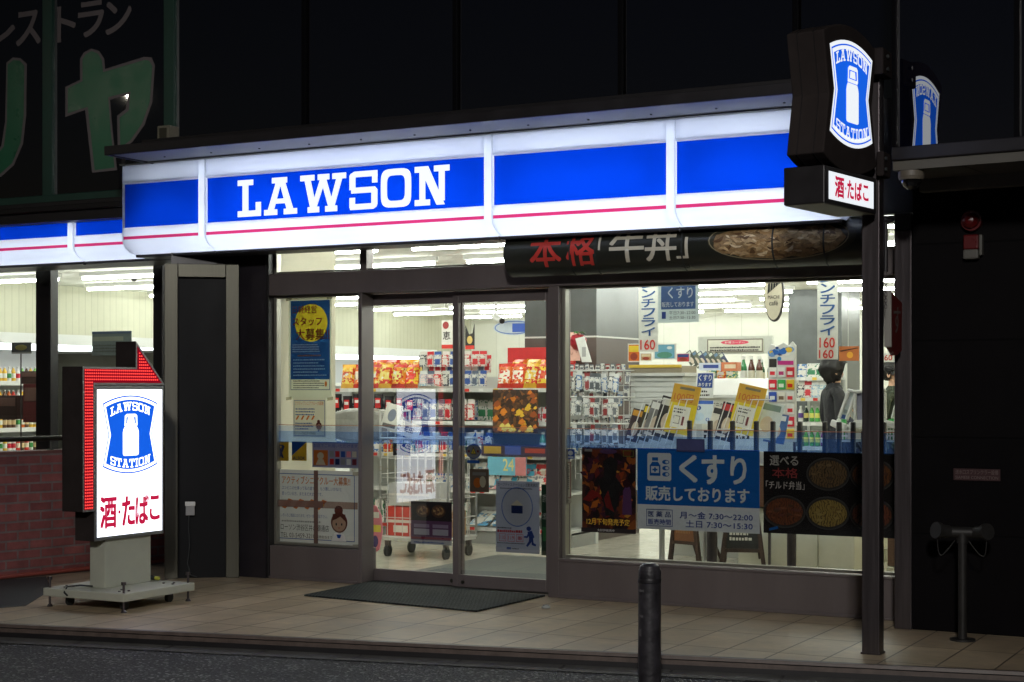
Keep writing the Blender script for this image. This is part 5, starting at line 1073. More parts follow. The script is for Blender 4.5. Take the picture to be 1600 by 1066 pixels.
# roll cage trolley with white basket wire, in front of the gondola
tx0, tx1, ty = at(594, 1.55), at(700, 1.55), 1.55
t = thing('roll_cage', 'white wire roll cage trolley just inside the left sliding door', 'trolley', ((tx0 + tx1) / 2, ty, 0)); hw = (tx1 - tx0) / 2
WIRE = mat('white wire', S(214, 214, 210), .3)
def cage_face(p0, ux, L, z0, z1, nx, nz, nme):
    m = MB(); p0 = Vector(p0); ux = Vector(ux)
    m.tube([p0 + Vector((0, 0, z0)), p0 + Vector((0, 0, z1)), p0 + ux * L + Vector((0, 0, z1)), p0 + ux * L + Vector((0, 0, z0)), p0 + Vector((0, 0, z0))], .011, WIRE, 8)
    for k in range(1, nx): m.cyl(p0 + ux * (L * k / nx) + Vector((0, 0, z0)), p0 + ux * (L * k / nx) + Vector((0, 0, z1)), .004, WIRE, 5)
    for k in range(1, nz): z = z0 + (z1 - z0) * k / nz; m.cyl(p0 + Vector((0, 0, z)), p0 + ux * L + Vector((0, 0, z)), .004, WIRE, 5)
    m.build(nme, t)
cage_face((-hw, 0, 0), (1, 0, 0), 2 * hw, .18, 1.06, 9, 5, 'front_grid'); cage_face((-hw, 0, 0), (0, 1, 0), .5, .18, 1.30, 4, 6, 'side_grid'); cage_face((hw, 0, 0), (0, 1, 0), .5, .18, 1.06, 4, 5, 'side_grid'); cage_face((-hw, .5, 0), (1, 0, 0), 2 * hw, .18, 1.06, 8, 5, 'rear_grid')
m = MB(); m.box(-hw, hw, 0, .5, .15, .18, WIRE); m.build('deck', t, .004)
for x in (-hw + .05, hw - .05):
    for y in (.05, .45): m = MB(); m.cyl((x - .012, y, .055), (x + .012, y, .055), .055, RUBBER, 14); m.box(x - .02, x + .02, y - .02, y + .02, .09, .15, STEELD); m.build('caster', t)
for (dx, dz, c, w2, h2, lab) in ((-.2, .19, (206, 60, 50), .3, .26, 'red banded carton on the deck of the roll cage'), (.18, .19, (190, 150, 110), .28, .22, 'brown carton on the deck of the roll cage'), (-.1, .46, (206, 206, 204), .42, .2, 'pale carton stacked in the middle of the roll cage')):
    m = MB(); m.box(-w2 / 2, w2 / 2, .05, .42, 0, h2, colmat(c)); m.box(-w2 / 2, w2 / 2, .048, .05, h2 * .45, h2 * .55, colmat((236, 230, 220))); m.box(-w2 / 4, w2 / 4, .0475, .05, h2 * .12, h2 * .36, colmat((240, 236, 226))); tag(m.build('carton', loc=((tx0 + tx1) / 2 + dx * hw / .42, ty, dz)), lab, 'box')
for (u, v, w2, h2, an, c, lab) in ((612, 651, .17, .23, .25, (226, 226, 220), 'white magazine propped in the roll cage, its cover a grey figure'), (626, 668, .24, .12, .3, (236, 236, 230), 'white card lettered in black leaning in the roll cage'), (640, 672, .2, .13, .35, (230, 226, 214), 'cream leaflet leaning at the right of the roll cage')):
    p = P(u, v, 1.6); m = MB(); m.box(-w2 / 2, w2 / 2, 0, .01, -h2 / 2, h2 / 2, colmat(c)); A = Art(m, (-w2 / 2, 0, -h2 / 2), (1, 0, 0))
    if 'magazine' in lab: A.ell(w2 * .5, h2 * .55, w2 * .25, h2 * .25, colmat((120, 130, 150))); A.rect(w2 * .1, h2 * .05, w2 * .9, h2 * .2, colmat((90, 90, 90)))
    elif 'card' in lab: A.txt('WORK', w2 * .1, h2 * .3, w2 * .8, h2 * .7, BLK, .03)
    else: A.txt('花田', w2 * .2, h2 * .3, w2 * .7, h2 * .7, BLK, .02)
    o = m.build('leaflet' if 'leaf' in lab else 'card' if 'card' in lab else 'magazine', loc=p); o.rotation_euler = (-.25, an * .8, 0); tag(o, lab, 'leaflet' if 'leaf' in lab else 'card' if 'card' in lab else 'magazine')
m = MB(); n = 12
pts_ = [(.20 * math.cos(a_) , .14 * math.sin(a_)) for a_ in [2 * math.pi * k / 20 for k in range(20)]]
p = P(560, 665, 2.2); m.prism([(x * 2.2, y * (1 + .2 * math.sin(7 * x + 2))) for x, y in pts_], 0, .25, mat('grey plastic wrap', S(150, 150, 146), .25, var=.2, bump=.4, bscale=20), 'y'); tag(m.build('wrapped_bundle', None, .03, loc=p), 'grey plastic wrapped bundle below the hanging gloves', 'bundle')
# colourful hanging poster strip at the left door edge
m = MB(); p = P(588, 868, 1.0); q = P(595, 795, 1.0); m.prism([(-.06, 0), (.03, .05), (.06, .2), (.05, .34), (0, .42), (-.06, .44)], 0, .01, colmat((226, 130, 150)), 'y'); A = Art(m, (0, 0, 0), (1, 0, 0)); A.rect(-.04, .2, .045, .26, colmat((236, 220, 80))); A.ell(-.01, .12, .03, .05, colmat((70, 60, 120))); A.rect(-.05, .32, .03, .37, colmat((240, 240, 236)))
tag(m.build('curved_display_card', loc=(p.x, 1.0, p.z)), 'pink and yellow curved display card at the left door edge', 'card')

# column, red board, pink board, berry decoration
yC = 3.8; cx0, cx1 = at(820, yC), at(932, yC)
t = thing('column', 'broad dark grey column behind the snacks, ringed by a pale line', 'column', ((cx0 + cx1) / 2, yC, 0)); hw = (cx1 - cx0) / 2; zl = Z_(900, 527, yC)
CG = mat('grey column stone', S(74, 78, 78), .35, var=.3, scale=3); CB = mat('brown column panel', S(84, 72, 68), .45, var=.15)
m = MB(); m.box(-hw, hw, 0, 1.05, zl + .012, ZC, CG); m.build('upper_cladding', t); m = MB(); m.box(-hw, hw, 0, 1.05, 0, zl - .004, CB); m.build('lower_cladding', t); m = MB(); m.box(-hw - .005, hw + .005, -.005, 1.055, zl - .004, zl + .012, WHITEP); m.build('band', t)
y2 = 3.62
m = MB(); rx0, rx1 = at(793, y2), at(897, y2); m.box(rx0, rx1, y2, y2 + .04, 1.55, Z_(840, 543, y2), colmat((204, 42, 46))); m.box(rx0, rx1, y2 - .004, y2, 1.76, 1.765, colmat((224, 120, 120))); tag(m.build('red_board', None, .004), 'plain red display board above the snack bags in front of the column', 'board')
y2 = 3.3; a = P(874, 564, y2); b = P(906, 519, y2); m = MB(); w_, h_ = b.x - a.x, b.z - a.z; m.box(0, w_, 0, .01, 0, h_, colmat((238, 190, 176))); A = Art(m, (0, 0, 0), (1, 0, 0)); A.txt('お', .1 * w_, .25 * h_, .45 * w_, .6 * h_, colmat((206, 150, 140)), 0); A.txt('い', .5 * w_, .2 * h_, .85 * w_, .5 * h_, colmat((206, 150, 140)), 0); tag(m.build('pink_board', loc=(a.x, y2, a.z)), 'pink handwritten board beside the berry shaped ornament', 'board')
p = P(903, 534, 3.2); t = thing('berry_ornament', 'red berry shaped ornament with green leaf above the wire rack', 'ornament', p)
m = MB(); m.lathe([(0, -.09), (.04, -.075), (.075, -.03), (.085, .02), (.06, .06), (.0, .075)], colmat((150, 24, 40), .3), 16); m.build('berry', t)
m = MB()
for k in range(5): a_ = k * 1.256; m.add([(0, 0, .07), (.05 * math.cos(a_ - .4), .05 * math.sin(a_ - .4), .095), (.09 * math.cos(a_), .09 * math.sin(a_), .075), (.05 * math.cos(a_ + .4), .05 * math.sin(a_ + .4), .095)], [(0, 1, 2, 3)], colmat((60, 140, 60)))
m.build('leaves', t)
m = MB(); p = P(917, 566, 2.9); m.prism([(-.05, 0), (.05, 0), (-.03, .24), (-.12, .22)], 0, .006, colmat((236, 236, 232)), 'y'); A = Art(m, (0, 0, 0), (1, 0, 0)); A.rect(-.05, .05, -.01, .14, colmat((170, 170, 170))); tag(m.build('tilted_tag', loc=p), 'tilted white paper tag sticking up right of the berry ornament', 'tag')
# wire hook rack with hanging stationery
yR = 2.2; rx0, rx1 = at(893, yR), at(986, yR)
t = thing('wire_rack', 'white wire rack of hanging stationery behind the right window', 'rack', ((rx0 + rx1) / 2, yR, 0)); hw = (rx1 - rx0) / 2
cage_t = t
m = MB()
for k in range(12): x = -hw + 2 * hw * k / 11; m.cyl((x, .08, .7), (x, .08, 1.70), .004, WIRE, 5)
for k in range(8): z = .75 + k * .13; m.cyl((-hw, .08, z), (hw, .08, z), .005, WIRE, 5)
m.build('grid', t)
for z in (1.66, 1.43, 1.20): m = MB(); m.tube([(-hw, -.12, z), (hw, -.12, z)], .008, WIRE, 6); m.tube([(-hw, .08, z), (-hw, -.12, z)], .006, WIRE, 6); m.tube([(hw, .08, z), (hw, -.12, z)], .006, WIRE, 6); m.build('rail', t)
m = MB(); m.box(-hw - .11, -hw - .03, -.02, .05, .0, Z_(887, 586, yR), mat('cream post', S(206, 204, 188), .4)); m.build('post', t, .004)
ST = [((220, 224, 226), (90, 96, 100)), ((70, 76, 84), (226, 226, 222)), ((90, 130, 180), (236, 236, 232)), ((206, 210, 206), (150, 60, 60)), ((130, 138, 140), (230, 230, 226)), ((236, 236, 232), (120, 124, 130))]
for z in (1.53, 1.38, 1.16, .92): goods('pack', 's', ST + [((30, 30, 34), (206, 206, 206)), ((240, 240, 240), (60, 64, 70))], [(rx0 + .05 + .07 * k, yR + .0, z + random.uniform(-.03, .03)) for k in range(int((rx1 - rx0) / .07))], 'small stationery packet in the rear layer of the wire rack', 'stationery packets in the rear layer', jit=.4, W_=.045, H_=.13)
for z in (1.49, 1.27, 1.03): goods('pack', 's', ST, [(rx0 + .03 + .058 * k, yR - .1 - .02 * (k % 3), z + random.uniform(-.02, .01)) for k in range(int((rx1 - rx0) / .058))], 'small stationery packet hanging on the wire rack', 'stationery packets on the wire rack', jit=.3, W_=.05, H_=.16)
goods('pack', 's', ST, [(rx0 + .03 + .05 * k, yR - .06, 1.665 + random.uniform(0, .01)) for k in range(int((rx1 - rx0) / .05))], 'white price tag clipped along the top of the wire rack', 'price tags on the wire rack', jit=.3, W_=.035, H_=.05, D_=.004)
# ribbed counter back with yellow top strip and picture cards
yK = 2.3; kx0, kx1 = at(986, yK), at(1068, yK)
t = thing('ribbed_counter', 'white ribbed counter back under a yellow edged top', 'counter', ((kx0 + kx1) / 2, yK, 0)); hw = (kx1 - kx0) / 2
m = MB()
for k in range(22): z = .62 + k * .045; m.box(-hw, hw, -.012, .3, z, z + .04, MET); m.box(-hw, hw, .0, .3, z + .04, z + .045, MET)
m.build('ribbed_panel', t, .003); m = MB(); m.box(-hw - .02, hw + .03, -.04, .4, 1.61, 1.64, WHITEP); m.build('top', t, .004)
m = MB(); m.box(-hw, hw, -.05, -.04, 1.685, 1.71, colmat((236, 200, 80))); m.box(-hw, hw, -.04, .3, 1.64, 1.70, colmat((150, 140, 120))); m.build('edge_strip', t)
for (u0, v0, u1, v1, c1, c2, lab) in ((981, 537, 1000, 566, (214, 110, 40), (240, 206, 60), 'orange and yellow picture card on the ribbed counter'), (1021, 537, 1056, 562, (120, 180, 206), (230, 236, 236), 'light blue castle picture card on the ribbed counter'), (1057, 552, 1078, 566, (206, 70, 80), (60, 80, 140), 'red and blue picture card right of the blue one'), (1001, 552, 1018, 564, (196, 150, 110), (236, 220, 180), 'brown food picture card between the orange and blue ones')):
    a = P(u0, v1, yK - .02); b = P(u1, v0, yK - .02); w_, h_ = b.x - a.x, b.z - a.z; m = MB(); m.box(0, w_, 0, .01, 0, h_, colmat((232, 230, 222))); A = Art(m, (0, 0, 0), (1, 0, 0)); A.rect(.06 * w_, .06 * h_, .94 * w_, .94 * h_, colmat(c1))
    if 'castle' in lab: A.ell(w_ * .5, h_ * .28, w_ * .34, h_ * .2, colmat((90, 150, 130))); A.ell(w_ * .72, h_ * .74, w_ * .12, h_ * .1, colmat(c2))
    else: A.rect(.1 * w_, .55 * h_, .9 * w_, .88 * h_, colmat(c2)); A.ell(.5 * w_, .3 * h_, .3 * w_, .2 * h_, colmat((150, 60, 40)))
    tag(m.build('picture_card', loc=(a.x, yK - .02, a.z)), lab.replace('castle ', 'landscape '), 'card')
# ------------------------------------------------------------------ hanging signs inside the right window
SB = colmat((48, 86, 140)); SR = colmat((206, 56, 44)); PAP = colmat((226, 226, 216))
def strip_sign(u0, u1, v0, v1, Y, lab, two):
    a = P(u0, v1, Y); b = P(u1, v0, Y); w_, h_ = b.x - a.x, b.z - a.z; m = MB(); m.box(0, w_, 0, .006, 0, h_, PAP); A = Art(m, (0, 0, 0), (1, 0, 0))
    n = 6; lo = .24 if not two else .30; hh = (1.06 - lo) / n
    for k, ch in enumerate('レンチフライ'):
        zt = 1.03 - k * hh; A.txt(ch, w_ * .16, h_ * (zt - hh * .86), w_ * .86, min(h_ * .999, h_ * zt), SB, .03)
    if two: A.txt('160', w_ * .12, h_ * .14, w_ * .86, h_ * .26, SR, .03); A.txt('160', w_ * .10, h_ * .015, w_ * .8, h_ * .115, SR, .03)
    else: A.txt('160', w_ * .1, h_ * .03, w_ * .86, h_ * .17, SR, .03)
    m.box(w_ * .48, w_ * .52, 0, .004, h_, ZC - a.z, WIRE)
    tag(m.build('hanging_strip', loc=(a.x, Y, a.z)), lab, 'hanging sign')
strip_sign(998, 1028, 440, 550, 1.3, 'hanging paper strip with blue letters and one red price above the ribbed counter', False)
strip_sign(1277, 1309, 430, 562, 1.3, 'hanging paper strip with two red prices near the steel post', True)
def _med(A, w, h):
    A.rect(w * .08, h * .34, w * .92, h * .95, ink(84, 108, 156, .6)); A.txt('くすり', w * .25, h * .62, w * .85, h * .90, PW, .02); A.txt('販売しております', w * .1, h * .40, w * .88, h * .53, PW, .015); A.txt('平日7:30~22:00', w * .28, h * .2, w * .92, h * .29, BLK, .01); A.txt('土日7:30~15:30', w * .28, h * .08, w * .92, h * .17, BLK, .01); A.rect(w * .1, h * .1, w * .2, h * .28, TB)
sticker('poster', 'small medicine notice hung high at the top of the right window', 1028, 443, 1092, 504, .6, ink(214, 222, 222, .65), _med, 'poster')
Y = 1.2; c = P(1209, 460, Y); rx_, rz_ = (at(1224, Y) - at(1193, Y)) / 2, .21
t = thing('oval_sign', 'oval cream hanging sign with dark rim in the right window', 'hanging sign', c)
n = 32; ov = [(rx_ * math.cos(2 * math.pi * k / n), rz_ * math.sin(2 * math.pi * k / n)) for k in range(n)]
m = MB(); m.prism(ov, 0, .03, colmat((60, 56, 54)), 'y'); m.build('board', t, .003)
m = MB(); A = Art(m, (0, -.001, 0), (1, 0, 0)); A.poly([(x * .9 - .003, z * .93) for x, z in ov], colmat((232, 222, 196)))
INKD = colmat((40, 38, 38))
for k in range(5): A.poly([(-.05 + .022 * k, .0 + .018 * k), (-.03 + .022 * k, .02 + .018 * k), (-.028 + .022 * k, .10 + .012 * k), (-.045 + .022 * k, .08 + .012 * k)], INKD)
A.txt('MACHI', -.045, -.035, .045, -.008, INKD, .02); A.txt('café', -.035, -.085, .035, -.05, INKD, .02); m.build('face', t)
m = MB(); m.cyl((0, .01, rz_), (0, .01, ZC - c.z), .003, WIRE, 5); m.build('wire', t)
# sign board deeper in the shop
Y = 6.5; a = P(1105, 551, Y); b = P(1192, 529, Y); w_, h_ = b.x - a.x, b.z - a.z; m = MB(); m.box(0, w_, 0, .02, 0, h_, colmat((226, 224, 210))); m.box(-.12, w_ + .1, .02, .06, -.02, h_ + .03, colmat((206, 208, 200))); A = Art(m, (0, 0, 0), (1, 0, 0))
A.frame(0, 0, w_, h_, .012, colmat((120, 112, 100))); A.ell(w_ * .5, h_ * .74, w_ * .25, h_ * .17, colmat((230, 80, 110))); A.txt('お酒コーナー', w_ * .32, h_ * .66, w_ * .68, h_ * .82, PAP, .02); lines(A, w_ * .05, w_ * .95, h_ * .5, h_ * .2, 2, INKD, .6, seed=31)
tag(m.build('sign_board', loc=(a.x, Y, a.z)), 'white sign board with pink oval heading hanging deep in the shop', 'sign board')
# second dark pillar at the back
Y = 9.; t = tag(MB().box(at(1232, Y), at(1315, Y), Y, Y + .8, 0, ZC, CG).build('column'), 'dark grey column at the back of the shop near the price strips', 'column')
# ornaments on the far left wall side seen through the left door
Y = 4.6; a = P(690, 545, Y); b = P(712, 500, Y); w_, h_ = b.x - a.x, b.z - a.z; m = MB(); m.box(0, w_, 0, .01, 0, h_, colmat((232, 230, 222))); A = Art(m, (0, 0, 0), (1, 0, 0)); A.rect(0, 0, w_, h_ * .14, SR); A.txt('恵', .1 * w_, .32 * h_, .62 * w_, .6 * h_, INKD, .02); A.ell(.3 * w_, .82 * h_, .22 * w_, .13 * h_, colmat((150, 50, 50))); m.box(w_ * .2, w_ * .22, 0, .003, h_, ZC - a.z, WIRE); tag(m.build('hanging_card', loc=(a.x, Y, a.z)), 'white hanging card with red base seen through the left door', 'hanging sign')
a = P(727, 546, Y); b = P(741, 504, Y); w_, h_ = b.x - a.x, b.z - a.z; m = MB(); m.prism([(0, 0), (w_, 0), (w_, h_ * .95), (w_ * .8, h_ * .6), (w_ * .4, h_ * .55), (0, h_ * .9)], 0, .01, INKD, 'y'); A = Art(m, (0, 0, 0), (1, 0, 0)); A.rect(0, 0, w_, h_ * .14, SR); A.ell(.5 * w_, .35 * h_, .3 * w_, .15 * h_, colmat((220, 190, 110))); m.box(w_ * .5, w_ * .52, 0, .003, h_ * .6, ZC - a.z, WIRE); tag(m.build('hanging_card', loc=(a.x, Y, a.z)), 'black hanging card with gold disc seen through the right door', 'hanging sign')
c = P(803, 512, 5.); t = thing('hanging_oval_banner', 'white oval hanging banner with a blue band beyond the right door', 'hanging sign', c); m = MB(); m.prism([(.26 * math.cos(2 * math.pi * k / 24), .085 * math.sin(2 * math.pi * k / 24)) for k in range(24)], 0, .02, colmat((206, 216, 226)), 'y'); m.build('board', t)
m = MB(); A = Art(m, (0, -.001, 0), (1, 0, 0)); A.rect(-.02, -.05, .14, .045, colmat((50, 90, 190))); A.ringe(0, 0, .24, .075, .012, colmat((90, 120, 190))); m.build('marking', t); m = MB(); m.cyl((-.1, .01, .06), (-.1, .01, ZC - c.z), .003, WIRE, 5); m.cyl((.1, .01, .06), (.1, .01, ZC - c.z), .003, WIRE, 5); m.build('wire', t)
def cctv(u, v, Y, lab):
    p = P(u, v, Y); t = thing('ceiling_camera', lab, 'security camera', (p.x, Y, 0)); m = MB(); m.cyl((0, 0, p.z), (.16, -.12, p.z - .06), .035, WHITEP, 12); m.cyl((.16, -.12, p.z - .06), (.175, -.132, p.z - .066), .03, INKD, 12); m.build('body', t); m = MB(); m.cyl((.04, -.03, p.z), (.04, -.03, ZC), .015, WHITEP, 8); m.build('arm', t)
cctv(772, 494, 5., 'white bullet security camera under the ceiling beyond the right door'); cctv(203, 428, 2.6, 'white bullet security camera under the ceiling behind the left window')
# ------------------------------------------------------------------ right part of the shop floor: shelves, counter, people
Y = 5.2; gondola('shelf_unit', 'white shelf unit of bottles seen behind the card rack', at(1098, Y), at(1200, Y), Y, .5, 1.50, (.5, .9, 1.2))
SK = [((46, 90, 60), (220, 214, 190)), ((90, 50, 36), (226, 220, 200)), ((206, 210, 206), (60, 110, 90)), ((60, 130, 80), (236, 236, 230)), ((30, 60, 46), (206, 180, 90))]
goods('bottle', 'k', SK, row(at(1150, Y), at(1197, Y), Y + .12, 1.51, .085), 'tall sake bottle on top of the shelf unit behind the card rack', 'sake bottles on the shelf top', h=.33, r=.035, jit=.05); goods('bottle', 'k', SK, row(at(1152, Y), at(1197, Y), Y + .32, 1.51, .10), 'sake bottle in the back row on top of the shelf unit', 'sake bottles in the back row', h=.30, r=.035, jit=.05)
goods('box', 'bb2', BX, row(at(1098, Y), at(1200, Y), Y + .05, .91, .11) + row(at(1098, Y), at(1150, Y), Y + .1, 1.51, .11), 'carton on the shelf unit behind the card rack', 'cartons behind the card rack', jit=.08, H_=.2)
goods('box', 'bb', BX, row(at(1098, Y), at(1200, Y), Y + .05, 1.21, .12), 'small carton on the shelf below the sake bottles', 'cartons below the sake bottles', jit=.05)
Y = 6.0; gondola('shelf_unit', 'tall white shelf unit of drinks and packets left of the dark haired person', at(1243, Y), at(1300, Y), Y, .5, 1.78, (.35, .62, .88, 1.14, 1.40, 1.62))
DR = [((236, 236, 230), (90, 60, 140)), ((90, 170, 90), (236, 230, 120)), ((120, 60, 130), (236, 236, 236)), ((70, 120, 190), (240, 240, 240)), ((40, 60, 50), (220, 200, 120)), ((226, 220, 210), (70, 150, 120))]
for z in (.63, .89, 1.15): goods('bottle', 'd', DR, row(at(1244, Y), at(1299, Y), Y + .06, z, .062), 'small drink bottle on a middle shelf left of the dark haired person', 'drink bottles left of the dark haired person', h=.17, r=.026, jit=.05)
goods('pack', 'dp', PK + [((226, 200, 90), (90, 160, 90)), ((120, 190, 120), (240, 240, 220))], row(at(1244, Y), at(1299, Y), Y + .04, 1.41, .08), 'snack packet on the upper shelf left of the dark haired person', 'snack packets left of the dark haired person', H_=.17)
goods('box', 'de', BX, row(at(1244, Y), at(1299, Y), Y + .05, 1.625, .1), 'small carton on top shelf left of the dark haired person', 'cartons left of the dark haired person')
# white display shelf under/behind magazines: low cabinet with notice
Y = 2.9; t = thing('freezer_cabinet', 'white low cabinet with sloping lid behind the magazine stands', 'freezer', (at(1100, Y), Y, 0)); m = MB(); m.box(-.30, .62, 0, .7, 0, 1.45, MET); m.build('body', t, .01); m = MB(); m.prism([(-.05, 1.45), (.7, 1.60), (.7, 1.56), (-.05, 1.42)], -.33, .65, WHITEP, 'x'); m.build('lid', t, .004)
m = MB(); A = Art(m, (-.02, -.002, 1.0), (1, 0, 0)); A.rect(0, 0, .5, .42, PAP); A.txt('保育不安のため、こちらへ', .02, .32, .46, .38, INKD, .01); A.txt('酒類の陳列は販売しておりません', .02, .2, .48, .26, INKD, .01); lines(A, .02, .46, .16, .05, 2, INKD, .6, seed=40); m.build('notice', t)
# gift card rack
Y = 1.9; a = P(1200, 690, Y); b = P(1243, 532, Y); w_, h_ = b.x - a.x, b.z - a.z
t = thing('card_rack', 'tall white rack of gift cards with blue and yellow header', 'card rack', (a.x, Y, a.z)); m = MB(); m.prism([(0, 0), (w_, 0), (w_, h_ * .95), (w_ * .88, h_ * .99), (w_ * .75, h_ * .95), (w_ * .55, h_ * .98), (w_ * .3, h_ * .94), (w_ * .1, h_ * .97), (0, h_ * .92)], 0, .03, WHITEP, 'y'); m.build('board', t, .003)
m = MB(); A = Art(m, (0, -.001, 0), (1, 0, 0)); rnd = random.Random(4)
for k in range(26): s_ = rnd.uniform(.015, .035); A.k -= .8; A.ell(w_ * rnd.uniform(.12, .86), h_ * rnd.uniform(.86, .93), s_, s_ * .7, colmat(rnd.choice([(226, 190, 70), (60, 110, 190), (120, 160, 210), (40, 60, 120), (236, 236, 226)])), 7)
A.rect(w_ * .36, h_ * .76, w_ * .93, h_ * .80, colmat((190, 50, 130))); A.ell(w_ * .42, h_ * .82, .018, .018, colmat((60, 140, 200)), 12); A.rect(w_ * .05, h_ * .72, w_ * .32, h_ * .82, INKD); m.build('header', t)
CRD = [((240, 240, 236), (206, 50, 60)), ((240, 240, 236), (190, 60, 120)), ((206, 40, 60), (240, 236, 230)), ((60, 160, 80), (236, 240, 230)), ((226, 190, 60), (200, 50, 40)), ((50, 80, 170), (230, 236, 240)), ((236, 232, 220), (120, 100, 80))]
for r_i in range(6):
    m = MB(); A = Art(m, (0, -.002, 0), (1, 0, 0))
    for ci in range(3):
        if r_i > 2 and ci == 0: continue
        c1, c2 = CRD[(r_i * 2 + ci * (1 if r_i < 3 else 0) + (0 if r_i < 2 else 1)) % 7]; x = w_ * (.05 + .32 * ci); z = h_ * (.64 - .122 * r_i); m.box(x, x + w_ * .27, -.012, -.002, z, z + h_ * .095, colmat(c1)); A.k = 24; A.rect(x + w_ * .04, z + h_ * .02, x + w_ * .22, z + h_ * .055, colmat(c2))
    m.build('cards', t)
m = MB(); m.box(0, w_ * .0 + .02, .0, .02, -a.z, 0, STEELD); m.box(w_ - .02, w_, .0, .02, -a.z, 0, STEELD); m.build('stand', t)
# window-side magazine rack
Y = .55; mx0, mx1 = at(985, Y), at(1235, Y)
t = thing('magazine_rack', 'wire magazine rack on grey posts along the inside of the right window', 'magazine rack', ((mx0 + mx1) / 2, Y, 0)); ox_ = (mx0 + mx1) / 2
for u, r_, mt_ in ((1026, .022, MET), (1105, .040, STEELD), (1093, .014, MET), (1230, .034, STEELD)): x = at(u, Y) - ox_; m = MB(); m.cyl((x, .1, 0), (x, .1, 1.0), r_, mt_, 14); m.build('post', t)
m = MB(); m.box(mx0 - ox_, at(1400, Y) - ox_, .0, .30, .98, 1.0, MET); m.box(mx0 - ox_, at(1400, Y) - ox_, -.01, .0, .96, 1.04, MET); m.build('shelf', t)
for k, u in enumerate((1080, 1112, 1147, 1184, 1210, 1252, 1291, 1313, 1335, 1383)):
    x = at(u, .5) - ox_; lean = (.05 if k == 3 or k == 6 else 0); m = MB(); m.box(x - .016, x + .016, -.10, -.06, 1.02, 1.27, INKD); o = m.build('divider', t, .008)
WR = [(u0, u1) for u0, u1 in ((1000, 1068), (1130, 1190))]
for u0, u1 in WR:
    m = MB(); xa_, xb_ = at(u0, .75) - ox_, at(u1, .75) - ox_
    for k in range(7): x = xa_ + (xb_ - xa_) * k / 6; m.tube([(x - .10, .15, 1.0), (x, .28, 1.42)], .004, WIRE, 5)
    m.tube([(xa_, .28, 1.42), (xb_ + .05, .28, 1.42)], .005, WIRE, 5); m.tube([(xa_ - .05, .2, 1.2), (xb_, .2, 1.2)], .005, WIRE, 5); m.build('wire_holder', t)
def leaning(u, v, w2, h2, lean, c, lab, draw=None, Y=.8, cat='magazine', name='magazine', turn=0.):
    p = P(u, v, Y); m = MB(); m.box(-w2 / 2, w2 / 2, 0, .012, 0, h2, colmat(c)); A = Art(m, (-w2 / 2, 0, 0), (1, 0, 0))
    if draw: draw(A, w2, h2)
    o = m.build(name, loc=p); o.rotation_euler = (-.18, lean, turn); tag(o, lab, cat, None); return o
def _yel(A, w, h):
    A.rect(.0, h * .62, w, h, colmat((206, 160, 60))); A.txt('100円', w * .1, h * .66, w * .8, h * .82, colmat((190, 110, 50)), .03); A.rect(w * .25, h * .9, w * .8, h * .95, colmat((120, 110, 90))); A.rect(w * .16, h * .12, w * .80, h * .56, colmat((236, 234, 220))); lines(A, w * .2, w * .7, h * .54, h * .06, 2, INKD, .5, seed=50); A.frame(w * .24, h * .2, w * .48, h * .36, .004, INKD); A.rect(w * .56, h * .18, w * .64, h * .36, colmat((120, 60, 60)))
leaning(1058, 678, .22, .38, .16, (226, 200, 50), 'yellow leaflet with a white panel leaning in the rack left of its twin', _yel, cat='leaflet', name='leaflet', Y=.78); leaning(1158, 678, .22, .37, .20, (226, 204, 60), 'yellow leaflet with a white panel leaning in the rack near the card rack', _yel, cat='leaflet', name='leaflet', Y=.78)
def _mg(c): return lambda A, w, h: (A.rect(w * .05, h * .78, w * .9, h * .95, colmat(c)), A.ell(w * .5, h * .4, w * .25, h * .22, colmat((206, 190, 170))), A.rect(w * .1, h * .08, w * .6, h * .16, colmat((226, 222, 210))))
for (u, v, w2, h2, ln, c, c2, lab) in ((986, 690, .11, .26, .22, (54, 40, 46), (206, 150, 60), 'dark magazine at the left end of the window rack'), (1002, 688, .11, .28, .25, (60, 56, 40), (226, 200, 60), 'dark magazine with yellow heading second in the window rack'), (1016, 686, .16, .30, .26, (120, 120, 118), (226, 226, 222), 'grey and black magazine third in the window rack'), (1034, 684, .18, .32, .24, (40, 38, 36), (206, 206, 200), 'large black magazine beside the left yellow leaflet'), (1114, 688, .12, .26, .2, (226, 222, 210), (60, 60, 60), 'cream magazine leaning right of the left yellow leaflet'), (1128, 688, .14, .29, .22, (50, 46, 50), (190, 60, 60), 'black magazine left of the right yellow leaflet'), (1192, 686, .20, .28, .2, (206, 214, 212), (120, 140, 130), 'pale map like magazine right of the right yellow leaflet'), (1208, 692, .16, .22, .14, (70, 100, 150), (226, 230, 230), 'blue magazine low beside the card rack')):
    leaning(u, v, w2, h2, ln, c, lab, _mg(c2), Y=.86)
def _kus(A, w, h): A.rect(w * .05, h * .4, w * .95, h * .98, colmat((40, 70, 140))); A.txt('くすり', w * .12, h * .68, w * .88, h * .92, PAP, .02); A.txt('あります', w * .12, h * .46, w * .88, h * .6, PAP, .02); lines(A, w * .1, w * .9, h * .36, h * .14, 2, INKD, .5, seed=52)
leaning(1100, 622, .14, .20, 0, (226, 228, 226), 'small blue and white medicine card behind the left yellow leaflet', _kus, cat='card', name='card', Y=1.2)
def _inf(A, w, h): A.rect(0, h * .85, w, h, colmat((60, 100, 190))); A.ell(w * .22, h * .68, w * .14, h * .1, colmat((40, 70, 150))); A.txt('i', w * .18, h * .62, w * .26, h * .74, PAP, .02); A.ell(w * .3, h * .3, w * .25, h * .18, colmat((190, 214, 236))); A.txt('0', w * .65, h * .1, w * .85, h * .25, colmat((60, 100, 190)), .01)
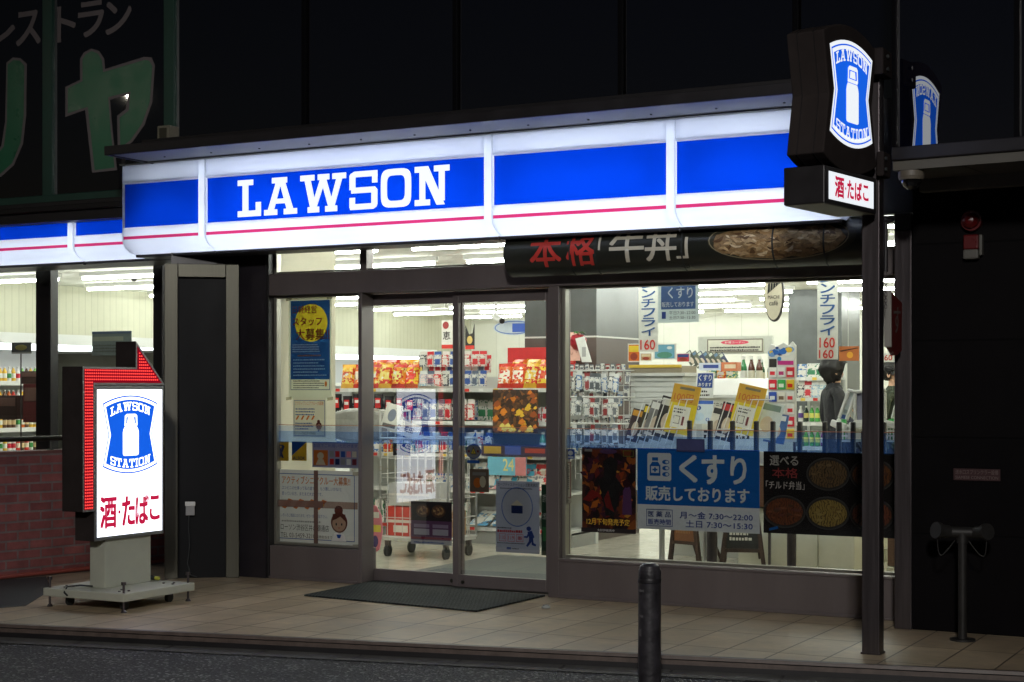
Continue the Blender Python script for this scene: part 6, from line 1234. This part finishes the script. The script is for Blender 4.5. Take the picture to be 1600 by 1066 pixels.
leaning(1098, 662, .15, .18, 0, (206, 220, 232), 'pale blue information card below the medicine card', _inf, cat='card', name='card', Y=1.1)
# slanted dark brochures on the counter top behind
for k in range(7): leaning(1086 + k * 8.5, 572 + k * .6, .07, .16, -.62, [(60, 66, 56), (90, 96, 80), (50, 60, 90), (70, 80, 70)][k % 4], 'dark brochure in the slanted row above the white cabinet', _mg([(200, 206, 190), (90, 120, 150)][k % 2]), Y=3.2, name='brochure', cat='brochure')['group'] = 'brochures slanted above the white cabinet'
for (u0, v0, u1, v1, c, c2, lab) in ((1092, 567, 1126, 579, (206, 214, 230), (50, 70, 140), 'blue lettered box below the slanted brochures'), (1127, 566, 1152, 580, (206, 120, 80), (230, 210, 180), 'orange box right of the blue lettered box')):
    a = P(u0, v1, 3.0); b = P(u1, v0, 3.0); w_, h_ = b.x - a.x, b.z - a.z; m = MB(); m.box(0, w_, 0, .1, 0, h_, colmat(c)); A = Art(m, (0, 0, 0), (1, 0, 0)); A.rect(w_ * .2, h_ * .3, w_ * .9, h_ * .75, colmat(c2)); tag(m.build('small_box', loc=(a.x, 3.0, a.z)), lab, 'box')
# white display frames and basket by the right window
def wframe(us, vs, tilt, lab, scr=None):
    Y = .95; p = P(sum(us) / 2, vs[1], Y); w2 = at(us[1], Y) - at(us[0], Y); h2 = Z_(us[0], vs[0], Y) - Z_(us[0], vs[1], Y)
    t = thing('display_stand', lab, 'display stand', p); t.rotation_euler = (-.15, tilt, 0); m = MB(); b_ = .022
    m.box(-w2 / 2, w2 / 2, 0, .04, 0, b_, WHITEP); m.box(-w2 / 2, w2 / 2, 0, .04, h2 - b_, h2, WHITEP); m.box(-w2 / 2, -w2 / 2 + b_, 0, .04, b_, h2 - b_, WHITEP); m.box(w2 / 2 - b_, w2 / 2, 0, .04, b_, h2 - b_, WHITEP); m.build('frame', t, .008)
    m = MB(); m.box(-w2 / 2 - .02, w2 / 2 + .02, -.06, .10, -.05, 0, WHITEP); m.build('foot', t, .01)
    if scr: m = MB(); m.box(-w2 / 2 + b_, w2 / 2 - b_, .025, .035, b_, h2 - b_, colmat(scr[0])); A = Art(m, (-w2 / 2, .024, 0), (1, 0, 0)); A.rect(w2 * .25, h2 * .3, w2 * .75, h2 * .4, colmat(scr[1])); A.rect(w2 * .25, h2 * .12, w2 * .75, h2 * .24, colmat((60, 90, 150))); A.rect(w2 * .3, h2 * .55, w2 * .7, h2 * .8, colmat((206, 210, 216))); m.build('screen', t)
wframe((1306, 1322), (606, 660), .30, 'white frame leaning right beside the steel post', ((196, 206, 206), (150, 160, 160))); wframe((1333, 1384), (608, 660), -.06, 'wide white framed screen partly hidden by the steel post', ((150, 150, 170), (200, 90, 90))); wframe((1390, 1404), (612, 660), .22, 'narrow white frame leaning at the right end of the window')
for u, lab in ((1322, 'white slotted basket left of the steel post'), (1396, 'white slotted basket right of the steel post')):
    p = P(u, 690, .9); t = thing('basket', lab, 'basket', p); m = MB()
    for k in range(7): x = -.07 + .14 * k / 6; m.box(x - .004, x + .004, -.005, .0, 0, .12, WHITEP)
    for z in (0, .035, .07, .105): m.box(-.075, .075, -.006, .001, z, z + .012, WHITEP)
    m.box(-.075, .075, .0, .12, -.004, .0, WHITEP); m.box(-.075, -.07, 0, .12, 0, .12, WHITEP); m.box(.07, .075, 0, .12, 0, .12, WHITEP); m.box(-.07, .07, .115, .12, 0, .12, WHITEP); m.build('body', t)
    m = MB(); m.box(-.045, -.01, .03, .06, .0, .16, colmat((70, 170, 90))); m.box(.02, .05, .03, .06, 0, .14, colmat((236, 236, 236))); m.build('contents', t)
# beige service counter
q = G(1278, 892); t = thing('counter', 'cream service counter with brown top standing beyond the medicine poster', 'counter', (q.x, q.y, 0)); CRP = mat('counter cream', S(206, 204, 186), .35, var=.05)
L1 = q.x - at(1142, q.y); m = MB(); m.box(-L1 + .22, -.006, 0, .6, .0, .50, CRP); m.cyl((-L1 + .22, .22, 0), (-L1 + .22, .22, .50), .22, CRP, 28); m.build('base', t)
m = MB(); m.box(-.004, .30, .02, 1.6, 0, .50, CRP); m.build('return_panel', t, .004)
m = MB(); m.box(-L1, .32, -.03, .62, .51, .86, mat('counter brown', S(96, 68, 50), .4, var=.2, scale=6, stretch=(1, 1, 8))); m.build('front', t, .006); m = MB(); m.box(-L1 - .02, .36, -.06, .66, .86, .9, MET); m.build('top', t, .006)
q2 = G(1405, 915); m = MB(); m.box(0, 1.3, 0, .5, .0, .14, CRP); m.box(0, 1.3, .03, .5, .145, .8, mat('counter brown', S(96, 68, 50))); tag(m.build('counter', None, .004, loc=(at(1385, 1.6), 1.6, 0)), 'brown counter end behind the right jamb of the window', 'counter')
m = MB(); m.prism([(0, .0), (.9, .5), (.9, .75), (0, .28)], 0, .12, CRP, 'z'); tag(m.build('low_plinth', loc=(at(1312, 3.0), 3.0, 0)), 'low cream plinth on the floor right of the service counter', 'plinth')
# chalkboards
WOOD = mat('dark brown wood', S(56, 38, 28), .45, var=.3, scale=12, stretch=(1, 1, .2)); CHK = mat('chalkboard', S(30, 34, 32), .6, var=.2)
def aframe(u, v, w2, h2, rz, lab, board, chalk):
    q = G(u, v); t = thing('chalkboard', lab, 'chalkboard', q, rz)
    for sx in (-1, 1): m = MB(); m.prism([(sx * w2 / 2 - .018 + sx * .03, 0), (sx * w2 / 2 + .018 + sx * .03, 0), (sx * w2 / 2 + .018 - sx * .05, h2), (sx * w2 / 2 - .018 - sx * .05, h2)], 0, .03, WOOD, 'y'); m.build('leg', t)
    m = MB(); m.box(-w2 / 2 + .0, w2 / 2 - .0, .004, .026, h2 * .25, h2 * .30, WOOD); m.box(-w2 / 2 + .03, w2 / 2 - .03, .004, .026, h2 * .95, h2, WOOD); m.build('rail', t)
    m = MB(); m.box(-w2 / 2 + .02, w2 / 2 - .02, .008, .02, h2 * .30, h2 * .95, board); m.build('board', t)
    m = MB(); A = Art(m, (-w2 / 2, .007, 0), (1, 0, 0)); lines(A, w2 * .15, w2 * .85, h2 * .62, h2 * .07, 3, chalk, .6, seed=int(u)); A.txt('いらっしゃいませ', w2 * .2, h2 * .68, w2 * .8, h2 * .75, chalk, .01); m.build('writing', t)
    for sx in (-1, 1): m = MB(); m.tube([(sx * w2 / 2, .36, 0), (sx * (w2 / 2 - .04), .03, h2)], .014, WOOD, 6); m.build('rear_leg', t)
aframe(1160, 893, .30, .62, .35, 'black chalkboard on a dark wood frame below the medicine poster', CHK, colmat((226, 224, 214))); aframe(1068, 878, .26, .60, -.3, 'brown chalkboard seen from behind beside a pale post', colmat((120, 78, 48)), colmat((140, 98, 62)))
# people at the counter
def person(name, lab, loc, rz, ht, coat, hair, glasses=False, hairlen=.0):
    t = thing('person', lab, 'person', loc, rz); s_ = ht / 1.72
    J = [('pel', (0, 0, .94), .13), ('wai', (0, 0, 1.08), .125), ('che', (0, .0, 1.28), .145), ('neckb', (0, .01, 1.44), .075), ('nec', (0, .0, 1.50), .052), ('hd0', (0, -.012, 1.565), .066), ('hd1', (0, -.01, 1.63), .084), ('hd2', (0, .0, 1.69), .072)]
    E_ = [(k, k + 1) for k in range(7)]; V = [j[1] for j in J]; Rr = [j[2] for j in J]
    def ad(p, r, par): V.append(p); Rr.append(r); E_.append((par, len(V) - 1)); return len(V) - 1
    for sx in (-1, 1):
        a = ad((sx * .17, .01, 1.40), .065, 3); b = ad((sx * .215, .02, 1.16), .05, a); c = ad((sx * .20, -.10, .96), .038, b); h_ = ad((sx * .195, -.15, .91), .032, c)
        for k in range(4): f = ad((sx * (.215 - .017 * k), -.19, .875 + .003 * k), .0095, h_); ad((sx * (.215 - .017 * k), -.20, .84 + .005 * (k % 2)), .008, f)
        f = ad((sx * .16, -.17, .89), .0105, h_); ad((sx * .15, -.195, .87), .009, f)
        l = ad((sx * .09, 0, .86), .095, 0); kn = ad((sx * .095, -.01, .48), .062, l); an = ad((sx * .095, .02, .09), .042, kn); ad((sx * .10, -.13, .035), .035, an)
    me = bpy.data.meshes.new('body'); me.from_pydata([tuple(c_ * s_ for c_ in v) for v in V], E_, []); o = bpy.data.objects.new('body', me); COL.objects.link(o); o.parent = t
    sk = o.modifiers.new('skin', 'SKIN'); me.skin_vertices[0].data[0].use_root = True
    for k, r in enumerate(Rr): me.skin_vertices[0].data[k].radius = (r * s_, r * s_ * (.72 if k in (1, 2, 3) else 1))
    sb = o.modifiers.new('sub', 'SUBSURF'); sb.levels = 1; sb.render_levels = 2; o.modifiers['skin'].use_smooth_shade = True
    # skin and clothing colours by height, in the body's own material
    mt, nt, ou = nm('person_' + name); p = nt.nodes.new('ShaderNodeBsdfPrincipled'); nt.links.new(p.outputs[0], ou.inputs[0]); tc = nt.nodes.new('ShaderNodeTexCoord'); sx_ = nt.nodes.new('ShaderNodeSeparateXYZ'); nt.links.new(tc.outputs['Object'], sx_.inputs[0]); r = nt.nodes.new('ShaderNodeValToRGB'); mp = nt.nodes.new('ShaderNodeMath'); mp.operation = 'DIVIDE'; mp.inputs[1].default_value = 1.8; nt.links.new(sx_.outputs[2], mp.inputs[0]); nt.links.new(mp.outputs[0], r.inputs[0]); r.color_ramp.interpolation = 'CONSTANT'; e = r.color_ramp.elements; e[0].position = 0; e[0].color = (.02, .02, .025, 1); e[1].position = .515 * s_; e[1].color = (*S(*coat), 1); x = e.new(.835 * s_); x.color = (*S(214, 170, 142), 1); p.inputs['Roughness'].default_value = .75; nz = nt.nodes.new('ShaderNodeTexNoise'); nz.inputs['Scale'].default_value = 9; nz.inputs['Detail'].default_value = 4; nz.inputs['Distortion'].default_value = 2.; nt.links.new(tc.outputs['Object'], nz.inputs['Vector']); bp = nt.nodes.new('ShaderNodeBump'); bp.inputs['Strength'].default_value = .5; bp.inputs['Distance'].default_value = .04; nt.links.new(nz.outputs['Fac'], bp.inputs['Height']); nt.links.new(bp.outputs[0], p.inputs['Normal']); nt.links.new(r.outputs[0], p.inputs['Base Color']); me.materials.append(mt)
    HM = mat('hair black', S(14, 12, 13), .5, var=.4, scale=40, stretch=(1, 1, .15))
    m = MB(); rnd = random.Random(len(name))
    vs = []; n1, n2 = 30, 15
    for j in range(n2):
        for i in range(n1):
            th = 2 * math.pi * i / n1; ph = math.pi * (.02 + (.60 + .14 * hairlen + .18 * (math.sin(th) > -.2)) * j / (n2 - 1)) ; front = math.sin(th) < -.45
            if front: ph = min(ph, math.pi * .40)
            rr = .108 + .012 * hairlen + rnd.uniform(-.006, .012) + hairlen * rnd.uniform(-.010, .022); vs.append((rr * .95 * math.sin(ph) * math.cos(th) * s_, (rr * 1.06 * math.sin(ph) * math.sin(th) + .006) * s_, (1.655 + rr * 1.06 * math.cos(ph) - (.02 * hairlen if j > 10 and not front else 0)) * s_))
    m.add(vs, [(j * n1 + i, j * n1 + (i + 1) % n1, (j + 1) * n1 + (i + 1) % n1, (j + 1) * n1 + i) for j in range(n2 - 1) for i in range(n1)] + [tuple(range(n1 - 1, -1, -1))], HM, True); m.build('hair', t)
    SKM = colmat((214, 170, 142)); m = MB(); m.prism([(-.096 * s_, 1.585 * s_), (-.088 * s_, 1.57 * s_), (-.078 * s_, 1.60 * s_), (-.072 * s_, 1.62 * s_), (-.085 * s_, 1.64 * s_)], -.012 * s_, .012 * s_, SKM, 'x'); m.build('nose', t, .004)
    for sx in (-1, 1):
        m = MB(); m.lathe([(0, -.006), (.018, -.003), (.022, .004), (.012, .008), (0, .006)], SKM, 10); o = m.build('ear', t, loc=(sx * .088 * s_, .01, 1.615 * s_)); o.rotation_euler = (0, sx * R_(80), 0); o.scale = (1.5, .9, 1)
        m = MB(); m.lathe([(0, .006), (.011, .003), (.013, 0)], colmat((30, 24, 22)), 10); o = m.build('eye', t, loc=(sx * .032 * s_, -.078 * s_, 1.632 * s_)); o.rotation_euler = (R_(90), 0, 0)
    m = MB(); m.box(-.024 * s_, .024 * s_, -.083 * s_, -.07 * s_, 1.560 * s_, 1.568 * s_, colmat((170, 90, 84))); m.build('mouth', t, .003)
    m = MB(); m.lathe([(.075 * s_, 1.425 * s_), (.088 * s_, 1.45 * s_), (.074 * s_, 1.485 * s_), (.062 * s_, 1.48 * s_)], colmat(coat, .7), 18); m.build('collar', t)
    if glasses:
        m = MB(); F_ = colmat((24, 22, 22), .3)
        for sx in (-1, 1): m.tube([(sx * .034 * s_ + .027 * math.cos(k * .785), -.094 * s_, 1.632 * s_ + .021 * math.sin(k * .785)) for k in range(9)], .003, F_, 5); m.tube([(sx * .06 * s_, -.094 * s_, 1.636 * s_), (sx * .09 * s_, .0, 1.636 * s_)], .003, F_, 5)
        m.tube([(-.008, -.095 * s_, 1.636 * s_), (.008, -.095 * s_, 1.636 * s_)], .003, F_, 5); m.build('glasses', t)
    return t
pp = P(1303, 620, 5.3); person('a', 'person with bushy black hair and dark coat standing with their back turned', (pp.x, 5.3, .004), R_(128), 1.78, (30, 30, 35), 1, hairlen=1.)
pp = P(1397, 620, 4.4); person('b', 'person with glasses and olive coat facing right behind the jamb', (pp.x, 4.4, .004), R_(80), 1.74, (58, 66, 52), 1, True)
pp = P(1322, 660, 6.2); person('c', 'person with short black hair whose head shows above the white basket', (pp.x, 6.2, .004), R_(-10), 1.37, (40, 44, 60), 1)
# picture cards behind the people
for (u0, v0, u1, v1, c, c2, lab) in ((1311, 541, 1342, 564, (190, 110, 60), (236, 170, 60), 'orange sunset picture card hanging beside the price strip'), (1380, 552, 1400, 566, (236, 236, 230), (206, 60, 50), 'white price card with red numbers beside the jamb')):
    a = P(u0, v1, 2.2); b = P(u1, v0, 2.2); w_, h_ = b.x - a.x, b.z - a.z; m = MB(); m.box(0, w_, 0, .008, 0, h_, colmat(c)); A = Art(m, (0, 0, 0), (1, 0, 0))
    if 'sunset' in lab: A.ell(w_ * .55, h_ * .4, w_ * .16, h_ * .22, colmat(c2)); A.poly([(0, h_ * .7), (w_ * .9, h_ * .9), (w_, h_ * .86), (w_ * .1, h_ * .62)], colmat((70, 40, 30)))
    else: A.txt('60', .1 * w_, .2 * h_, .7 * w_, .8 * h_, SR, .03)
    m.box(w_ * .45, w_ * .47, 0, .003, h_, ZC - a.z, WIRE); tag(m.build('picture_card', loc=(a.x, 2.2, a.z)), lab, 'card')
# ------------------------------------------------------------------ drink coolers along the far left wall
COOLW = mat('cooler white', S(226, 228, 228), .35); CLIGHT = em('cooler canopy light', (.93, .97, 1.), 4.)
def cooler(y0, y1, lab):
    t = thing('drink_cooler', lab, 'cooler', (XL, (y0 + y1) / 2, 0)); hl = (y1 - y0) / 2
    m = MB(); m.box(0.02, .12, -hl, hl, 0, 2.05, COOLW); m.box(.02, .9, -hl, hl, 0, .35, COOLW); m.box(.02, .85, -hl, hl, 2.0, 2.12, COOLW); m.build('body', t)
    m = MB(); m.box(.80, .85, -hl + .02, hl - .02, 1.93, 2.0, CLIGHT); m.build('canopy_light', t)
    for sy in (-hl, hl): m = MB(); m.prism([(.02, 0), (.9, 0), (.9, .5), (.7, 1.2), (.85, 2.0), (.02, 2.0)], sy - .02, sy + .02, COOLW, 'y'); m.build('side_panel', t)
    for z in (.52, .80, 1.06, 1.32, 1.58): m = MB(); m.box(.12, .62, -hl + .02, hl - .02, z - .02, z, COOLW); m.box(.62, .635, -hl + .02, hl - .02, z - .04, z + .01, WHITEP); m.build('shelf', t)
cooler(.7, 4.2, 'white drink cooler full of bottles seen through the leftmost window'); cooler(4.25, 8.2, 'white open cooler on the left wall, middle of three'); cooler(8.25, 11.4, 'white open cooler farthest back on the left wall')
CB_ = [((226, 226, 220), (60, 140, 70)), ((206, 60, 50), (236, 230, 210)), ((236, 190, 70), (240, 240, 230)), ((90, 60, 40), (226, 200, 150)), ((230, 120, 60), (240, 236, 220)), ((120, 180, 90), (240, 240, 226)), ((240, 240, 238), (200, 40, 60))]
for z in (.80, 1.06, 1.32, 1.58): goods('bottle', 'c', CB_, [(XL + .57, 1.0 + .066 * k, z) for k in range(44)], 'drink bottle on a shelf of the cooler in the leftmost window', 'drink bottles in the cooler', h=.17, r=.027, jit=.04)
Y = 1.1; t = thing('grey_cabinet', 'dull grey cabinet back filling the lower left window pane', 'cabinet', (at(165, Y), Y, 0)); m = MB(); hw = (at(250, Y) - at(85, Y)) / 2; zc_ = Z_(160, 552, Y)
m.box(-hw, hw + .2, 0, .4, 0, zc_, mat('cabinet grey', S(126, 126, 116), .6, var=.1)); m.build('body', t, .005); m = MB(); m.box(-hw, hw + .2, -.01, .41, zc_, zc_ + .02, MET); m.build('top', t)
a = P(144, 556, Y - .02); b = P(205, 517, Y - .02); w_, h_ = b.x - a.x, b.z - a.z; m = MB(); m.box(0, w_, 0, .01, 0, h_, colmat((110, 124, 122))); A = Art(m, (0, 0, 0), (1, 0, 0)); A.rect(.03 * w_, .6 * h_, .8 * w_, .78 * h_, colmat((150, 156, 140))); lines(A, .05 * w_, .9 * w_, .5 * h_, .12 * h_, 3, colmat((84, 90, 84)), .6, seed=60); A.rect(0, h_ * .9, w_, h_, colmat((70, 90, 120))); tag(m.build('notice_card', loc=(a.x, Y - .02, a.z)), 'grey lettered notice card standing on the grey cabinet', 'card')
a = P(18, 553, .9); b = P(48, 535, .9); w_, h_ = b.x - a.x, b.z - a.z; m = MB(); m.box(0, w_, 0, .01, 0, h_, colmat((60, 66, 66))); A = Art(m, (0, 0, 0), (1, 0, 0)); A.ell(.5 * w_, .55 * h_, .3 * w_, .25 * h_, colmat((190, 180, 90))); A.rect(0, 0, w_, h_ * .15, colmat((206, 206, 200))); m.box(w_ * .45, w_ * .5, .002, .008, -a.z, 0, STEELD); tag(m.build('picture_card', loc=(a.x, .9, a.z)), 'dark picture card with yellow spot in the leftmost window', 'card')
for (u0, v0, u1, v1, lab) in ((0, 618, 26, 655, 'dark crate stack low in the leftmost window'), (36, 580, 62, 600, 'black box standing before the cooler in the leftmost window'), (40, 600, 60, 660, 'maroon tall box beside the mullion in the leftmost window')):
    a = P(u0 - 4, v1, 1.4); b = P(u1, v0, 1.4); m = MB(); m.box(0, b.x - a.x, 0, .3, 0, b.z - a.z, colmat((66, 46, 40) if 'maroon' not in lab else (100, 40, 40))); m.box(.02, b.x - a.x - .02, -.004, 0, (b.z - a.z) * .55, (b.z - a.z) * .9, colmat((120, 90, 80))); tag(m.build('crate', None, .004, loc=(a.x, 1.4, a.z)), lab, 'crate')
